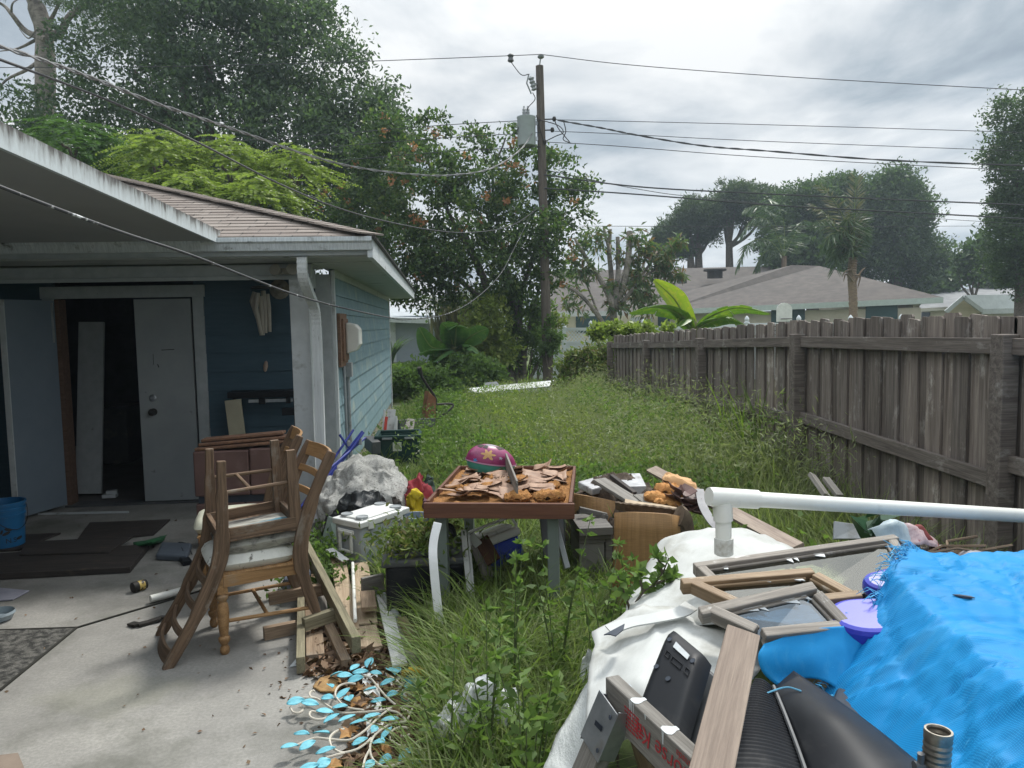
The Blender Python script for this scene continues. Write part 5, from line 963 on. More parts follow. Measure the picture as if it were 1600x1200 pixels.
o = grass('fence_stems', [(1.9, 5.6), (2.9, 4.6), (2.92, 13), (2.2, 13), (2.1, 8)], 7000, (.55, 1.15), (.003, .006), (.15, .7), l_stem, hf=lambda q: patch(q, 1.6, .35, 1.3)); stru(o, 'stuff', 'tall thin grass stems standing against the board fence', 'grass')
o = grass('fence_stems', [(2.2, 5.8), (2.9, 5.0), (2.92, 13), (2.4, 13)], 3600, (.45, .95), (.006, .012), (.3, 1.0), l_grass, hf=lambda q: patch(q, 1.8, .4, 1.25)); stru(o, 'stuff', 'long wild grass leaning on the lower part of the board fence', 'grass')

def leafmass(name, poly, ncl, per, zr, sp, L, W, mat, lab, pf=None):
    q = scatter(poly, ncl); z = gzv(q)+zr[0]+(zr[1]-zr[0])*rng.random(len(q))**1.2*(patch(q, 1.2, .25, 1.3) if pf is None else pf(q)); P = np.repeat(np.column_stack([q, z]), per, 0)+rng.normal(size=(len(q)*per, 3))*np.array([sp, sp, sp*.8])
    P[:, 2] = np.maximum(P[:, 2], -.2); o_ = np_mesh(name, leafV(P, rng.normal(size=P.shape)+[0, 0, .35], L*(.6+.8*rng.random(len(P))), W*(.6+.8*rng.random(len(P)))), None, mat); return stru(o_, 'stuff', lab, 'weeds')
leafmass('wild_weeds', [(.2, 6.3), (2.6, 5.4), (2.9, 9), (2.9, 13), (1.8, 17), (-.4, 15.5), (-.5, 9)], 1500, 26, (.15, .62), .085, .055, .022, l_weed, 'small leaved wild weeds mixed through the tall grass')
leafmass('wild_weeds', [(.6, 6.6), (2.7, 6.0), (2.85, 12), (1.6, 16), (.2, 15)], 760, 22, (.3, .88), .07, .045, .014, l_yel, 'yellowish seed heads of the wild weeds in the yard')
leafmass('wild_weeds', [(-.9, 7.5), (.3, 6.8), (.3, 15), (-.8, 15.5)], 560, 26, (.02, .15), .08, .05, .028, l_shrub, 'darker leafy weeds beside the blue side wall')
q = scatter([(-.6, 7), (2.6, 6), (2.8, 13), (.2, 16)], 260); P = np.column_stack([q, gzv(q)+.25+.4*rng.random(len(q))]); P = np.repeat(P, 4, 0)+rng.normal(size=(len(q)*4, 3))*.006; o = np_mesh('wild_flowers', leafV(P, rng.normal(size=P.shape), .014, .010), None, LEAF('white_petals', [(.5, .5, .44), (.6, .6, .55)], .3)); stru(o, 'stuff', 'tiny white flowers dotted over the yard weeds', 'flowers')

prs = np.random.default_rng(77); pc = []
while len(pc) < 95:
    x, y = prs.uniform(-.5, 2.8), 5.8+11*prs.random()**1.3
    if in_poly(np.array([x]), np.array([y]), [(.25, 6.2), (2.7, 5.2), (2.85, 13), (1.8, 17), (-.2, 15.5), (.05, 12), (.1, 8.5)])[0]: pc.append((x, y, prs.uniform(.16, .42), prs.random()))
for nm, lo_, hi_, mt_, L, W, lab in (('weed_clumps', 0, .42, LEAF('bright_weed_leaves', [(.12, .20, .05), (.16, .26, .06), (.20, .30, .08)], .5, .55, .2), .05, .028, 'bright leafy clumps standing in the yard weeds'), ('weed_clumps', .42, .78, l_shrub, .055, .032, 'darker leafy clumps standing in the yard weeds'), ('weed_clumps', .78, 1.01, l_stem, .05, .008, 'pale wispy clumps standing in the yard weeds')):
    Ps = []
    for x, y, r, k in pc:
        if lo_ <= k < hi_: n_ = int(2600*r); a = prs.random(n_)*6.283; rr = r*np.sqrt(prs.random(n_)); hh = (.30+.9*r)*(1-(rr/r)**2*.75); Ps.append(np.column_stack([x+rr*np.cos(a), y+rr*np.sin(a)*1.15, gz(x, y)+hh*(.35+.65*prs.random(n_))]))
    P = np.concatenate(Ps); o = np_mesh(nm, leafV(P, rng.normal(size=P.shape)+[0, 0, .5], L*(.6+.8*rng.random(len(P))), W*(.6+.8*rng.random(len(P)))), None, mt_); stru(o, 'stuff', lab, 'weeds')
nn_ = 420; P = np.array([at(925, 600, 14.2)])+rng.normal(size=(nn_, 3))*np.array([.35, .25, .02]); P[:, 2] = -.2; V, F = bladeV(P, .5+.8*rng.random(nn_), .006+.006*rng.random(nn_), .2+.8*rng.random(nn_), None, .8); o = np_mesh('dead_brush', V, F, l_dead); stru(o, 'stuff', 'dry stems among the vines at the far end of the board fence', 'dead grass')

leafmass('fence_weeds', [(1.5, 6.8), (2.5, 5.4), (2.88, 5.0), (2.92, 13.2), (2.0, 14), (1.3, 9)], 1800, 26, (.25, 1.30), .11, .07, .009, l_stem, 'pale wispy weeds rising against the far half of the board fence', lambda q: patch(q, 1.5, .25, 1.15)*(.45+.55*np.clip((q[:, 0]-1.2)/1.5, 0, 1)))
leafmass('fence_weeds', [(1.8, 7.2), (2.85, 5.6), (2.92, 13.2), (2.0, 14)], 700, 22, (.25, 1.12), .10, .06, .016, l_weed, 'leafy tall weeds mixed in against the board fence', lambda q: patch(q, 1.8, .25, 1.1))
# ------------------------------------------------------------------ wooden chairs
def sweep(b, pts, w, h, side):
    P = [Vector(p) for p in pts]; n = len(P); ws = w if isinstance(w, list) else [w]*n; hs = h if isinstance(h, list) else [h]*n; vs, g, d = [], [], 0; sd_ = Vector(side).normalized()
    for i, p in enumerate(P):
        t = (P[min(i+1, n-1)]-P[max(i-1, 0)]).normalized(); s_ = (sd_-t*sd_.dot(t)).normalized(); nn = s_.cross(t)
        if i: d += (P[i]-P[i-1]).length
        for a, c in ((-.5, -.5), (.5, -.5), (.5, .5), (-.5, .5)): vs.append(p+s_*a*ws[i]+nn*c*hs[i]); g.append((d, a*ws[i], c*hs[i]))
    fs = [(i*4+k, i*4+(k+1) % 4, (i+1)*4+(k+1) % 4, (i+1)*4+k) for i in range(n-1) for k in range(4)]+[(3, 2, 1, 0), tuple((n-1)*4+k for k in range(4))]
    return b.add(vs, fs, None, g)
def pillow(b, w, d, h, M=None, n=14, p=6, lump=0):
    vs, fs = [], []
    for s_ in (1, -1):
        o = len(vs)
        for i in range(n+1):
            for j in range(n+1):
                x, y = -1+2*i/n, -1+2*j/n; x = math.copysign(abs(x)**.6, x); y = math.copysign(abs(y)**.6, y); t = max(0, (1-abs(x)**p))**.5*max(0, (1-abs(y)**p))**.5
                vs.append((x*w/2*(1-.06*abs(y)**4), y*d/2*(1-.06*abs(x)**4), s_*h/2*t*(1+.16*(1-x*x)*(1-y*y) if s_ > 0 else 1)+lump*(mnoise.noise(Vector((x*2+w*50, y*2, s_)))+.8*mnoise.noise(Vector((x*5, y*5+d*70, s_)))+.5*mnoise.noise(Vector((x*11, y*9, s_+w*30))))))
        for i in range(n):
            for j in range(n):
                q = (o+i*(n+1)+j, o+(i+1)*(n+1)+j, o+(i+1)*(n+1)+j+1, o+i*(n+1)+j+1); fs.append(q if s_ > 0 else q[::-1])
    return b.add(vs, fs, M)
def stain_mat(name, c, stains, rough=.7):
    m, nt_, bs, out = nodes(name); v = gco(nt_); col = c
    f0 = noise(nt_, v, 5, 6, .65); col = mixc(nt_, ramp(nt_, [(.4, (0, 0, 0)), (.7, (1, 1, 1))], f0), c, tuple(x*.72 for x in c))
    for c2, sc, lo_, hi_, st in stains: col = mixc(nt_, ramp(nt_, [(lo_, (0, 0, 0)), (hi_, (1, 1, 1))], noise(nt_, gco(nt_, st), sc, 6, .62)), col, c2)
    nt_.links.new(col, bs.inputs['Base Color']); bs.inputs['Roughness'].default_value = rough; bump(nt_, bs, noise(nt_, v, 60, 4), .2, .002); return m
m_seatw = stain_mat('white_seat_vinyl', (.66, .66, .61), [((.16, .15, .13), 22, .60, .66, (1, 1, 1)), ((.33, .13, .03), 5, .66, .68, (1, 1, 1)), ((.45, .46, .33), 2.5, .5, .75, (1, 1, 1))])
m_seatd = stain_mat('dirty_seat_vinyl', (.42, .41, .36), [((.07, .062, .055), 3.5, .40, .60, (3, .8, 1.5)), ((.05, .17, .23), 2.2, .55, .62, (2, .6, 1)), ((.03, .028, .025), 9, .55, .68, (2.5, .8, 1))])
m_seatc = stain_mat('cream_seat_vinyl', (.55, .55, .44), [((.3, .3, .2), 4, .6, .75, (1, 1, 1))])
def make_chair(name, label, M, old=False, seatm=None, turned=True, group='discarded wooden dining chairs'):
    t = thing(name, label, 'chair', group=group, mtx=M); wa_, wb2 = (w_chairold, w_chairold) if old else (w_chair, w_chairold); B = lambda b, n_, m_, **k: b.build(n_, m_, t, local=True, **k)
    b = MB(); pillow(b, .44, .47, .115, Matrix.Translation((0, .03, .475))); B(b, 'seat', seatm, smooth=True)
    b = MB(); b.aab((-.21, .20, .365), (.21, .225, .43)); b.aab((-.215, -.21, .365), (.215, -.185, .43)); b.beam((-.215, -.19, .398), (-.235, .20, .398), .022, .065); b.beam((.215, -.19, .398), (.235, .20, .398), .022, .065); b.aab((-.24, -.2, .425), (.24, .24, .436)); B(b, 'seat_frame', wa_, bev=.004)
    for s_ in (-1, 1):
        b = MB(); x = s_*.215
        if turned:
            b.lathe([(.0, 0), (.017, 0), (.024, .012), (.024, .035), (.016, .05), (.022, .06), (.03, .075), (.03, .09), (.021, .10), (.027, .15), (.031, .22), (.028, .27), (.019, .285), (.03, .30), (.032, .315), (.02, .33), (.026, .34)], Matrix.Translation((x, .205, 0)), 16); b.box((.052, .052, .11), Matrix.Translation((x, .205, .385)))
        else: sweep(b, [(x, .21, 0), (x, .205, .2), (x, .2, .44)], [.042, .05, .055], [.046, .056, .062], (1, 0, 0))
        B(b, 'leg', wa_, smooth=turned)
        b = MB(); x0 = s_*.238; sweep(b, spline([(x0, -.33 if turned else -.15, 0), (x0, -.265 if turned else -.165, .18), (x0, -.21 if turned else -.185, .40), (x0*1.01, -.215 if turned else -.225, .56), (x0*1.03, -.29 if turned else -.36, .80), (x0*1.04, -.40 if turned else -.52, 1.03)], 5), .034, [.046]*5+[.060]*5+[.080]*5+[.074]*5+[.058]*5+[.046], (1, 0, 0)); B(b, 'stile', wb2, bev=.006)
        b = MB(); b.tube([(x0, -.262 if turned else -.17, .17), (s_*.212, .205, .175)], .011, 8); B(b, 'stretcher', wa_, smooth=True)
    b = MB(); b.tube([(-.225, -.02, .172), (.225, -.02, .172)], .011, 8); B(b, 'stretcher', wa_, smooth=True)
    for z, h in ((.99, .085), (.88, .04), (.76, .04), (.64, .04)):
        y = (-.215-.105*max(0, (z-.56)/.24)**1.15 if z < .8 else -.29-.11*((z-.80)/.23)) if turned else (-.225-.135*max(0, (z-.56)/.24)**1.1 if z < .8 else -.36-.16*((z-.8)/.23)); b = MB(); sweep(b, spline([(-.24, y, z), (-.12, y-.022, z), (0, y-.03, z), (.12, y-.022, z), (.24, y, z)], 4), .018, h, (0, 1, .35)); B(b, 'crest_rail' if z > .9 else 'slat', wa_, bev=.003)
    return t
MA = Tz(-1.08, 4.36, 0, R(113))
make_chair('dining_chair', 'upright wooden chair with stained white seat and turned front legs, standing in front', MA, seatm=m_seatw)
MBm = MA @ Matrix.Translation((0, .03, 1.045)) @ Matrix.Rotation(R(180), 4, 'X') @ Matrix.Rotation(R(-3), 4, 'X')
make_chair('dining_chair', 'weathered chair lying upside down on the stained white seat, its legs in the air', MBm, old=True, seatm=m_seatd, turned=False)
make_chair('dining_chair', 'wooden chair standing behind, its ladder back against the brown padded panel', Tz(-1.36, 5.12, 0, R(104)) @ Matrix.Rotation(R(0), 4, 'X'), seatm=m_seatc)
# brown padded panel
m_vinyl_b = MAT('brown_vinyl', (.145, .085, .075), (.105, .06, .052), .5, ns=3, bmp=.12, c3=(.20, .13, .11), s3=4, t3=(.58, .75))
m_partb = MAT('brown_particle_edge', (.23, .125, .075), (.11, .06, .04), .9, ns=20, bmp=.6)
xl, xr, Yc = at(303, 740, 6.1).x, at(458, 740, 6.1).x, 6.1
pp_ = thing('padded_panel', 'brown vinyl covered panel in two tiers standing behind the chairs', 'panel', ((xl+xr)/2, Yc, 0))
b = MB(); b.aab((xl, Yc, .0), ((xl+xr)/2-.004, Yc+.2, .36)); b.aab(((xl+xr)/2+.004, Yc, .0), (xr, Yc+.2, .36)); b.build('lower_panel', m_vinyl_b, pp_, bev=.012)
b = MB(); b.aab((xl, Yc-.01, .42), (xl+.42, Yc+.2, .775)); b.aab((xl+.426, Yc-.012, .42), (xr, Yc+.2, .785)); b.build('upper_panel', m_vinyl_b, pp_, bev=.012)
b = MB(); b.aab((xl+.02, Yc+.02, .36), (xr-.02, Yc+.18, .42)); b.build('core', m_dark, pp_)
for k, (z, x0, x1, y) in enumerate(((.788, .01, -.02, .0), (.818, .03, -.01, .05), (.846, .04, -.08, .1))):
    b = MB(); b.beam((xl+x0, Yc+.10+y*.4, z), (xr+x1, Yc+.10+y*.4, z+.04), .19-y*.6, .022); b.build('edge_board', m_partb, pp_, bev=.006)
# ------------------------------------------------------------------ lumber pile
LG = 'old boards and lumber heaped beside the concrete'
def lum(p0, p1, z0, z1, w_, h, mat, label, name='lumber', cat='lumber', roll=0, bev=.003, grp=LG):
    b = MB(); b.beam(gd(*p0, z0), gd(*p1, z1), w_, h, roll=roll); o = b.build(name, mat, None, bev=bev); return tag(o, label, cat, grp)
lum((471, 858), (470, 1040), .05, .05, .042, .085, w_olive, 'long greenish board lying along the left side of the lumber pile')
lum((486, 892), (493, 1028), .02, .022, .092, .038, w_brown, 'wide brown board lying flat next to the greenish board', bev=.002)
lum((477, 852), (557, 1008), .17, .13, .045, .085, w_olive, 'greenish board lying diagonally on top of the other lumber')
lum((420, 936), (507, 920), .10, .11, .042, .07, w_brown, 'dark cross board reaching left under the chair, middle one')
lum((444, 897), (490, 887), .10, .11, .042, .07, w_brown, 'dark cross board behind the chair leg, farthest one')
lum((474, 976), (528, 958), .10, .11, .042, .07, w_olive, 'short cross board with a pale cut end on the wide brown board')
lum((412, 990), (466, 979), .035, .035, .042, .07, w_brown, 'cross board on the concrete behind the curved chair leg, nearest one')
lum((511, 976), (541, 1040), .04, .035, .05, .065, w_brown, 'short dark board end sloping to the leaf litter')
lum((500, 905), (508, 985), .025, .03, .05, .04, w_grey, 'thin grey board between wide brown and diagonal boards')
lum((528, 872), (548, 985), .09, .05, .10, .012, w_ply, 'curling plywood strip left of the thin white pipe', 'plywood_strip', 'plywood')
lum((562, 880), (574, 975), .08, .05, .115, .014, w_ply, 'warped plywood strip right of the thin white pipe', 'plywood_strip', 'plywood')
lum((570, 980), (578, 1014), .04, .03, .13, .02, w_ply, 'broad plywood piece nearest the camera in the pile', 'plywood_strip', 'plywood')
lum((574, 926), (577, 952), .14, .12, .085, .03, w_brown, 'little wood block with rough end on the plywood', 'wood_block', 'block')
lum((565, 916), (599, 908), .16, .16, .025, .10, w_grey, 'short grey board standing on edge by the black tub', 'wood_block', 'block')
lum((598, 930), (625, 1040), .08, .06, .075, .016, w_white, 'white flaking board covered in black vine marks')
lum((609, 948), (650, 1045), .05, .05, .05, .03, w_grey, 'grey rotten board right of the flaking white board')
lum((628, 970), (648, 1010), .07, .06, .05, .05, w_brown, 'broken brown post end beside the grass')
lum((576, 1042), (588, 1152), .015, .012, .075, .018, w_white, 'white board under the metal tree, left one')
lum((614, 1050), (640, 1104), .015, .012, .08, .018, w_white, 'white board under the metal tree, right one')
lum((514, 858), (540, 876), .16, .12, .06, .01, w_white, 'pale curled strip in front of the white cooler')
lum((533, 1012), (596, 1014), .02, .02, .07, .02, w_brown, 'small brown offcut at the near end of the plywood')
b = MB(); b.tube([gd(551, 880, .12), gd(555, 970, .09)], .011, 10); tag(b.build('thin_pipe', m_pvc, None, smooth=True), 'thin white pipe lying between two plywood strips', 'pipe')
b = MB(); b.tube([gd(600, 930, .10), gd(622, 966, .07)], .020, 12); tag(b.build('grey_pipe', m_grey, None, smooth=True), 'grey pipe end sticking out beside the flaking white board', 'pipe')
b = MB(); q = [gd(488, 1072, .012), gd(500, 1058, .03), gd(515, 1054, .04), gd(532, 1060, .03), gd(536, 1072, .012), gd(520, 1080, .02), gd(500, 1079, .015)]; b.slab(q, .012); tag(b.build('foam_scrap', MAT('tan_foam', (.40, .25, .11), (.28, .17, .075), .95, ns=30, bmp=.6), None, bev=.005), 'tan rounded foam scrap at the edge of the concrete', 'foam')
b = MB(); b.slab([gd(452, 1042, .006), gd(462, 1030, .02), gd(464, 1040, .006)], .004); tag(b.build('paint_chip', m_white), 'small white chip by the end of the greenish board', 'chip')
# leaf litter
l_lit = LEAF('dry_leaves', [(.10, .055, .032), (.16, .095, .055), (.22, .14, .085), (.07, .045, .03), (.27, .19, .12)], .1, .8)
Ppoly = [gd(*p) for p in ((478, 1035), (500, 985), (600, 960), (690, 1000), (760, 1100), (770, 1215), (520, 1215), (560, 1150), (530, 1080), (480, 1060))]; q = scatter([(p.x, p.y) for p in Ppoly], 2600); P = np.column_stack([q, .002+.018*rng.random(len(q))]); D = rng.normal(size=P.shape)*[1, 1, .3]
o = np_mesh('leaf_litter', leafV(P, D, .045+.035*rng.random(len(P)), .025+.02*rng.random(len(P)), .25), None, l_lit); stru(o, 'stuff', 'dry brown fallen leaves between concrete and weeds', 'leaves')
q = scatter([(-3.8, 7.4), (-.95, 7.4), (-.75, 3.6), (-.5, 2.4), (-1.6, 2.4), (-2.6, 4.6)], 70); q = np.concatenate([q, np.array([-.72, 4.3])+rng.normal(size=(110, 2))*[.10, .9]]); P = np.column_stack([q, .003+.006*rng.random(len(q))]); o = np_mesh('scattered_leaves', leafV(P, rng.normal(size=P.shape)*[1, 1, .12], .014+.024*rng.random(len(P)), .008+.010*rng.random(len(P)), .15), None, l_lit); stru(o, 'stuff', 'few dry leaves and crumbs scattered over the concrete', 'leaves')
m_fol = MAT('crisp_leaf', (.42, .24, .09), (.26, .13, .05), .7, ns=14)
def crisp(px, py, r, lab, mat, z=.03):
    c = gd(px, py, z); b = MB(); pts = []; n = 14
    for k in range(n):
        a = 2*math.pi*k/n; rr = r*(1.0 if k % 2 else .62)*rnd(.8, 1.15); pts.append(c+Vector((rr*math.cos(a), rr*.8*math.sin(a), rnd(-.008, .02))))
    b.add([c+Vector((0, 0, -.006))]+pts, [(0, 1+k, 1+(k+1) % n) for k in range(n)]); return tag(b.build('curled_leaf', mat, None, solid=.002), lab, 'leaf', 'big curled dry leaves under the metal tree')
crisp(545, 1144, .05, 'pale curled leaf left of the lower white board, upper one', m_fol); crisp(555, 1074, .055, 'curled leaf beside the upper turquoise leaves', m_fol); crisp(558, 1100, .05, 'orange brown curled leaf in the spiral of the metal tree', m_fol); crisp(597, 1172, .045, 'curled leaf right of the lower white board', m_fol); crisp(518, 1196, .05, 'curled leaf at the bottom edge beside the metal tree', m_fol)
crisp(654, 1178, .045, 'white star shaped scrap beside the weeds', m_white)
# ------------------------------------------------------------------ metal wall tree with turquoise leaves
def cr(u, v, z=.055): return gd(400+u/5.333, 1020+v/5.333, z)
c0 = cr(950, 500); wt = thing('metal_tree', 'cream metal wall tree with turquoise leaves lying on the leaf litter', 'wall art', (c0.x, c0.y, 0))
m_wire_c = MAT('cream_rod', (.60, .56, .48), (.50, .46, .39), .5, ns=4, bmp=.1, c3=(.22, .10, .05), s3=9, t3=(.60, .68))
for P in ([(1310, 450), (1180, 450), (1040, 480), (900, 495), (720, 500), (620, 455), (560, 415), (500, 380), (390, 375)], [(640, 500), (560, 550), (480, 550), (445, 520), (460, 490), (510, 495)], [(285, 455), (310, 495), (360, 500), (395, 470), (370, 450)], [(500, 378), (455, 365), (448, 335), (475, 315), (490, 325)], [(900, 480), (760, 455), (690, 400), (660, 340), (690, 280), (760, 255), (830, 260)], [(1290, 500), (1180, 445), (1090, 370), (1020, 290), (950, 210), (860, 180), (800, 150)], [(1110, 470), (1020, 540), (940, 620), (850, 690), (760, 730), (600, 720), (500, 710), (420, 735), (340, 770)], [(735, 635), (660, 660), (615, 710), (630, 780), (690, 825), (750, 830), (850, 800), (920, 750), (960, 710)], [(1250, 575), (1150, 585), (1060, 630), (980, 700), (950, 790), (970, 880), (1040, 940), (1100, 950), (1200, 920), (1310, 880)], [(1430, 690), (1330, 750), (1220, 775), (1140, 740), (1115, 690), (1150, 640), (1210, 620), (1265, 630)], [(740, 835), (640, 860), (560, 890), (500, 930), (470, 970)], [(945, 810), (910, 880), (890, 960)], [(1310, 450), (1280, 520), (1250, 575)], [(1110, 480), (1180, 500), (1230, 540), (1250, 575)], [(1215, 270), (1270, 225), (1330, 200)], [(1090, 190), (1150, 215), (1215, 270)], [(1310, 450), (1360, 380), (1400, 340), (1420, 370), (1390, 400)], [(1210, 690), (1240, 700), (1280, 680)], [(1310, 460), (1400, 420), (1430, 400)]):
    b = MB(); b.tube(spline([cr(u, v, .042+.016*mnoise.noise(Vector((u/300, v/300, 0)))) for u, v in P], 6), .0050, 6); b.build('branch', m_wire_c, wt, smooth=True)
m_turq = MAT('turquoise_enamel', (.17, .49, .58), (.14, .43, .52), .5, ns=8, bmp=.1, c3=(.30, .56, .62), s3=5, t3=(.55, .7))
lm = None
for k, (u, v, a) in enumerate([(330, 405, 30), (450, 420, -5), (595, 375, -15), (620, 275, -60), (725, 340, 50), (775, 380, -70), (700, 450, 0), (575, 490, 10), (630, 545, 40), (760, 545, 40), (855, 578, -5), (965, 528, 30), (1120, 555, 15), (985, 635, 80), (1090, 670, 55), (1025, 745, -30), (865, 740, 25), (580, 815, 15), (565, 920, 45), (430, 770, 50), (280, 780, 25), (380, 675, -20), (545, 665, -25), (825, 120, 70), (945, 80, 75), (1130, 145, -40), (1175, 150, 80), (670, 175, 10), (740, 190, 10), (830, 220, 5), (950, 305, -5), (1020, 400, -15), (1135, 345, 0), (1095, 245, 10), (1080, 890, -20), (1245, 845, 55), (1340, 930, -20), (950, 930, 70), (870, 160, 10), (1000, 170, 5), (1320, 180, 30), (440, 955, 30), (1330, 240, 10), (1290, 275, 20), (1500, 140, 10), (1540, 180, 5)]):
    p = cr(u, v, .054); w2 = cr(u+40, v, .054); ang = math.atan2(w2.y-p.y, w2.x-p.x)
    M_ = Matrix.Translation(p) @ Matrix.Rotation(ang+R(a), 4, 'Z') @ Matrix.Rotation(rnd(-.35, .5), 4, 'X') @ Matrix.Rotation(rnd(-.4, .2), 4, 'Y') @ Matrix.Diagonal((rnd(.85, 1.25), rnd(.8, 1.25), 1, 1))
    if lm is None:
        b = MB(); rows = []
        for i in range(9):
            x = -.034+.068*i/8; hw = .0205*math.sin(math.pi*min(1, i/8*.97+.03))**.75*(1 if i < 5 else .95); rows.append([Vector((x, s_*hw, .006*abs(s_)-.014*(x/.034)**2*.3)) for s_ in (-1, -.5, 0, .5, 1)])
        b.grid(rows); lm = b.build('leaf', m_turq, wt, local=True, smooth=True, solid=.0016); lf = lm
    else: lf = lm.copy(); COL.objects.link(lf); lf.parent = wt
    lf.matrix_basis = Matrix.Translation(-wt.location) @ M_
b = MB(); b.grid(clump_sheet([[gd(632, 1058, .03), gd(660, 1050, .06), gd(692, 1060, .03)], [gd(630, 1068, .02), gd(662, 1062, .10), gd(694, 1070, .04)], [gd(636, 1076, .01), gd(664, 1072, .05), gd(690, 1078, .02)]], .02)); tag(b.build('rag', MAT('turquoise_rag', (.10, .36, .42), (.08, .28, .33), .8), None, smooth=True, solid=.003), 'turquoise rag in the grass beside the metal tree', 'rag')
b = MB(); b.grid(clump_sheet([[gd(626, 1048, .03), gd(655, 1038, .05), gd(690, 1046, .03)], [gd(628, 1054, .05), gd(656, 1046, .12), gd(692, 1054, .06)], [gd(632, 1060, .03), gd(658, 1056, .08), gd(690, 1062, .03)]], .025)); tag(b.build('rag', MAT('yellow_rag', (.62, .42, .04), (.5, .33, .03), .8), None, smooth=True, solid=.003), 'yellow rag in the grass above the turquoise one', 'rag')
# ------------------------------------------------------------------ along the side wall
A, Bq, C, D = gd(529, 813, .36), gd(592, 823, .36), gd(630, 792, .36), gd(569, 781, .36)
ctr = (A+Bq+C+D)/4; ux = ((Bq-A)+(C-D)).normalized(); ang = math.atan2(ux.y, ux.x)-.05; Wd, Ln = .285, .47; MC = Matrix.Translation((ctr.x, ctr.y, 0)) @ Matrix.Rotation(ang, 4, 'Z')
cl_ = thing('cooler', 'grey cooler with dirty white lid standing in the weeds', 'cooler', mtx=MC); B = lambda b, n_, m_, par=None, **k: b.build(n_, m_, par or cl_, local=True, **k)
b = MB(); b.box((Wd-.02, Ln-.02, .32), Matrix.Translation((0, 0, .16)), 1.03); B(b, 'body', MAT('cooler_grey', (.38, .41, .44), (.32, .35, .38), .45, ns=3, bmp=.06, c3=(.2, .2, .19), s3=6, t3=(.6, .75)), bev=.02)
m_lid = MAT('dirty_white_plastic', (.68, .69, .67), (.6, .61, .59), .4, ns=4, bmp=.05, c3=(.30, .29, .25), s3=9, t3=(.62, .74))
b = MB(); b.box((Wd+.015, Ln+.015, .045), Matrix.Translation((0, 0, .343)) @ Matrix.Rotation(.03, 4, 'X')); b.box((Wd-.05, Ln-.08, .015), Matrix.Translation((0, 0, .371)) @ Matrix.Rotation(.03, 4, 'X')); ld = B(b, 'lid', m_lid, bev=.012)
for x, y in ((-.08, -.16), (.08, -.16), (-.08, .16), (.085, .16)):
    b = MB(); b.lathe([(0, 0), (.036, 0), (.04, .004), (.044, .004), (.044, -.01)], Matrix.Translation((x, y, .3815+y*.03)), 18); B(b, 'cup_ring', m_grey, ld, smooth=True)
b = MB(); y = -Ln/2-.004; b.aab((-.07, y-.02, .26), (.07, y, .285)); b.aab((-.07, y-.02, .13), (.07, y, .15)); b.aab((-.07, y-.02, .15), (-.048, y, .26)); b.aab((.048, y-.02, .15), (.07, y, .26)); b.aab((-.085, y-.012, .265), (.085, y, .295)); B(b, 'handle', m_lid, bev=.005)
for y in (-.14, .14): b = MB(); b.box((.016, .05, .07), Matrix.Translation((Wd/2+.006, y, .33))); B(b, 'latch', m_lid, bev=.004)
b = MB(); b.slab([gd(497, 862, .02), gd(528, 872, .02), gd(534, 812, .26), gd(512, 806, .28)], .012); tag(b.build('plastic_bin_lid', MAT('clear_green_plastic', (.27, .33, .29), (.22, .27, .24), .25, ns=3, bmp=.1, c3=(.3, .2, .1), s3=4, t3=(.6, .7)), None, bev=.006), 'cloudy plastic bin lid leaning against the grey cooler', 'lid')
# crumpled tarp bundle
m_foil = MAT('grey_tarp', (.50, .50, .47), (.34, .34, .32), .42, ns=9, bmp=.7, bd=.02, bs_=22, c3=(.15, .145, .13), s3=8, t3=(.52, .64))
def dome(cx, cy, rx, ry, h, amp, fr, n=46, p=2.2, z0=0.0, seed=0, prof=None):
    P = []
    for i in range(n+1):
        r = (i/n); row = []
        for k in range(n*2+1):
            a = 2*math.pi*k/(n*2); w_ = 1+.13*math.sin(3*a+seed)+.08*math.sin(5*a+seed*2); x, y = r*rx*w_*math.cos(a), r*ry*w_*math.sin(a); z = h*max(0, 1-r**p)**.62
            q = Vector((cx+x, cy+y, z0+z)); nv_ = mnoise.noise_vector(q*fr+Vector((seed, 0, 0)))*amp+mnoise.noise_vector(q*fr*2.3+Vector((0, seed, 0)))*amp*.5+mnoise.noise_vector(q*fr*4.5+Vector((0, seed, 3)))*amp*.22; rid = abs(mnoise.noise(q*fr*1.3+Vector((3, seed, 0))))-2.4*max(0, .16-abs(mnoise.noise(Vector((q.x*fr*.55+q.y*fr*.3, q.y*fr*.9-q.x*fr*.3, q.z*fr*1.5+seed))))); q += nv_*(.3+.7*min(1, r*2))+Vector((0, 0, -rid*amp*1.2)); q.z = max(q.z, z0-.02); row.append(q)
        P.append(row)
    return P
c = at(572, 760, 6.55); b = MB(); b.grid(dome(c.x-.03, 6.6, (.46), .55, .60, .06, 4.2, n=80, seed=2)); tag(b.build('tarp_bundle', m_foil, None, smooth=True, ang=180), 'large crumpled grey tarp bundle behind the cooler', 'tarp')
c = at(570, 790, 6.05); b = MB(); b.grid(dome(c.x, 6.1, .30, .22, .42, .05, 6, seed=5)); tag(b.build('rubbish_bag', MAT('black_bag', (.03, .035, .035), (.02, .022, .024), .35, ns=9, bmp=.5, c3=(.25, .26, .25), s3=5, t3=(.6, .68)), None, smooth=True, ang=60), 'black rubbish bag between cooler and grey tarp bundle', 'bag')
c = at(507, 770, 6.6); b = MB(); b.grid(dome(c.x+.05, 6.45, .2, .2, .34, .06, 8, seed=9)); tag(b.build('plastic_sheet', MAT('pale_sheet', (.50, .50, .52), (.38, .38, .4), .5, ns=9, bmp=.5), None, smooth=True, ang=60), 'crumpled pale plastic sheet at the foot of the porch post', 'sheet')
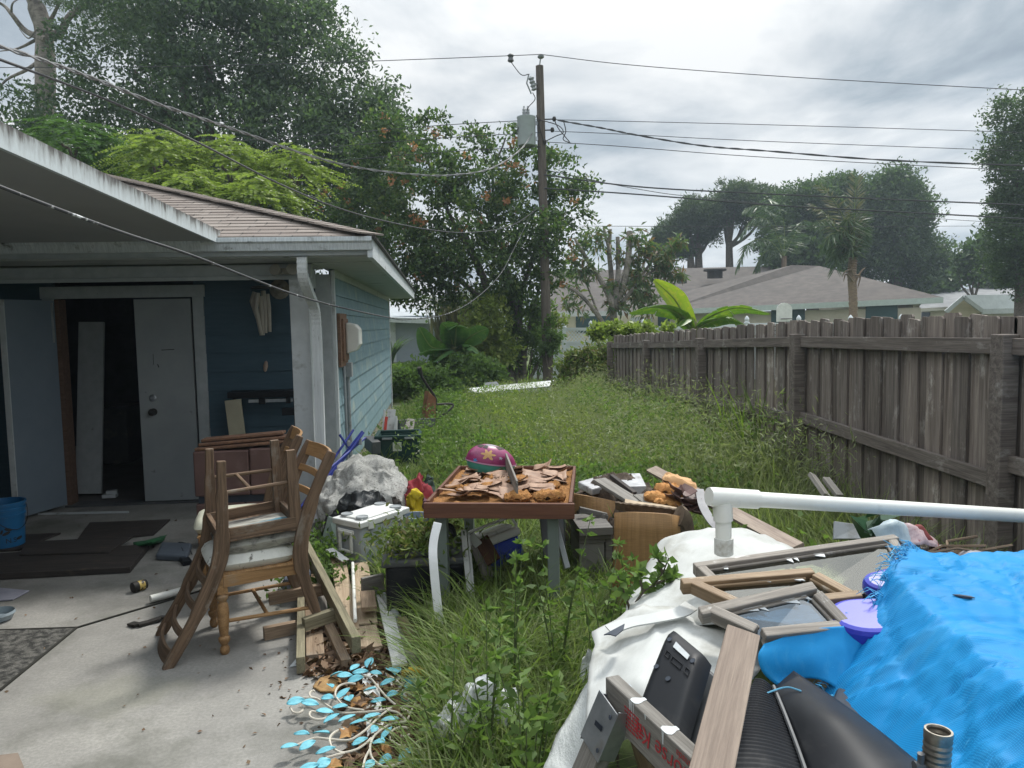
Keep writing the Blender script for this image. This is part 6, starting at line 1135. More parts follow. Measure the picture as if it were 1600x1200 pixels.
# blue folding chair frame
m_blue = MAT('blue_rod', (.015, .03, .22), (.012, .022, .17), .4)
fc = thing('folding_chair', 'folded chair of dark blue rods leaning on the house wall', 'folding chair', at(530, 740, 7.25))
for p0, p1, y0, y1 in (((514, 728), (552, 672), 7.1, 7.5), ((516, 738), (566, 674), 7.1, 7.5), ((524, 735), (568, 676), 7.05, 7.45), ((514, 742), (560, 690), 7.0, 7.4), ((543, 708), (571, 684), 7.2, 7.6), ((538, 690), (545, 700), 7.3, 7.3)):
    b = MB(); a_, b__ = at(*p0, y0), at(*p1, y1); b.tube([a_+(a_-b__)*1.1, b__], .011, 8); b.build('rod', m_blue, fc, smooth=True)
b = MB(); b.box((.03, .03, .06), Matrix.Translation(at(563, 690, 7.42))); b.build('joint', m_grey, fc, bev=.004); b = MB(); b.box((.025, .025, .05), Matrix.Translation(at(545, 693, 7.3))); b.build('joint', m_grey, fc, bev=.004)
# green tote
Yt = 8.75; p = at(590, 735, Yt); TX0, TX1 = at(589, 700, Yt).x, at(655, 700, Yt).x; zt, zb = at(620, 680, Yt).z, at(620, 736, Yt).z
to = thing('storage_tote', 'dark green storage tote with white sticker standing by the blue wall', 'tote', ((TX0+TX1)/2, Yt, 0))
m_tote = MAT('tote_green', (.015, .05, .045), (.011, .038, .035), .4, ns=3, bmp=.08, c3=(.05, .08, .075), s3=4, t3=(.6, .8))
b = MB(); n_ = 5; x0, x1, y0, y1 = TX0, TX1, Yt, Yt+.45
wl_ = .02
for (a, c, d, e_) in ((x0, y0, x1, y0+wl_), (x0, y1-wl_, x1, y1), (x0, y0+wl_, x0+wl_, y1-wl_), (x1-wl_, y0+wl_, x1, y1-wl_)): b.aab((a, c, zb-.05), (d, e_, zt-.035))
b.aab((x0+.02, y0+.02, zb-.05), (x1-.02, y1-.02, zb)); b.build('body', m_tote, to, bev=.008)
b = MB()
for (a, c, d, e_) in ((x0-.025, y0-.03, x1+.025, y0+.012), (x0-.025, y1-.012, x1+.025, y1+.03), (x0-.025, y0+.012, x0+.015, y1-.012), (x1-.015, y0+.012, x1+.025, y1-.012)): b.aab((a, c, zt-.036), (d, e_, zt))
b.build('rim', m_tote, to, bev=.008)
b = MB()
for u in (.13, .66): b.aab((x0+(x1-x0)*u, y0-.035, zt-.045), (x0+(x1-x0)*(u+.24), y0-.001, zt-.02))
b.build('handle_slot', m_grey, to, bev=.004)
b = MB(); q = at(620, 698, Yt); b.aab((q.x-.045, y0-.006, q.z-.05), (q.x+.055, y0-.001, q.z+.05)); st = b.build('sticker', MAT('sticker', (.62, .64, .55), (.55, .57, .5), .5), to)
b = MB(); b.lathe([(0, 0), (.032, 0), (.032, .002), (0, .002)], Matrix.Translation((q.x+.005, y0-.006, q.z)) @ Matrix.Rotation(R(90), 4, 'X'), 16); b.build('emblem', MAT('emblem_green', (.35, .42, .22), (.3, .36, .2)), st)
# boards round the tote
BG = 'boards leaning behind the green tote'
def stand(p0, p1, Y0, Y1, w_, th, mat, label, name='board', grp=BG, up=(0, 1, 0)):
    b = MB(); b.beam(at(*p0, Y0), at(*p1, Y1), w_, th, up); return tag(b.build(name, mat, None, bev=.002), label, 'board', grp)
m_wl = MAT('white_laminate', (.50, .51, .50), (.42, .43, .42), .5, ns=4, c3=(.2, .2, .19), s3=5, t3=(.6, .7))
stand((597, 690), (601, 642), 9.3, 9.5, .02, .10, m_wl, 'thin white laminate board standing at the left behind the tote'); stand((608, 690), (612, 640), 9.35, 9.55, .10, .02, m_wl, 'white laminate board marked with a red stripe behind the tote'); stand((618, 690), (619, 652), 9.25, 9.4, .03, .1, m_wl, 'short white laminate strip right of the red striped board')
b = MB(); a_, c_ = at(601.5, 673, 9.30), at(604, 651, 9.38); b.beam(a_, c_, .035, .004, (0, 1, 0)); tag(b.build('red_strip', MAT('red_plastic', (.5, .05, .03), (.42, .04, .025), .5), None), 'narrow red plastic strip leaning on the white laminate board', 'strip')
b = MB(); b.slab([at(628, 678, 9.4), at(643, 679, 9.2), at(648, 655, 10.0), at(637, 653, 10.1)], .03); tag(b.build('board', w_grey, None, bev=.003), 'weathered grey board resting across the back rim of the tote', 'board', BG)
b = MB(); b.beam(at(622, 664, 10.5), at(678, 660, 11.2), .06, .13); tag(b.build('shelf_board', m_dkgrey, None, bev=.003), 'grey metal shelf lying at the foot of the wheelbarrow tray', 'shelf')
b = MB(); b.beam(at(576, 690, 8.9), at(588, 700, 8.6), .10, .14); tag(b.build('block', m_dkgrey, None, bev=.006), 'dark block wedged between house wall and tote', 'block')
# clothes and bin
def clump(name, px, py, Y, rx, ry, h, mat, label, cat, amp=.06, fr=9, seed=0, z0=0): c = at(px, py, Y); b = MB(); b.grid(dome(c.x, Y, rx, ry, h, amp, fr, 26, seed=seed, z0=z0)); return tag(b.build(name, mat, None, smooth=True, ang=60), label, cat)
clump('garment', 650, 745, 6.35, .15, .16, .47, MAT('red_cloth', (.28, .03, .04), (.2, .02, .03), .8), 'red garment on the heap right of the tarp bundle', 'clothes', seed=1)
clump('garment', 648, 750, 6.1, .10, .08, .42, MAT('yellow_cloth', (.62, .47, .02), (.5, .36, .02), .8), 'yellow garment below the red one on the heap', 'clothes', seed=2)
clump('garment', 674, 765, 6.1, .13, .14, .36, MAT('purple_cloth', (.10, .045, .065), (.07, .03, .045), .9), 'dull purple garment drooping beside the bin', 'clothes', seed=3)
clump('garment', 668, 738, 6.6, .10, .12, .42, MAT('dark_green_cloth', (.03, .05, .04), (.02, .035, .03), .9), 'dark green garment behind the red one', 'clothes', seed=4)
clump('garment', 676, 790, 5.8, .11, .1, .24, MAT('olive_cloth', (.09, .085, .05), (.05, .05, .03), .9, ns=12), 'olive camouflage garment at the bottom of the heap', 'clothes', seed=6)
clump('garment', 622, 770, 5.95, .12, .1, .36, MAT('dark_brown_cloth', (.06, .05, .045), (.04, .035, .03), .9), 'dark brown garment behind the lid of the cooler', 'clothes', seed=8)
c = at(648, 790, 5.75); b = MB(); b.lathe([(0, 0), (.085, 0), (.105, .27), (.115, .275), (.115, .29), (.10, .29), (.09, .02), (0, .02)], Matrix.Translation((c.x, 5.75, 0)), 20); tag(b.build('waste_bin', MAT('blue_grey_bin', (.20, .25, .32), (.17, .21, .27), .45), None, smooth=True), 'blue grey bin below the heap of clothes', 'bin')
clump('plastic_bag', 462, 850, 4.9, .08, .09, .24, MAT('clear_bag', (.34, .38, .46), (.22, .25, .31), .3, ns=14, bmp=.5), 'crumpled clear plastic bag behind the curved chair leg', 'bag', amp=.04, fr=12, seed=11)
# wheelbarrow, mattress and grey sheet in the yard
Yw = 12.2; wbw = thing('wheelbarrow', 'rusty wheelbarrow tipped on end in the weeds with its handle pointing up', 'wheelbarrow', (at(670, 655, Yw).x, Yw, -.1))
b = MB(); a0, a1, a2, a3 = at(656, 662, Yw-.15), at(680, 658, Yw), at(680, 622, Yw), at(668, 611, Yw-.15)
b.slab([a0+Vector((.05, 0, 0)), a1, a2, a3], .02); b.slab([a0, a0+Vector((.06, .0, 0)), a3+Vector((.0, 0, 0)), a3+Vector((-.045, .02, 0))], .02); b.build('tray', MAT('rusty_tray', (.30, .15, .085), (.2, .09, .05), .7, ns=8, bmp=.3), wbw, bev=.01)
b = MB(); b.tube(spline([at(681, 668, Yw), at(681, 640, Yw), at(680, 622, Yw), at(668, 603, Yw-.1), at(659, 588, Yw-.2), at(656, 576, Yw-.25)], 6), .022, 8); b.tube([at(657, 584, Yw-.22), at(655, 574, Yw-.26)], .035, 8); b.build('handle', m_iron, wbw, smooth=True)
b = MB(); b.tube(spline([at(682, 632, Yw), at(703, 631, Yw+.2), at(707, 636, Yw+.2), at(684, 654, Yw)], 5), .018, 7); b.build('leg_brace', m_iron, wbw, smooth=True)
Ymt = 15.4; a, c = at(737, 641, Ymt), at(800, 641, Ymt); b = MB(); MM = Matrix.Translation((a.x+1.03, Ymt+.66, .20)) @ Matrix.Rotation(.10, 4, 'Z') @ Matrix.Rotation(-.055, 4, 'Y')
mt2 = thing('mattress', 'white quilted mattress lying in the tall grass', 'mattress', mtx=MM)
b.box((2.0, 1.25, .27), Matrix.Translation((0, 0, .06))); b.build('mattress_body', MAT('white_quilt', (.66, .67, .66), (.52, .53, .53), .7, (1, 5, 1), 6, .5, bd=.03, c3=(.3, .3, .28), s3=5, t3=(.62, .72)), mt2, local=True, bev=.06)
b = MB()
for z in (.0, .185): b.tube([(-1.0, -.63, z), (1.0, -.63, z), (1.0, .63, z), (-1.0, .63, z), (-1.0, -.63, z)], .012, 6)
b.build('piping', m_grey, mt2, local=True)
b = MB(); b.slab([at(752, 622, 17.2), at(790, 614, 17.2), at(776, 596, 18), at(757, 598, 18)], .04); tag(b.build('roofing_sheet', MAT('grey_sheet', (.19, .20, .21), (.13, .14, .15), .7, (1, 1, 1), 3), None), 'grey sheet propped in the vines behind the mattress', 'sheet')
# ------------------------------------------------------------------ the ruined table
ZT = .755; fl, frt, blk, brk = gd(690, 783, ZT), gd(916, 784, ZT), gd(699, 728, ZT), gd(879, 728, ZT)
ctr = (fl+frt+blk+brk)/4; ux = (frt-fl).normalized(); ang = math.atan2(ux.y, ux.x); tw = ((frt-fl).length+(brk-blk).length)/2; td = ((blk-fl).length+(brk-frt).length)/2
MT = Matrix.Translation((ctr.x, ctr.y, 0)) @ Matrix.Rotation(ang, 4, 'Z'); tb = thing('table', 'ruined table with peeling brown veneer and grey green legs', 'table', mtx=MT)
B = lambda b, n_, m_, par=None, **k: b.build(n_, m_, par or tb, local=True, **k)
m_part = MAT('orange_particle_board', (.47, .235, .075), (.27, .12, .04), .95, ns=30, bmp=.9, bd=.012, c3=(.13, .065, .03), s3=7, t3=(.56, .68))
b = MB(); n = 40; rows = [[Vector((-tw/2+.012+(tw-.024)*i/n, -td/2+.02+(td-.04)*j/n, ZT-.028+.016*mnoise.noise(Vector((i*.31, j*.31, 0)))+.012*mnoise.noise(Vector((i*1.1, j*1.1, 5))))) for j in range(n+1)] for i in range(n+1)]; b.grid(rows); b.aab((-tw/2+.01, -td/2+.01, ZT-.075), (tw/2-.01, td/2-.01, ZT-.05)); B(b, 'tabletop', m_part, smooth=True)
b = MB(); b.aab((-tw/2-.015, -td/2-.02, ZT-.09), (tw/2+.02, -td/2+.008, ZT-.006)); B(b, 'apron', w_table, bev=.003)
b = MB(); b.aab((-tw/2-.006, -td/2+.009, ZT-.07), (-tw/2+.012, td/2, ZT+.002)); b.aab((tw/2-.012, -td/2+.009, ZT-.07), (tw/2+.006, td/2, ZT+.0)); b.aab((-tw/2+.013, td/2-.016, ZT-.07), (tw/2-.013, td/2, ZT+.001)); B(b, 'side_apron', w_table, bev=.003)
m_leg = MAT('sage_paint', (.15, .18, .165), (.125, .15, .14), .5, ns=3, bmp=.06)
for x in (-tw/2+.07, tw/2-.10):
    for y in (-td/2+.06, td/2-.06): b = MB(); b.box((.062, .062, ZT-.07), Matrix.Translation((x, y, (ZT-.07)/2-.03))); B(b, 'leg', m_leg, bev=.004)
m_veneer = MAT('peeling_veneer', (.36, .24, .17), (.25, .155, .11), .55, ns=4, bmp=.1, spec=.2, c3=(.33, .17, .07), s3=5, t3=(.62, .72))
rs_ = random.Random(11); b = MB()
for k in range(86):
    x, y = rs_.uniform(-tw/2+.08, tw/2-.08), rs_.uniform(-td/2+.07, td/2-.05)
    if x < -tw/2+.12 and rs_.random() < .6: continue
    a = rs_.uniform(-.5, .5); L, W_ = rs_.uniform(.07, .16), rs_.uniform(.05, .12); cur = rs_.uniform(.05, .5)*rs_.choice((1, 1, -1)); tilt = rs_.uniform(-.3, .42); ro = rs_.uniform(-.3, .3); rows = []
    M_ = Matrix.Translation((x, y, ZT-.01+rs_.uniform(.0, .035))) @ Matrix.Rotation(a, 4, 'Z') @ Matrix.Rotation(tilt, 4, 'X') @ Matrix.Rotation(ro, 4, 'Y'); sh_ = [rs_.uniform(.55, 1.15) for _ in range(14)]
    for i in range(7):
        u = -1+i/3; u *= 1; row = []
        for j in range(5):
            v = -1+j/2; jj = 1+(.18*(sh_[i]-1)*2 if abs(v) == 1 else 0); row.append(M_ @ Vector((u*L*.5*(1+.15*sh_[7+j]-.15), v*W_*.5*jj, cur*L*.42*(max(0, u)**2+.25*max(0, -u)**2)+.006*sh_[7+j]*v*v)))
        rows.append(row)
    b.grid(rows)
B(b, 'peeled_veneer', m_veneer, smooth=True, ang=30, solid=.0012)
for k in range(9):
    b = MB(); x, y = rs_.uniform(-tw/2+.1, tw/2-.1), rs_.uniform(-td/2+.05, td/2-.06); r = rs_.uniform(.03, .06); pillow(b, r*2.4, r*1.6, .045, Matrix.Translation((x, y, ZT+.0)) @ Matrix.Rotation(rs_.uniform(0, 3), 4, 'Z'), 14, 3, .014); B(b, 'broken_chunk', m_part, smooth=True, ang=35)
b = MB(); pillow(b, .18, .10, .06, Matrix.Translation((tw/2-.12, -td/2+.09, ZT+.01)) @ Matrix.Rotation(.3, 4, 'Z'), 18, 3, .016); B(b, 'broken_chunk', m_part, smooth=True, ang=35)
b = MB(); q0, q1 = gd(791, 720, ZT+.08), gd(808, 765, ZT+.05); b.beam(q0, q1, .012, .10); tag(b.build('wood_strip', w_grey, None, bev=.003), 'grey strip of wood standing on edge on the ruined table', 'wood strip')
b = MB(); b.tube(spline([gd(690, 790, .66), at(694, 815, 4.3), at(706, 822, 4.3), at(712, 840, 4.3), at(700, 822, 4.4)], 6), .010, 7); tag(b.build('cable', m_black, None, smooth=True), 'black cable looped under the left corner of the ruined table', 'cable')
# bicycle helmet
hc = gd(764, 716, ZT+.09); hm = thing('bike_helmet', 'small purple and green child bicycle helmet on the peeling tabletop', 'helmet', mtx=Matrix.Translation((hc.x, hc.y, ZT+.05)) @ Matrix.Diagonal((1.27, 1.04, .97, 1)) @ Matrix.Rotation(R(8), 4, 'Z') @ Matrix.Rotation(R(4), 4, 'X') @ Matrix.Rotation(R(3), 4, 'Y'))
Bh = lambda b, n_, m_, **k: b.build(n_, m_, hm, local=True, **k)
def hz_(t): return (.128, .095, .135)
def shell(a0, a1, e0, e1, k, n=26, m=12, off=0.0):
    rows = []
    for i in range(n+1):
        a = a0+(a1-a0)*i/n; row = []
        for j in range(m+1):
            e_ = e0+(e1-e0)*j/m; st = 1+.16*max(0, math.cos(a))*(1-.5*e_/1.57); row.append(Vector(((.122*k+off)*math.cos(e_)*math.cos(a)*st, (.095*k+off)*math.cos(e_)*math.sin(a), .012+(.125*k+off)*math.sin(e_)-.02*math.cos(a)*math.cos(e_))))
        rows.append(row)
    return rows
m_hel = MAT('helmet_print', (.27, .03, .12), (.19, .02, .085), .38, ns=5, bmp=.02, spec=.6, c3=(.30, .05, .13), s3=14, t3=(.60, .68))
b = MB(); b.grid(shell(0, 2*math.pi, .06, 1.57, 1.0, 48, 16)); Bh(b, 'shell', m_hel, smooth=True)
b = MB(); b.grid(shell(0, 2*math.pi, -.50, .06, .97, 48, 8)); Bh(b, 'liner', MAT('helmet_teal', (.06, .30, .24), (.05, .25, .2), .35, ns=3), smooth=True)
b = MB(); b.grid(shell(0, 2*math.pi, .03, .10, 1.03, 48, 3)); Bh(b, 'rim_band', MAT('helmet_pink', (.50, .28, .42), (.42, .22, .35), .3), smooth=True)
for a0, a1 in ((1.75, 2.35), (2.55, 3.1), (.9, 1.4), (3.3, 3.9), (-.45, .15), (-1.0, -.6), (-2.3, -1.9)):
    b = MB(); b.grid(shell(a0, a1, .98, 1.22, 1.012, 8, 4)); Bh(b, 'vent', m_iron, smooth=True)
b = MB(); b.grid(shell(-2.6, -.3, 1.25, 1.5, 1.01, 20, 4)); Bh(b, 'grey_crown', MAT('helmet_grey', (.22, .21, .24), (.17, .16, .19), .4), smooth=True)
# a generic painted blossom on the side, and the small blue flower
for (ac, ec, s_, mat, nm, npet) in ((-1.78, .60, .34, MAT('gold_print', (.55, .34, .12), (.42, .22, .10), .3, ns=9), 'printed_motif', 6), (-2.35, .16, .13, MAT('blue_flower', (.06, .22, .5), (.05, .18, .42), .3), 'flower_badge', 5), (-1.18, .45, .09, MAT('pale_print', (.5, .42, .48), (.42, .34, .4), .3), 'small_motif', 5)):
    b = MB(); rows = []
    for i in range(31):
        th = 2*math.pi*i/30; row = []
        for r in (0, .4, .75, 1):
            rr = s_*r*(.72+.28*math.cos(npet*th)); a, e_ = ac+rr*math.cos(th)/math.cos(ec), ec+rr*math.sin(th); st = 1+.16*max(0, math.cos(a))*(1-.5*e_/1.57); k = 1.016; row.append(Vector((.122*k*math.cos(e_)*math.cos(a)*st, .095*k*math.cos(e_)*math.sin(a), .012+.125*k*math.sin(e_)-.02*math.cos(a)*math.cos(e_))))
        rows.append(row)
    b.grid(rows); Bh(b, nm, mat, smooth=True)
# ------------------------------------------------------------------ under and beside the table
Yk = 4.35; c = at(640, 880, Yk); tbk = thing('storage_tub', 'black storage tub with cracked dark grey lid under dry vines', 'tub', (c.x, Yk+.15, 0)); x0, x1 = at(596, 880, Yk).x, at(692, 880, Yk).x; zt = .37
b = MB(); b.aab((x0+.02, Yk, 0), (x1+.12, Yk+.42, zt-.03)); b.build('tub_body', m_black, tbk, bev=.02)
b = MB(); b.aab((x0, Yk-.02, zt-.03), (x1+.14, Yk+.44, zt+.012)); b.aab((x0+.10, Yk+.02, zt+.012), (x1+.08, Yk+.38, zt+.05)); b.build('tub_lid', m_dkgrey, tbk, bev=.012)
b = MB(); b.add([(x0+.03, Yk+.0, zt+.0135), (x0+.11, Yk-.005, zt+.0135), (x0+.15, Yk+.1, zt+.0135), (x0+.07, Yk+.14, zt+.0135)], [(0, 1, 2, 3)]); b.build('crack', m_dark, tbk)
# blue and white cooler lying tilted under the table
Yc = 4.75; c = at(792, 845, Yc); MC = Matrix.Translation((c.x, Yc+.05, .09)) @ Matrix.Rotation(.35, 4, 'Z') @ Matrix.Rotation(-.22, 4, 'Y') @ Matrix.Rotation(-.22, 4, 'X')
bc = thing('cooler', 'small blue cooler with white lid tipped over under the ruined table', 'cooler', mtx=MC); B = lambda b, n_, m_, **k: b.build(n_, m_, bc, local=True, **k)
b = MB(); b.box((.25, .22, .25), Matrix.Translation((0, 0, .125)), 1.06); B(b, 'body', MAT('cooler_blue', (.015, .045, .36), (.012, .036, .30), .35, ns=3, bmp=.05, spec=.5), bev=.025)
b = MB(); b.box((.28, .25, .055), Matrix.Translation((0, 0, .275))); b.box((.22, .19, .03), Matrix.Translation((0, 0, .315))); B(b, 'lid', m_lid, bev=.014)
b = MB(); b.tube([(-.15, 0, .24), (-.17, 0, .30), (-.15, 0, .36), (.15, 0, .36), (.17, 0, .30), (.15, 0, .24)], .01, 7); B(b, 'handle', m_lid, smooth=True)
JG = 'junk boards and frames leaning by the ruined table'
def stand2(P, w_, th, mat, label, name='board', cat='board', grp=JG, up=(0, 1, 0), bev=.003):
    b = MB(); b.beam(at(*P[0]), at(*P[1]), w_, th, up); return tag(b.build(name, mat, None, bev=bev), label, cat, grp)
b = MB(); sweep(b, spline([at(684, 817, 4.05), at(677, 850, 4.0), at(678, 890, 3.95), at(688, 985, 3.9)], 5), .045, .02, (1, 0, 0)); tag(b.build('curved_strip', MAT('white_gloss', (.74, .75, .76), (.66, .67, .68), .35, ns=4, c3=(.12, .1, .09), s3=16, t3=(.66, .72)), None, bev=.003), 'curved white strip leaning against the left table leg', 'strip')
stand2(((724, 828, 4.4), (735, 940, 4.25)), .032, .03, m_wl, 'pale square tube leaning behind the left front table leg', 'square_tube', 'tube')
stand2(((732, 832, 4.42), (741, 944, 4.27)), .016, .03, m_wl, 'thinner pale tube beside the pale square tube', 'square_tube', 'tube')
stand2(((735, 836, 4.5), (748, 852, 4.5)), .05, .02, m_wl, 'short white laminate offcut against the pale tubes')
stand2(((752, 842, 4.6), (772, 878, 4.5)), .09, .02, WOOD('rust_wood', (.13, .065, .035), (.06, .03, .02)), 'dark reddish board leaning on the blue cooler')
stand2(((742, 850, 4.7), (765, 905, 4.5)), .07, .018, w_grey, 'narrow grey board leaning between tubes and blue cooler')
b = MB(); sweep(b, spline([at(868, 820, 4.3), at(876, 850, 4.25), at(886, 888, 4.2)], 5), .03, .09, (1, 0, .2)); tag(b.build('curved_strip', m_grey, None, bev=.003), 'grey curved trim strip left of the right table leg', 'strip')
b = MB(); b.slab([at(843, 806, 4.7), at(880, 808, 4.7), at(884, 870, 4.6), at(850, 872, 4.6)], .02); tag(b.build('panel', m_dkgrey, None, bev=.003), 'dark panel standing under the right half of the ruined table', 'panel')
# grey drawer-like frames
Yf = 4.5; fr = thing('grey_cabinet', 'grey cabinet frame with moulded front right of the table leg', 'cabinet', at(930, 880, Yf))
def px_box(b, a, c, Y, th): p, q = at(*a, Y), at(*c, Y); b.aab((min(p.x, q.x), Y, min(p.z, q.z)), (max(p.x, q.x), Y+th, max(p.z, q.z))); return b
m_gw = WOOD('grey_cabinet_wood', (.19, .18, .165), (.10, .095, .088), None, rough=.7)
b = MB(); px_box(b, (905, 826), (958, 836), Yf-.03, .35); px_box(b, (905, 838), (955, 842), Yf-.01, .3); px_box(b, (905, 843), (946, 848), Yf+.0, .3); b.build('moulding', m_gw, fr, bev=.004)
b = MB(); px_box(b, (905, 849), (945, 915), Yf+.01, .3); b.build('front', MAT('grey_front', (.20, .195, .185), (.15, .145, .14), .7, ns=3), fr, bev=.003)
b = MB(); px_box(b, (946, 836), (957, 920), Yf+.02, .3); b.build('side_post', m_gw, fr, bev=.003)
of = thing('open_frame', 'tilted grey wooden frame leaning above the grey cabinet', 'frame', at(925, 820, 4.75))
for p0, p1 in (((905, 796, 4.72), (948, 806, 4.72)), ((946, 804, 4.70), (940, 827, 4.68)), ((905, 797, 4.9), (912, 826, 4.85))): b = MB(); b.beam(at(*p0), at(*p1), .03, .035); b.build('bar', m_gw, of, bev=.003)
# woodgrain panels
b = MB(); rows = []
pa = spline([at(896, 771, 5.0), at(925, 776, 4.9), at(960, 783, 4.8), at(1000, 793, 4.7)], 6)
b2_ = [Vector((p.x, p.y-.03, 0)) for p in pa]; b.grid([[q.lerp(p, t) for t in (0, .33, .66, 1)] for p, q in zip(pa, b2_)], g=[(i*.04, j*.25, 0) for i in range(len(pa)) for j in range(4)]); tag(b.build('woodgrain_panel', w_oak, None, smooth=True, solid=.018), 'straight woodgrain panel standing behind the curved one', 'panel', 'woodgrain furniture panels')
cpn = thing('woodgrain_panel', 'curved woodgrain furniture side with torn padded top edge', 'panel', at(1010, 890, 4.1), 'woodgrain furniture panels')
top = spline([at(962, 801, 4.15), at(985, 800, 4.05), at(1015, 801, 4.0), at(1045, 803, 3.98), at(1060, 806, 4.02)], 6); N_ = len(top); rows = []
for i, p in enumerate(top): u = i/(N_-1); rows.append([Vector((p.x-.035*(1-t)*(1 if u < .5 else -.2)-.0, p.y-.02*math.sin(t*3.1), p.z*t-.02*(1-t))) for t in np.linspace(0, 1, 8)])
b = MB(); b.grid(rows, g=[(i*.03, j*.12, 0) for i in range(N_) for j in range(8)]); b.build('veneered_side', w_oak, cpn, smooth=True, solid=.02)
b = MB(); b.tube(spline([at(1060, 806, 4.02), at(1068, 812, 4.05), at(1072, 830, 4.08), at(1071, 850, 4.08), at(1070, 880, 4.08)], 4), .035, 8, squash=1.8); b.build('frayed_edge', MAT('burlap_brown', (.16, .12, .085), (.09, .065, .045), .95, ns=30, bmp=.8), cpn, smooth=True)
b = MB(); tpp = spline([at(962, 790, 4.2), at(985, 793, 4.16), at(1015, 796, 4.12), at(1045, 800, 4.08), at(1070, 804, 4.06)], 5); sweep(b, tpp, .012, [.05, .06]*10+[.05], (0, 1, .5)); b.build('torn_edge', bpy.data.materials['burlap_brown'], cpn)
b = MB(); sweep(b, spline([at(976, 787, 4.22), at(1000, 792, 4.2), at(1035, 797, 4.16), at(1069, 804, 4.1)], 5), .10, .012, (0, 1, .3)); b.build('top_board', MAT('pale_ply_edge', (.46, .37, .26), (.33, .25, .17), .8), cpn)
# foil backed foam blocks and boards above
b = MB(); b.slab([at(942, 741, 5.3), at(1000, 739, 5.3), at(1010, 759, 5.0), at(976, 760, 5.0)], .09); tag(b.build('foil_block', MAT('crumpled_foil', (.52, .53, .54), (.30, .30, .31), .4, ns=8, bmp=.7, c3=(.13, .11, .09), s3=11, t3=(.56, .66)), None, bev=.006), 'foil faced foam block on the junk heap right of the table', 'block')
b = MB(); b.slab([at(903, 752, 5.2), at(940, 742, 5.4), at(968, 752, 5.2), at(925, 764, 5.0)], .05); tag(b.build('foil_block', bpy.data.materials['crumpled_foil'], None, bev=.01), 'torn foil faced slab next to the right table corner', 'block')
stand2(((936, 750, 5.0), (994, 786, 4.65)), .10, .025, w_grey, 'weathered grey board sloping across the junk heap', grp=JG, up=(0, 0, 1))
stand2(((955, 744, 5.05), (992, 772, 4.8)), .03, .03, w_dark, 'dark slat lying beside the weathered sloping board', grp=JG, up=(0, 0, 1))
stand2(((998, 775, 4.75), (1018, 790, 4.6)), .09, .03, w_grey, 'short grey board end among the orange foam', grp=JG, up=(0, 0, 1))
clump('rubble', 1010, 800, 4.75, .35, .3, .62, MAT('dirt_rubble', (.13, .10, .075), (.06, .045, .035), .95, ns=14, bmp=.9), 'heap of dark rubble holding up the foam and boards', 'rubble', amp=.05, seed=4)
clump('rubble', 955, 800, 5.2, .42, .28, .66, bpy.data.materials['dirt_rubble'], 'dark rubble under the foil faced blocks', 'rubble', amp=.05, seed=14)
m_foam = MAT('orange_foam', (.56, .29, .10), (.36, .16, .05), .95, ns=16, bmp=.8, bd=.015)
def chunk(px, py, Y, w_, d, h, rz, lab, mat=m_foam, ry=0, rx=0): b = MB(); pillow(b, w_, d, h, Matrix.Translation(at(px, py, Y)) @ Matrix.Rotation(rz, 4, 'Z') @ Matrix.Rotation(ry, 4, 'Y') @ Matrix.Rotation(rx, 4, 'X'), 14, 5, .018); return tag(b.build('foam_chunk', mat, None, smooth=True), lab, 'foam', 'torn orange foam chunks on the junk heap')
chunk(1062, 757, 4.9, .24, .14, .08, -.3, 'smooth pale orange foam roll at the back of the foam heap', MAT('pale_foam', (.58, .36, .19), (.48, .28, .13), .9, ns=5), .35); chunk(1048, 768, 4.75, .20, .12, .08, .2, 'ragged orange foam chunk in the middle of the foam heap', ry=.2); chunk(1033, 781, 4.65, .22, .12, .07, -.2, 'lowest ragged orange foam slab by the grey board end', ry=.25); chunk(1042, 787, 4.6, .18, .1, .05, .1, 'thin orange foam piece under the ragged slab', ry=.2)
b = MB(); rs_ = random.Random(5)
for px, py, a, L, W_ in ((1062, 770, .3, .16, .12), (1076, 776, -.4, .16, .11), (1064, 784, .1, .18, .10), (1082, 788, .7, .14, .11), (1070, 794, -.2, .16, .08), (1086, 800, 1.0, .12, .08), (1052, 778, .5, .12, .07)):
    M_ = Matrix.Translation(at(px, py, 4.6)) @ Matrix.Rotation(a, 4, 'Z') @ Matrix.Rotation(rs_.uniform(.2, .7), 4, 'X') @ Matrix.Rotation(rs_.uniform(-.4, .4), 4, 'Y'); b.grid([[M_ @ Vector((u*L/2*(1-.2*abs(v)), v*W_/2, .05*u*u-.02*v)) for v in (-1, 0, 1)] for u in (-1, -.5, 0, .5, 1)])
tag(b.build('vinyl_scraps', m_vinyl_b, None, solid=.004), 'torn brown vinyl covering hanging over the orange foam', 'vinyl')
b = MB(); p0, p1 = at(1018, 733, 5.6), at(1245, 856, 3.6); b.beam(p0, p1, .085, .022, (0, 0, 1), R(20)); tag(b.build('long_board', WOOD('long_board_wood', (.40, .33, .27), (.22, .17, .14)), None, bev=.002), 'long thin board slanting down behind the white pipe', 'board', JG)
b = MB(); sweep(b, spline([at(1093, 765, 4.6), at(1098, 790, 4.45), at(1110, 812, 4.3), at(1122, 826, 4.2)], 5), .05, .01, (.8, .5, .3)); tag(b.build('curved_trim', MAT('grey_trim_strip', (.26, .26, .27), (.18, .18, .19), .5), None), 'dark curved plastic trim left of the white pipe tee', 'trim')
clump('plastic_bag', 1095, 835, 3.75, .10, .10, .52, MAT('torn_bag', (.36, .37, .38), (.2, .2, .21), .4, ns=12, bmp=.6), 'grey torn bag behind the edge of the white sheet', 'bag', amp=.05, fr=10, seed=21)
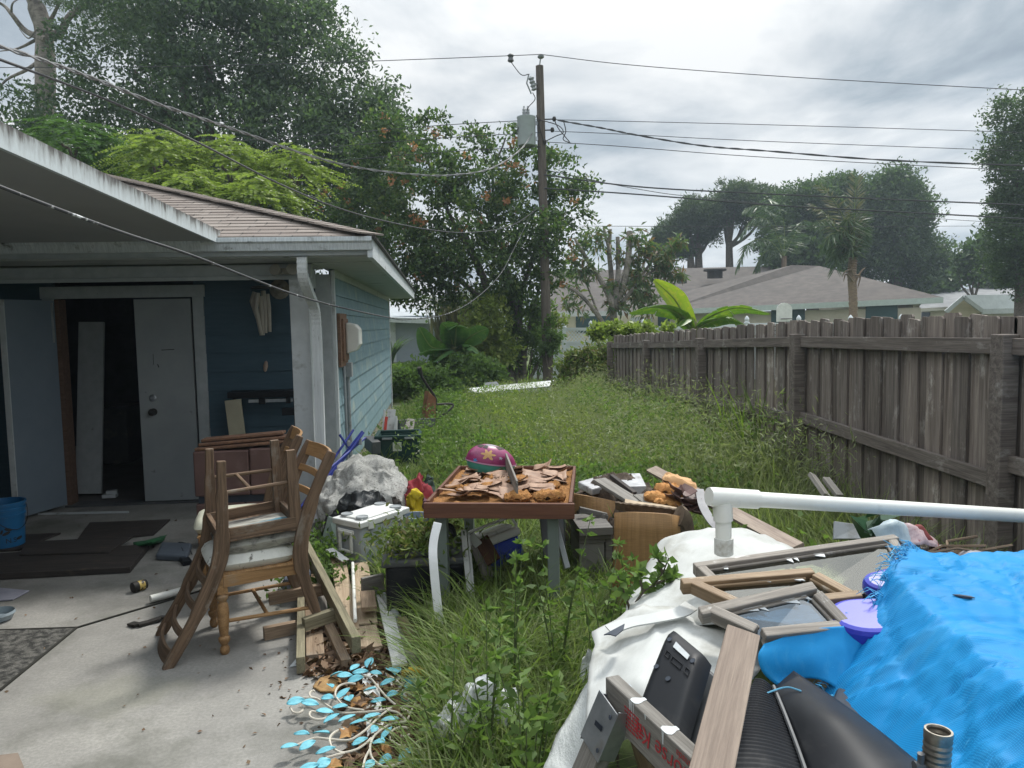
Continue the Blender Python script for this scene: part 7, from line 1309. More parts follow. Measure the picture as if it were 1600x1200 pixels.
stand2(((1268, 742, 5.0), (1292, 776, 4.7)), .05, .03, w_grey, 'left of two short stakes leaning at the fence foot', 'stake', 'stake', 'short stakes leaning at the foot of the fence'); stand2(((1290, 748, 4.9), (1312, 776, 4.7)), .05, .03, w_grey, 'right one of two short stakes leaning at the fence foot', 'stake', 'stake', 'short stakes leaning at the foot of the fence')
# ------------------------------------------------------------------ white cloth over the heap
from mathutils.geometry import tessellate_polygon
m_cloth = MAT('white_cloth', (.53, .545, .53), (.40, .41, .395), .75, ns=3, bmp=.12, bd=.01, bs_=14, c3=(.25, .245, .21), s3=4, t3=(.52, .74))
m_cloth2 = MAT('thin_white_plastic', (.60, .62, .61), (.50, .52, .51), .45, ns=4, bmp=.5, bd=.02, bs_=10)
def drape(rows, amp, name, mat, label, cat, sub=7, solid=.004, seed=0, parent=None, fr=(5, 13)):
    R0 = [spline([at(*p) for p in r_], sub) for r_ in rows]; cols = [spline(list(c_), sub) for c_ in zip(*R0)]; P = [list(r_) for r_ in zip(*cols)]
    P = [[p+mnoise.noise_vector(p*fr[0]+Vector((seed, 0, 0)))*amp+mnoise.noise_vector(p*fr[1]+Vector((0, seed, 0)))*amp*.35+Vector((0, 0, -1))*amp*.8*abs(mnoise.noise(p*7+Vector((seed, seed, 0))))+Vector((-.3, -.4, 1))*amp*.9*max(0, .13-abs(mnoise.noise(Vector((p.x*5+p.y*2, p.y*3-p.x*2, p.z*3+seed)))))/.13 for p in r_] for r_ in P]
    b = MB(); n, m_ = len(P), len(P[0]); b.grid(P, g=[(i*.02, j*.02, 0) for i in range(n) for j in range(m_)]); o = b.build(name, mat, parent, smooth=True, solid=solid, ang=80)
    return tag(o, label, cat) if parent is None else o
drape([[(1010, 905, 3.35), (1030, 850, 3.45), (1075, 832, 3.4), (1130, 826, 3.35), (1195, 836, 3.3), (1250, 862, 3.2), (1300, 900, 3.2)],
       [(985, 960, 3.1), (1010, 885, 3.2), (1065, 858, 3.15), (1130, 848, 3.1), (1200, 856, 3.05), (1265, 876, 3.0), (1320, 930, 3.0)],
       [(965, 1010, 2.8), (990, 925, 2.9), (1060, 893, 2.8), (1130, 876, 2.8), (1200, 885, 2.75), (1270, 900, 2.75), (1330, 960, 2.8)],
       [(960, 1060, 2.5), (985, 965, 2.55), (1060, 935, 2.5), (1130, 922, 2.45), (1200, 930, 2.45), (1270, 945, 2.45), (1340, 990, 2.5)],
       [(950, 1120, 2.35), (985, 1010, 2.35), (1060, 985, 2.3), (1130, 970, 2.25), (1200, 975, 2.25), (1270, 985, 2.25), (1340, 1030, 2.3)]], .018, 'white_sheet', m_cloth, 'white sheet spread over the heap under the white pipe', 'sheet', seed=3)
fw_ = drape([[(925, 985, 2.35), (985, 955, 2.42), (1050, 948, 2.45), (1095, 960, 2.42), (1150, 985, 2.3), (1200, 1010, 2.2)],
       [(930, 1010, 2.25), (985, 985, 2.28), (1050, 968, 2.28), (1100, 985, 2.25), (1150, 1010, 2.15), (1190, 1045, 2.05)],
       [(918, 1055, 2.13), (965, 1030, 2.15), (1020, 1012, 2.13), (1070, 1015, 2.1), (1120, 1040, 2.02), (1165, 1075, 1.95)],
       [(915, 1110, 2.0), (950, 1090, 2.0), (995, 1070, 1.97), (1030, 1065, 1.95), (1080, 1090, 1.9), (1125, 1130, 1.85)],
       [(920, 1190, 1.9), (950, 1170, 1.9), (985, 1150, 1.86), (1010, 1140, 1.84), (1040, 1170, 1.8), (1080, 1200, 1.78)]], .012, 'white_cover', m_cloth, 'white fabric cover with a rip folded over the near heap', 'cover', seed=8)
b = MB(); q = [at(940, 1001, 2.19), at(958, 992, 2.22), at(972, 984, 2.23), at(970, 993, 2.2), at(958, 1003, 2.17), at(948, 1000, 2.18)]; b.slab([p+Vector((0, -.02, .012)) for p in q], .003); b.v = [p_+Vector((0, -.012, .02)) for p_ in b.v]; b.build('rip', m_dark, fw_)
b = MB(); sweep(b, [p+Vector((0, -.012, .012)) for p in spline([at(950, 988, 2.24), at(985, 976, 2.26), at(1030, 968, 2.25), at(1062, 960, 2.28), at(1078, 950, 2.33)], 6)], .045, .005, (0, 1, .25)); b.build('folded_hem', m_cloth, fw_, smooth=True)
drape([[(960, 1000, 2.35), (935, 1040, 2.3), (905, 1085, 2.22), (880, 1130, 2.15), (850, 1200, 2.05), (830, 1250, 1.98)],
       [(975, 1030, 2.2), (950, 1065, 2.15), (925, 1110, 2.08), (905, 1155, 2.02), (880, 1220, 1.95), (860, 1280, 1.9)],
       [(985, 1080, 2.05), (965, 1110, 2.0), (945, 1150, 1.95), (935, 1200, 1.9), (920, 1260, 1.85), (910, 1320, 1.8)]], .014, 'plastic_film', m_cloth2, 'translucent white plastic film hanging down the left side of the near heap', 'film', seed=12)
# ------------------------------------------------------------------ window sashes
m_gl = GLASS('sash_glass', (.62, .64, .5)); m_sash = WOOD('sash_brown', (.33, .235, .14), (.16, .105, .06), (.50, .47, .40), (.60, .70), .5); m_sashw = WOOD('sash_grey', (.34, .31, .27), (.16, .14, .12), (.58, .57, .53), (.56, .64), .6)  # pane tint carries the olive cast of the reflection
def sash(c4, lab, mats, wbar=.033, th=.042, glass=m_gl):
    TL, TR, BR, BL = c4; ctr = (TL+TR+BR+BL)/4; t = thing('window_sash', lab, 'window sash', ctr, 'old glazed window sashes on the white sheet'); nz = (TR-TL).cross(BL-TL).normalized()
    for k, (p, q) in enumerate(((TL, TR), (TR, BR), (BR, BL), (BL, TL))):
        u_ = (q-p).normalized(); d = (ctr-(p+q)/2); d = (d-u_*d.dot(u_)).normalized(); cut = wbar*1.0 if k % 2 else 0; b = MB()
        b.beam(p+d*wbar/2+u_*cut, q+d*wbar/2-u_*cut, wbar, th, tuple(nz)); b.beam(p+d*wbar*1.15+u_*wbar, q+d*wbar*1.15-u_*wbar, wbar*.3, th*.45, tuple(nz)); b.build('bar', mats[k % len(mats)], t, bev=.004)
    s_ = .93; b = MB(); b.slab([ctr+(p-ctr)*s_ for p in (TL, TR, BR, BL)], .004); b.build('pane', glass, t)
    rs2 = random.Random(len(lab))
    for k in range(4):
        b = MB(); u = rs2.uniform(.08, .9); p = TL.lerp(TR, u); d = (ctr-(TL+TR)/2).normalized(); L = (TR-TL).normalized(); w2 = rs2.uniform(.006, .022); b.slab([p+d*wbar*1.0+nz*.008*(-1 if nz.z < 0 else 1)-L*w2, p+d*wbar*1.0+nz*.008*(-1 if nz.z < 0 else 1)+L*w2, p+d*(wbar*1.5+rs2.uniform(0, .02))+nz*.008*(-1 if nz.z < 0 else 1)+L*w2*.7, p+d*(wbar*1.4)+nz*.008*(-1 if nz.z < 0 else 1)-L*w2*.8], .003); b.build('flaking_paint', m_white, t)
    return t
sash([at(1082, 887, 2.5), at(1396, 842, 2.55), at(1470, 965, 2.15), at(1180, 985, 2.1)], 'farthest window sash, its grey top bar reaching up to the right', [m_sashw])
sash([at(1062, 912, 2.32), at(1266, 895, 2.32), at(1348, 940, 2.14), at(1165, 960, 2.14)], 'middle window sash with a glossy brown top bar', [m_sash])
sash([at(1090, 955, 2.11), at(1268, 915, 2.12), at(1338, 988, 1.99), at(1195, 1003, 1.97)], 'nearest window sash with a holed pale bar and a blue reflecting pane', [m_sashw], glass=GLASS('sash_glass_blue_reflection', (.35, .5, .62)))  # blue of the reflection is put into this pane's tint
# ------------------------------------------------------------------ PVC pipe stand
P0, P1 = at(1112, 776, 2.75), at(1600, 806, 3.0); Pd = (P1-P0); P2 = P0+Pd*1.42; pv = thing('pvc_stand', 'white plastic pipe rail with a tee and short leg standing on the white sheet', 'pipe stand', at(1128, 868, 2.75))
b = MB(); b.tube([P0+Pd*.10, P2], .0295, 20); b.build('rail_pipe', m_pvc, pv, smooth=True)
b = MB(); b.tube([P0-Pd*.008, P0+Pd*.004, P0+Pd*.13], [.034, .036, .036], 20); b.tube([P0+Pd*.03+Vector((0, 0, -.02)), P0+Pd*.033+Vector((0, 0, -.088))], .036, 20); b.build('tee', m_pvc, pv, smooth=True)
lt, lb = P0+Pd*.033+Vector((0, 0, -.085)), at(1128, 868, 2.75); lb.x = lt.x+.002; lb.y = lt.y
b = MB(); b.tube([lt, lb], .0295, 20); b.build('leg', m_pvc, pv, smooth=True)
b = MB(); b.tube([lb+Vector((0, 0, .065)), lb+Vector((0, 0, .004)), lb], [.0355, .0355, .03], 20); b.build('end_cap', MAT('scuffed_pvc', (.62, .62, .59), (.50, .50, .47), .45, ns=7, c3=(.36, .33, .28), s3=9, t3=(.55, .66)), pv, smooth=True)
b = MB(); e2 = P2-Pd*.03; b.tube([e2, e2-Vector((0, 0, .9))], .0295, 16); b.tube([P2-Pd*.06, P2+Pd*.01], .036, 16); b.build('leg', m_pvc, pv, smooth=True)
# ------------------------------------------------------------------ television sets
def tv(name, lab, prof, depth_pts, mat): pass
Mtv = Matrix.Translation(at(1045, 1135, 1.83)) 
t1 = thing('television', 'black television back leaning against the white cover, with screw holes and a sticker', 'television', at(1060, 1130, 1.85), 'old black television sets')
TL, TR, BR, BL = at(1052, 990, 2.02), at(1112, 1040, 1.86), at(1062, 1215, 1.62), at(985, 1150, 1.80)
def bulge(TL, TR, BR, BL, out, n=12, m_=12, fl=.12):
    nz = (TR-TL).cross(BL-TL).normalized(); 
    if nz.dot(CAM-TL) < 0: nz = -nz
    rows = []
    for i in range(n+1):
        u = i/n; row = []
        for j in range(m_+1):
            v = j/m_; p = TL.lerp(TR, u).lerp(BL.lerp(BR, u), v); e_ = min(1, min(u, 1-u)/fl)**.6*min(1, min(v+.06, 1-v)/(fl*1.4))**.6; row.append(p+nz*out*e_*(1-.5*(v-.2)**2))
        rows.append(row)
    return rows, nz
rows, nz1 = bulge(TL, TR, BR, BL, .05); b = MB(); b.grid(rows, g=[(i*.02, j*.03, 0) for i in range(13) for j in range(13)]); b.build('rear_cover', m_black, t1, smooth=True, ang=50)
ext = (TR-TL).normalized(); b = MB(); b.slab([TL-nz1*.03-ext*.02, TR+ext*.16-nz1*.03, BR+ext*.16-nz1*.03, BL-ext*.02-nz1*.03], .05); b.build('casing', MAT('charcoal_plastic', (.045, .05, .055), (.035, .04, .044), .45, ns=3, bmp=.05), t1, bev=.01)
def onq(u, v, o): return TL.lerp(TR, u).lerp(BL.lerp(BR, u), v)+nz1*o
for u, v in ((.22, .13), (.82, .15), (.18, .42), (.48, .44)):
    b = MB(); M_ = Matrix.Translation(onq(u, v, .050)) @ nz1.to_track_quat('Z', 'Y').to_matrix().to_4x4(); b.lathe([(0, 0), (.006, 0), (.0065, .002), (.0075, .002)], M_, 12); b.build('screw_hole', m_dark, t1)
b = MB(); b.slab([onq(.38, .11, .0545), onq(.74, .13, .0545), onq(.72, .18, .0545), onq(.36, .17, .0545)], .002); b.build('torn_sticker', m_white, t1)
for u, v, w_ in ((.30, .26, .05), (.53, .27, .12), (.78, .27, .05)):
    b = MB(); c_ = [onq(u-w_, v-.025, .052), onq(u+w_, v-.022, .052), onq(u+w_, v+.03, .052), onq(u-w_, v+.025, .052)]; b.tube(c_+[c_[0]], .0016, 5); b.build('embossed_mark', m_black, t1)
t2 = thing('television', 'large black television shell tied with a blue string, in front of the blue tarp', 'television', at(1290, 1180, 1.5), 'old black television sets')
E1 = [at(1240, 1050, 1.88), at(1345, 1122, 1.66), at(1460, 1215, 1.44), at(1560, 1300, 1.3)]; E2 = [at(1209, 1078, 1.82), at(1228, 1125, 1.70), at(1252, 1190, 1.55), at(1285, 1290, 1.36)]; E3 = [at(1180, 1062, 1.84), at(1158, 1110, 1.70), at(1142, 1170, 1.56), at(1128, 1290, 1.36)]; E4 = [at(1215, 1046, 1.9), at(1212, 1060, 1.87), at(1225, 1110, 1.74), at(1250, 1180, 1.58)]
def ruled(A_, B_, n, m_, f=None):
    A_, B_ = spline(A_, n), spline(B_, n); return [[p.lerp(q, j/m_)+(f(i/(len(A_)-1), j/m_) if f else Vector()) for j in range(m_+1)] for i, (p, q) in enumerate(zip(A_, B_))]
b = MB(); b.grid(ruled(E2, E1, 8, 12, lambda u, v: Vector((-.2, -.3, .5))*.10*math.sin(v*math.pi)*min(1, u*2.5)*(1-.3*v)), g=[(i*.03, j*.03, 0) for i in range(25) for j in range(13)]); b.build('shell', m_black, t2, smooth=True, ang=60, solid=.008)
b = MB(); rows = ruled(E3, E2, 26, 10, lambda u, v: Vector((-.2, -.3, .5))*(.03*math.sin(v*math.pi))+Vector((0, 0, 0)))
rows = [[p+Vector((-.15, -.3, .45))*(.006 if i % 2 else 0) for p in r_] for i, r_ in enumerate(rows)]
b.grid(rows, g=[(i*.01, j*.03, 0) for i in range(len(rows)) for j in range(11)]); b.build('vent_grille', m_black, t2, solid=.006)
b = MB(); b.lathe([(0, .001), (.008, .001), (.009, 0)], Matrix.Translation(at(1190, 1069, 1.815)) @ (CAM-at(1190, 1069, 1.8)).to_track_quat('Z', 'Y').to_matrix().to_4x4(), 12); b.build('screw_hole', m_dark, t2)
b = MB(); b.tube(spline([p+Vector((-.006, -.012, .016)) for p in E2], 6), .005, 6); b.build('ridge', m_dkgrey, t2, smooth=True)
b = MB(); b.tube(spline([at(1170, 1108, 1.70), at(1185, 1090, 1.75), at(1212, 1078, 1.78), at(1232, 1074, 1.78), at(1252, 1080, 1.76)], 5), .0022, 5); tag(b.build('string', MAT('blue_string', (.12, .38, .55), (.1, .3, .45)), None, smooth=True), 'thin blue string over the television shell', 'string')
t3 = thing('television', 'flat black television lying mostly under the blue tarp edge', 'television', at(1350, 1150, 1.6), 'old black television sets')
b = MB(); b.slab([at(1310, 1070, 1.88), at(1345, 1085, 1.84), at(1470, 1225, 1.50), at(1330, 1215, 1.42), at(1292, 1110, 1.75)], .05); b.build('casing', MAT('satin_black', (.03, .032, .036), (.022, .024, .027), .4, ns=3, bmp=.04), t3, bev=.012)
b = MB(); b.tube(spline([at(1378, 1192, 1.55), at(1395, 1180, 1.57), at(1412, 1177, 1.57)], 4), .003, 5); b.build('seam', m_dark, t3)
# wide plank and sawhorse
b = MB(); b.beam(at(1160, 992, 1.72), at(1098, 1262, 1.24), .032, .078, (1, -.75, -.35)); tag(b.build('plank', WOOD('plank_wood', (.31, .25, .20), (.17, .13, .105), None, rough=.7, g=(1.0, 16, 16)), None, bev=.003), 'broad worn plank standing between the black televisions', 'plank')
sA, sB = gd(962, 1092, .77), gd(1108, 1235, .77); sdir = (sB-sA).normalized(); sB = sA+sdir*1.05; sn = Vector((sdir.y, -sdir.x, 0)); 
if sn.dot(CAM-sA) < 0: sn = -sn
sw = thing('sawhorse', 'weathered sawhorse with galvanised bracket and red handwriting on its beam', 'sawhorse', (sA.x, sA.y, 0)); hb = .105
b = MB(); b.beam(sA-sdir*.02, sB, .038, hb); b.build('beam', w_grey, sw, bev=.004)
zt = Vector((0, 0, 1)); face_o = sn*.0195
bracket_c = sA+sdir*.035
for s_ in (1, -1):
    for e_ in (0, 1):
        bc_ = bracket_c if e_ == 0 else sB-sdir*.05; top_ = bc_+sn*s_*.035-zt*.03; foot = Vector((bc_.x, bc_.y, 0))+sn*s_*.30+sdir*(-.14 if e_ == 0 else .14); foot.z = 0
        b = MB(); b.beam(top_, foot, .085, .038, tuple(sn*s_+zt*.4)); b.build('leg', w_grey if s_ > 0 else w_brown, sw, bev=.004)
        b = MB(); d = (foot-top_).normalized(); o1 = sn*s_*.026; side = sdir*.052
        out_ = (sn*s_-d*d.dot(sn*s_)).normalized()
        b.beam(top_-d*.045+out_*.022, top_+d*.085+out_*.022, .102, .004, tuple(out_)); 
        for q in (-1, 1): b.beam(top_-d*.045+side*q, top_+d*.085+side*q, .003, .045, tuple(out_))
        br_ = b.build('bracket', m_metal, sw)
        if e_ == 0:
            for uu, vv in ((-.03, -.025), (.03, -.02), (-.035, .07), (.035, .07)): b = MB(); b.lathe([(0, .0005), (.005, .001), (.006, 0)], Matrix.Translation(top_+d*vv+out_*.0245+sdir*uu) @ out_.to_track_quat('Z', 'Y').to_matrix().to_4x4(), 10); b.build('bracket_hole', m_dark, br_); b = MB(); b.beam(top_+d*.02+out_*.0245-sdir*.018, top_+d*.02+out_*.0245+sdir*.018, .012, .002, tuple(out_)); b.build('bracket_slot', m_dark, br_)
b = MB()   # red handwriting, upside down on the near face
vs, fs = text_mesh('Saw Horse Kit', .062); mw = max(p.x for p in vs); sl2 = .22
org = sA+sdir*.30+face_o*1.02
def onb2(x, y): return org-sdir*(x-mw+.16)-zt*(y-.022)+sn*.0012
b.add([onb2(p.x+sl2*p.y, p.y) for p in vs], fs); vs2, fs2 = text_mesh('Made in Canada', .026); mw2 = max(p.x for p in vs2)
b.add([org-sdir*(p.x+sl2*p.y-mw2-.02)-zt*(p.y-.045)+sn*.0012 for p in vs2], fs2); b.build('handwriting', MAT('red_marker', (.42, .02, .03), (.34, .015, .025), .5), sw)
b = MB(); rs3 = random.Random(3)
for r_ in range(6):
    x = .085
    while x < .165-(.02 if r_ in (0, 5) else 0):
        w_ = rs3.uniform(.006, .016); p = sA+sdir*(x+w_/2)+sn*.0198+zt*(.026-r_*.0095); b.beam(p-sdir*w_/2, p+sdir*w_/2, .0006, .0045); x += w_+.004
b.build('grade_stamp', bpy.data.materials['red_marker'], sw)
b = MB()
for x, w_, h in ((.112, .012, .024), (.121, .005, .05), (.129, .004, .036), (.185, .008, .012), (.262, .010, .03)):
    p = sA+sdir*x+sn*.0198+zt*(hb/2+.0008); n_ = 5
    b = MB(); vs_ = [];
    for k in range(n_+1): u = k/n_; ww = w_*(1-.65*u)*.5; vs_ += [p-sdir*ww-zt*h*u, p+sdir*ww-zt*h*u]
    b.add(vs_, [(2*k, 2*k+2, 2*k+3, 2*k+1) for k in range(n_)]); b.build('paint_drip', m_white, sw)
for x, l_ in ((.12, .016), (.262, .02)):
    b = MB(); c_ = sA+sdir*x+zt*(hb/2+.0012); b.add([c_+sdir*l_*math.cos(t)*(.8+.3*math.sin(3*t))+sn*(.0185*max(-1, min(1, 1.3*math.sin(t)))) for t in np.linspace(0, 2*math.pi, 17)[:-1]], [tuple(range(16))]); b.build('paint_drip', m_white, sw)

# ------------------------------------------------------------------ blue tarp and what it covers
m, nt_, bs, out = nodes('blue_tarp'); v = gco(nt_)
wv = N(nt_, 'ShaderNodeTexWave', wave_type='BANDS', bands_direction='X'); wv.inputs['Scale'].default_value = 150; wv.inputs['Distortion'].default_value = 1.2; wv.inputs['Detail'].default_value = 2; nt_.links.new(v, wv.inputs['Vector'])
wv2 = N(nt_, 'ShaderNodeTexWave', wave_type='BANDS', bands_direction='Y'); wv2.inputs['Scale'].default_value = 150; wv2.inputs['Distortion'].default_value = 1.2; nt_.links.new(v, wv2.inputs['Vector'])
f = noise(nt_, v, 3, 6, .6); c = ramp(nt_, [(.3, (.003, .125, .32)), (.5, (.004, .165, .41)), (.7, (.010, .215, .49))], f)
mu = N(nt_, 'ShaderNodeMath', operation='MULTIPLY'); nt_.links.new(wv.outputs['Fac'], mu.inputs[0]); nt_.links.new(wv2.outputs['Fac'], mu.inputs[1])
c = mixc(nt_, mu.outputs[0], c, (.02, .29, .60)); f4 = noise(nt_, v, 30, 4, .7); c = mixc(nt_, ramp(nt_, [(.68, (0, 0, 0)), (.74, (.5, .5, .5))], f4), c, (.10, .42, .7)); c = mixc(nt_, ramp(nt_, [(.52, (0, 0, 0)), (.75, (.25, .25, .25))], noise(nt_, gco(nt_, (2, 9, 1)), 2.2, 7, .7)), c, (.10, .34, .52))
nt_.links.new(c, bs.inputs['Base Color']); bs.inputs['Roughness'].default_value = .55; bs.inputs['Specular IOR Level'].default_value = .14
bump(nt_, bs, mu.outputs[0], .25, .0012); m_tarp = m
tp = thing('blue_tarp', 'bright blue woven tarp with frayed edge covering the heap at the right', 'tarp', (1.5, 1.7, .6))
_cr = random.Random(19); _creases = [(_cr.uniform(1.0, 2.4), _cr.uniform(.9, 2.4), _cr.choice((_cr.uniform(.9, 1.5), _cr.uniform(-.5, .6), _cr.uniform(2.2, 2.7))), _cr.uniform(.12, .45), _cr.uniform(.006, .016)*_cr.choice((1, 1, -1)), _cr.uniform(.010, .028)) for _ in range(46)]
_creases += [(_cr.uniform(.97, 1.22), _cr.uniform(1.3, 2.2), _cr.uniform(-.9, .9), _cr.uniform(.06, .16), _cr.uniform(.010, .020)*_cr.choice((1, -1)), _cr.uniform(.008, .018)) for _ in range(26)]
def tarp_crease(x, y):
    h = 0
    for cx_, cy_, an, ln, am, wd in _creases:
        dx, dy = x-cx_, y-cy_; u = dx*math.cos(an)+dy*math.sin(an); v = -dx*math.sin(an)+dy*math.cos(an)+.12*u*u/ln
        if abs(u) < ln*2.2 and abs(v) < wd*5: h += am*math.exp(-abs(v)/wd)*math.exp(-(u/ln)**2)
    return h
def tarp_pt(x, y):
    """surface of the covered heap"""
    xr = 1.31-.19*(2.14-y)
    if x > xr: z = .94-.03*(x-xr)-.03*max(0, x-2.0)
    else: z = .94-.80*(xr-x)**.95
    z -= .9*max(0, y-2.36)**1.3*2.2; z += .05*math.exp(-((x-1.35)/.2)**2-((y-2.2)/.2)**2)+.02*math.exp(-((x-1.75)/.25)**2-((y-1.9)/.2)**2)-.03*math.exp(-((x-1.55)/.16)**2-((y-1.7)/.35)**2)+.02*math.exp(-((x-1.4)/.15)**2-((y-1.35)/.15)**2)-.02*math.exp(-((x-2.1)/.2)**2-((y-2.15)/.2)**2)
    q = Vector((x, y, 0)); side = max(0, min(1, (xr+.02-x)*8)); rid = mnoise.noise(Vector((x*.8, y*1.6+x*.5, 0)))*.012-max(0, .012-abs(mnoise.noise(Vector((x*1.2+y*.8, y*2.6-x*1.3, 7))))*.16)*.9+mnoise.noise(Vector((x*1.5-y, y*9+x*2, 4)))*.0022+(abs(mnoise.noise(Vector((x*9+y*3, y*6-x*3, 9))))*-.03+mnoise.noise(Vector((x*15+y*9, y*9, 2)))*.010)*side+mnoise.noise(Vector((x*24, y*20, 2)))*.0008+.008*max(0, .16-abs(mnoise.noise(Vector((x*3.2+y*1.6, y*4.5-x*2.4, 12)))))/.16-.007*max(0, .12-abs(mnoise.noise(Vector((x*5-y*3, y*5+x*2, 22)))))/.12
    return Vector((x, y, z+rid+tarp_crease(x, y)))
n, m_ = 210, 190; P = []
_e = [(.7, 1700), (1.2, 1500), (1.35, 1452), (1.5, 1402), (1.65, 1348), (1.8, 1302), (1.9, 1288), (1.97, 1318), (2.1, 1378), (2.2, 1405), (2.28, 1418), (2.4, 1428), (2.6, 1430)]
lx = lambda v: np.interp(v, [e_[0] for e_ in _e], [at(e_[1], 1000, e_[0]).x for e_ in _e])
for j in range(m_+1):
    y = .75+(2.56-.75)*j/m_; x0 = float(lx(y))+.012*math.sin(j*1.7)+.01*math.sin(j*.6)
    P.append([tarp_pt(x0+(3.1-x0)*(i/n)**1.25, y) for i in range(n+1)])
b = MB(); b.grid(P, g=[(p.x*.55, p.y*.55, 0) for r_ in P for p in r_]); b.build('sheet', m_tarp, tp, smooth=True, solid=.003, ang=75)
b = MB(); rs4 = random.Random(8)
for j in range(0, m_+1):
    for k in range(3 if j > 102 else 1):
        p = P[j][0]+Vector((rs4.uniform(0, .02), rs4.uniform(-.01, .01), .002)); d = Vector((-rs4.uniform(.3, 1), rs4.uniform(-.6, .8), rs4.uniform(-.3, .55))).normalized()*rs4.uniform(.02, .07); b.tube([p, p+d*.5+Vector((0, 0, rs4.uniform(0, .015))), p+d+Vector((0, 0, -rs4.uniform(-.01, .03)))], [.0016, .0014, .0007], 4, False)
for k in range(90):
    p = at(1425, 884, 2.42)+Vector((rs4.gauss(0, .03), rs4.gauss(0, .03), rs4.gauss(.0, .012))); d = Vector((rs4.gauss(0, 1), rs4.gauss(0, 1), rs4.gauss(.4, .6))).normalized()*rs4.uniform(.03, .08); b.tube([p, p+d*.5+Vector((0, 0, .01)), p+d], [.0018, .0015, .0008], 4, False)
b.build('frayed_threads', MAT('tarp_thread', (.10, .42, .68), (.06, .33, .6), .5), tp)
for k, (x, y) in enumerate(((1.42, 1.95), (1.36, 1.52))):
    b = MB(); q = [tarp_pt(x+dx, y+dy)+Vector((0, 0, .006)) for dx, dy in ((-.03, 0), (-.005, .008), (.025, .003), (.03, -.01), (.0, -.006))]; b.slab(q, .002); b.build('tear', m_dark, tp)
drape([[(1192, 1006, 1.96), (1235, 990, 1.97), (1285, 980, 1.98), (1345, 976, 1.99)], [(1182, 1026, 1.94), (1230, 1012, 1.95), (1285, 1004, 1.96), (1345, 1002, 1.96)], [(1190, 1050, 1.92), (1235, 1038, 1.93), (1285, 1034, 1.93), (1330, 1044, 1.92)], [(1215, 1072, 1.9), (1250, 1064, 1.92), (1290, 1066, 1.9), (1320, 1085, 1.88)]], .014, 'tarp_flap', m_tarp, 'lower flap of blue tarp between window sashes and television', 'tarp', seed=5, solid=.003)
# dark blue plastic scoops
m_scoop = MAT('violet_blue_plastic', (.035, .045, .42), (.03, .038, .36), .4, ns=3, bmp=.05, spec=.45)
SG = 'violet blue plastic pieces sticking out from the tarp'
def scoop(pts, th, lab, tri=None):
    b = MB(); b.slab(pts, th); o = b.build('plastic_toy', m_scoop, None, bev=.016); return tag(o, lab, 'toy part', SG)
def arc(c, ax, ay, t0, t1, n): return [c+ax*math.cos(t)+ay*math.sin(t) for t in np.linspace(t0, t1, n)]
def dshape(c_, rx, ry, L, th, rz, lab, tilt=(0, 0)):
    pl_ = [(rx*math.cos(t), ry*math.sin(t)) for t in np.linspace(math.pi/2, 3*math.pi/2, 16)]+[(L, -ry), (L, ry)]
    b = MB(); b.prism(pl_, th, Matrix.Translation(c_) @ Matrix.Rotation(rz, 4, 'Z') @ Matrix.Rotation(tilt[0], 4, 'X') @ Matrix.Rotation(tilt[1], 4, 'Y')); o = b.build('plastic_toy', m_scoop, None, bev=.016); return tag(o, lab, 'toy part', SG)
cA = at(1372, 905, 2.24); dshape(cA+Vector((.01, 0, -.045)), .06, .052, .14, .05, .25, 'upper rounded violet blue plastic piece at the tarp edge', (.25, -.1))
cB = at(1352, 944, 2.03); dshape(cB+Vector((.0, 0, -.105)), .10, .09, .12, .085, -.15, 'larger lower violet blue plastic piece with a curved lip', (.18, -.06))
# threaded metal pipe
mp = at(1466, 1150, 1.36); pt_ = thing('metal_pipe', 'dull metal pipe end with threads and side valve at the bottom right', 'pipe', (mp.x, mp.y, 0)); tl = Matrix.Translation((mp.x, mp.y, mp.z-.0)) @ Matrix.Rotation(R(3), 4, 'Y')
m_pipe = MAT('dull_zinc', (.38, .35, .30), (.22, .20, .17), .38, (1, 1, 2), 14, .2, metal=.8, c3=(.14, .16, .13), s3=20, t3=(.56, .68))
pr = [(.0245, -.55), (.0245, -.06)]+[(.0245+(.0018 if k % 2 else 0), -.06+.006*k) for k in range(10)]+[(.0255, .0), (.0265, .004), (.0255, .012), (.0215, .012)]+[(.0205+(.0015 if k % 2 else 0), .008-.006*k) for k in range(9)]+[(.018, -.06), (0, -.06)]
b = MB(); b.lathe(pr, tl, 28); b.build('tube', m_pipe, pt_, smooth=True, ang=25)
b = MB(); q = mp+Vector((-.04, 0, -.058)); b.tube([mp+Vector((-.02, 0, -.062)), q, q+Vector((-.008, 0, 0))], [.008, .008, .010], 10); b.tube([q+Vector((.005, -.0, 0)), q+Vector((.004, -.002, .026))], [.006, .007], 10); b.build('side_valve', m_dkgrey, pt_, smooth=True)
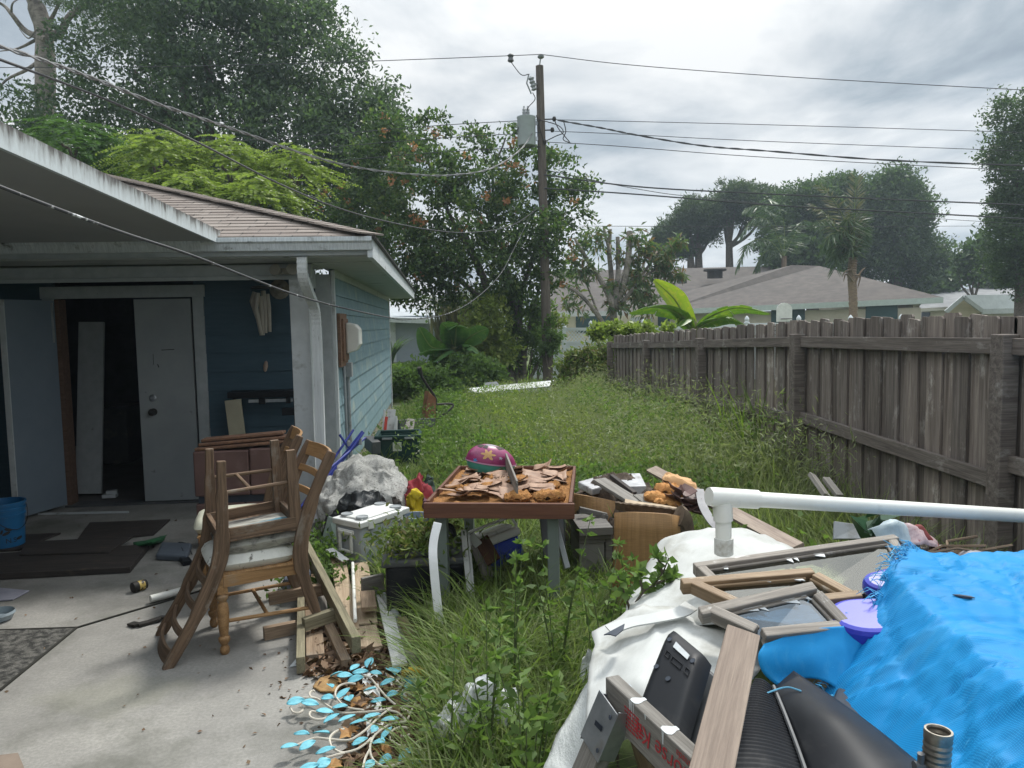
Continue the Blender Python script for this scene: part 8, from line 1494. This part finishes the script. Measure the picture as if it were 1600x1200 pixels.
# stuff behind the tarp
b = MB(); b.slab([at(1303, 842, 3.5), at(1346, 842, 3.5), at(1347, 820, 3.55), at(1304, 814, 3.55)], .015); tag(b.build('leaning_sheet', m_grey, None, bev=.003), 'small grey sheet standing in the weeds behind the sashes', 'sheet')
clump('rubbish_heap', 1420, 870, 3.1, .5, .35, .72, MAT('mixed_rubbish', (.22, .19, .15), (.08, .07, .055), .9, ns=12, bmp=.9, c3=(.45, .43, .42), s3=9, t3=(.58, .64)), 'heap of mixed rubbish behind the blue tarp', 'rubbish', amp=.05, fr=9, seed=31)
clump('rubbish_heap', 1560, 900, 2.95, .5, .3, .66, bpy.data.materials['mixed_rubbish'], 'lower heap of dark rubbish at the right behind the tarp', 'rubbish', amp=.05, fr=9, seed=33)
for px, py, lab, mt_, s_ in ((1420, 838, 'pink and white paper on the rubbish heap', MAT('pink_paper', (.55, .42, .43), (.42, .3, .31), .7, ns=14, c3=(.3, .06, .07), s3=8, t3=(.6, .66)), .10), (1436, 845, 'dull red cloth on the rubbish heap', MAT('dull_red', (.26, .06, .055), (.17, .035, .035), .8), .08), (1395, 832, 'crumpled pale blue wrapper on the rubbish heap', MAT('pale_blue', (.42, .5, .54), (.32, .4, .44), .5), .08), (1475, 873, 'striped grey and white wrapper behind the tarp', MAT('wrapper', (.5, .5, .47), (.2, .2, .2), .6, ns=18), .09)):
    c = at(px, py, 2.95); b = MB(); b.grid(clump_sheet([[c+Vector((-s_, s_*.6, 0)), c+Vector((0, s_*.7, .02)), c+Vector((s_, s_*.6, -.02))], [c+Vector((-s_, 0, .02)), c+Vector((0, 0, .06)), c+Vector((s_, 0, 0))], [c+Vector((-s_, -s_*.6, -.04)), c+Vector((0, -s_*.7, -.01)), c+Vector((s_, -s_*.6, -.06))]], .03, seed=px)); tag(b.build('wrapper', mt_, None, smooth=True, solid=.003), lab, 'wrapper')
c = at(1521, 885, 2.8); b = MB(); b.lathe([(.0, .062)]+[(.082*math.sin(t), .085*math.cos(t)-.02) for t in np.linspace(.15, 1.75, 12)], Matrix.Translation(c), 24); tag(b.build('ball', MAT('speckled_grey_ball', (.30, .30, .33), (.16, .16, .18), .5, ns=22, c3=(.55, .55, .57), s3=18, t3=(.60, .66)), None, smooth=True), 'speckled grey ball shell peeking over the blue tarp', 'ball')
b = MB()
for k in range(9): p = at(1440+k*7, 872-random.random()*8, 2.85); b.tube([p, p+Vector((rnd(.05, .15), rnd(-.1, .1), rnd(.0, .04))), p+Vector((rnd(.15, .28), rnd(-.1, .1), rnd(-.02, .04)))], .006, 5)
o = b.build('twigs', l_dead and MAT('twig', (.2, .14, .09), (.12, .08, .05)), None); stru(o, 'stuff', 'dry twigs on the rubbish behind the tarp', 'twigs')
# ------------------------------------------------------------------ weeds of the foreground
WP = [gd(*p) for p in ((668, 1040), (668, 950), (705, 905), (860, 880), (1000, 905), (1000, 960), (940, 1060), (890, 1190), (860, 1400), (640, 1330), (690, 1150))]
WP = [(p.x, p.y) for p in WP]
o = grass('weed_grass', WP, 14000, (.22, .52), (.005, .011), (.25, 1.0), l_grass, hf=lambda q: patch(q, 2.2, .55, 1.15)); stru(o, 'stuff', 'long grass blades among the weeds in front of the table', 'grass')
o = grass('weed_grass', [(p[0]*1, p[1]) for p in WP], 2600, (.35, .66), (.006, .012), (.4, 1.1), l_grassb, hf=lambda q: patch(q, 2.0, .5, 1.1)); o['label'] = 'brighter long arching grass among the weeds in front of the table'; o['category'] = 'grass'
def weedV(x, y, z0, h, nst, spread, seed, leaf=(.042, .022)):
    r_ = np.random.default_rng(seed); st, LV = MB(), []
    for s_ in range(nst):
        a = r_.random()*6.283; ln = spread*(.3+.7*r_.random()); hh_ = h*(.65+.4*r_.random()); P_ = spline([(x, y, z0), (x+math.cos(a)*ln*.35, y+math.sin(a)*ln*.35, z0+hh_*.5), (x+math.cos(a)*ln, y+math.sin(a)*ln, z0+hh_)], 6); st.tube(P_, [.005*(1-.7*i/(len(P_)-1)) for i in range(len(P_))], 5, False)
        for i in range(3, len(P_)):
            k = 3; base = np.array([P_[i]]*k)+r_.normal(size=(k, 3))*.006; d = r_.normal(size=(k, 3))*[1, 1, .4]+[0, 0, .25]; LV.append(leafV(base, d, leaf[0]*(.7+.6*r_.random(k)), leaf[1]*(.8+.4*r_.random(k)), .12))
        tipk = 6; LV.append(leafV(np.array([P_[-1]]*tipk), r_.normal(size=(tipk, 3))*[1, 1, .5]+[0, 0, .5], leaf[0]*.8, leaf[1]*.8, .12))
    return st, np.concatenate(LV)
q = scatter(WP, 64); stm = MB(); LV = []
for k, (x, y) in enumerate(q):
    s_, L_ = weedV(x, y, -.05, .14+.2*random.random(), 4, .14, 100+k); LV.append(L_); o_ = len(stm.v); stm.v += s_.v; stm.g += s_.g; stm.f += [tuple(i+o_ for i in f_) for f_ in s_.f]
ow = np_mesh('weeds', np.concatenate(LV), None, l_weed); stru(ow, 'stuff', 'leafy weeds crowding the ground between table and white cover', 'weeds')
m_stem = MAT('weed_stem', (.10, .14, .05), (.07, .09, .04), .7); os_ = stm.build('weed_stems', m_stem); stru(os_, 'stuff', 'thin stems of the crowded foreground weeds', 'weeds')
PG2 = 'tall leafy weeds standing above the rest'
for k, (px, py, Y, pyt, lab, nst, sp_) in enumerate(((870, 960, 3.3, 815, 'tallest leafy weed reaching up to the tabletop in front of the right leg', 6, .16), (930, 950, 3.2, 850, 'leafy weed in front of the grey cabinet', 6, .16), (800, 985, 3.1, 850, 'leafy weed before the blue cooler', 5, .16), (960, 985, 2.9, 905, 'leafy weed left of the white sheet', 6, .2), (760, 1050, 2.7, 960, 'leafy weed before the white plastic bag', 6, .18), (700, 1110, 2.65, 1000, 'leafy weed beside the metal tree', 5, .18), (830, 1100, 2.5, 985, 'leafy weed left of the ripped white cover', 6, .18), (1000, 905, 3.6, 860, 'leafy weed in front of the curved woodgrain panel', 6, .2), (820, 1190, 2.2, 1090, 'leafy weed nearest the camera by the plastic film', 6, .16))):
    p = at(px, py, Y); zt = at(px, pyt, Y).z; t = thing('leafy_weed', lab, 'weed', (p.x, Y, -.04), PG2); st, LV_ = weedV(p.x, Y, -.04, zt+.04, max(3, nst-2), sp_, 500+k, (.05, .024)); np_mesh('leaves', LV_, None, l_weed, t); st.build('stem', m_stem, t)
t = thing('branching_weed', 'dark stemmed branching weed hanging over the left edge of the white sheet', 'weed', at(985, 960, 2.75)); t.location.z = -.04; LVs = []; b = MB()
for P_ in ([(955, 1000), (985, 955), (1005, 925), (1020, 915), (1035, 895), (1045, 872)], [(1005, 925), (1000, 905), (998, 890)], [(1020, 915), (1040, 905), (1052, 900)], [(1035, 895), (1030, 878), (1025, 868)], [(985, 955), (975, 925), (965, 900)]):
    Q = spline([at(px, py, 2.72) for px, py in P_], 4); b.tube(Q, [.006*(1-.6*i/(len(Q)-1)) for i in range(len(Q))], 6)
    for i in range(len(Q)//2, len(Q)): LVs.append(leafV(np.array([Q[i]]*3), rng.normal(size=(3, 3))+[0, 0, .2], .05, .03, .12))
b.tube([at(955, 1000, 2.72), (t.location.x-.05, 2.75, -.04)], .006, 6); b.build('stem', MAT('dark_stem', (.10, .085, .06), (.06, .05, .035)), t, smooth=True); np_mesh('leaves', np.concatenate(LVs), None, l_weed, t)
# dry vines over the black tub
c = at(652, 840, 4.5); P = c+0*c; q = np.array([c])+rng.normal(size=(1300, 3))*np.array([.12, .13, .04]); q = q[q[:, 2] > .36]
o = np_mesh('dry_vines', leafV(q, rng.normal(size=q.shape), .035+.03*rng.random(len(q)), .012+.012*rng.random(len(q))), None, l_vine); stru(o, 'stuff', 'dry vines over the lid of the black tub', 'vines')
q = np.array([at(652, 868, 4.75)])+rng.normal(size=(600, 3))*np.array([.08, .12, .045]); q[:, 2] = np.abs(q[:, 2]-.05)
o = np_mesh('low_weeds', leafV(q, rng.normal(size=q.shape)+[0, 0, .4], .045, .025), None, l_weed); stru(o, 'stuff', 'low weeds in front of the grey cooler', 'weeds')
q = scatter([(-1.15, 6.9), (-1.05, 4.9), (-.75, 4.7), (-.7, 5.4), (-.9, 6.9)], 90); P = np.repeat(np.column_stack([q, np.full(len(q), .07)]), 22, 0)+rng.normal(size=(len(q)*22, 3))*np.array([.06, .06, .06]); o = np_mesh('low_weeds', leafV(P, rng.normal(size=P.shape)+[0, 0, .5], .05, .022), None, l_shrub); stru(o, 'stuff', 'green weeds at the foot of the porch post', 'weeds')
q = scatter([(-.35, 4.6), (1.1, 4.4), (1.6, 5.6), (.3, 6.4), (-.7, 6.4)], 420); P = np.repeat(np.column_stack([q, gzv(q)+.06]), 26, 0)+rng.normal(size=(len(q)*26, 3))*np.array([.10, .10, .06]); o = np_mesh('low_weeds', leafV(P, rng.normal(size=P.shape)+[0, 0, .5], .05, .026), None, l_shrub); stru(o, 'stuff', 'green ground weeds around and under the ruined table', 'weeds')
o = grass('under_table_grass', [(-.35, 4.3), (1.2, 4.3), (1.4, 5.8), (.2, 6.4), (-.6, 6.2)], 3800, (.15, .42), (.005, .010), (.3, 1.0), l_grass); stru(o, 'stuff', 'grass growing under and behind the ruined table', 'grass')
q = scatter([(1.35, 3.3), (2.4, 2.9), (2.5, 3.6), (1.5, 4.2)], 140); P = np.repeat(np.column_stack([q, np.full(len(q), .30)]), 24, 0)+rng.normal(size=(len(q)*24, 3))*np.array([.07, .07, .10]); o = np_mesh('low_weeds', leafV(P, rng.normal(size=P.shape)+[0, 0, .5], .05, .035), None, l_weed); stru(o, 'stuff', 'bright creeping weeds behind the window sashes', 'weeds')
t = thing('rubber_plant', 'dark glossy leaved seedling behind the farthest window sash', 'plant', at(1370, 850, 3.2)); t.location.z = 0
c = np.array(at(1365, 838, 3.2)); d = rng.normal(size=(16, 3))*[1, .6, .3]+[0, 0, .3]; np_mesh('leaves', leafV(c+rng.normal(size=(16, 3))*.03, d, .15, .09, .1), None, LEAF('rubber_leaves', [(.02, .06, .03), (.035, .08, .035)], .1, .3), t); b = MB(); b.tube([(c[0], c[1], 0), tuple(c)], .01, 6); b.build('stem', m_stem, t)
# white plastic rubbish in the weeds
clump('plastic_bag', 752, 1025, 2.9, .20, .15, .33, MAT('white_bag', (.58, .60, .60), (.42, .44, .44), .4, ns=10, bmp=.6), 'crumpled white plastic bag half hidden in the weeds', 'bag', amp=.05, fr=11, seed=41)
clump('plastic_bag', 925, 945, 3.2, .09, .08, .28, bpy.data.materials['white_bag'], 'bit of white plastic showing through the weeds left of the white sheet', 'bag', amp=.03, fr=14, seed=43)
c = gd(815, 1065, .06); b = MB(); b.lathe([(0, .0), (.11, .0), (.14, .06), (.15, .06), (.145, .068), (.135, .064), (.105, .01), (0, .01)], Matrix.Translation(c) @ Matrix.Rotation(.3, 4, 'X'), 24); tag(b.build('plastic_tray', m_lid, None, smooth=True), 'white plastic dish lying in the long grass', 'dish')
b = MB(); cc = gd(662, 1085, .05); b.tube([cc+Vector((.10*math.cos(t), .06*math.sin(t), .01*math.sin(3*t))) for t in np.linspace(0, 6.1, 24)], .006, 6); tag(b.build('hose', MAT('dark_green_hose', (.03, .10, .07), (.02, .07, .05), .5), None, smooth=True), 'loop of dark green hose beside the metal tree', 'hose')
# ------------------------------------------------------------------ air
m = bpy.data.materials.new('air'); m.use_nodes = True; nt_ = m.node_tree; nt_.nodes.clear(); out = N(nt_, 'ShaderNodeOutputMaterial'); pv_ = N(nt_, 'ShaderNodeVolumePrincipled')
pv_.inputs['Color'].default_value = (.72, .86, 1, 1); pv_.inputs['Density'].default_value = .0011; pv_.inputs['Anisotropy'].default_value = .35; nt_.links.new(pv_.outputs[0], out.inputs['Volume'])
b = MB(); b.aab((-232, -262, -1.6), (232, 280, 34)); o = b.build('haze', m); stru(o, 'stuff', 'thin pale air haze over the whole yard', 'haze')
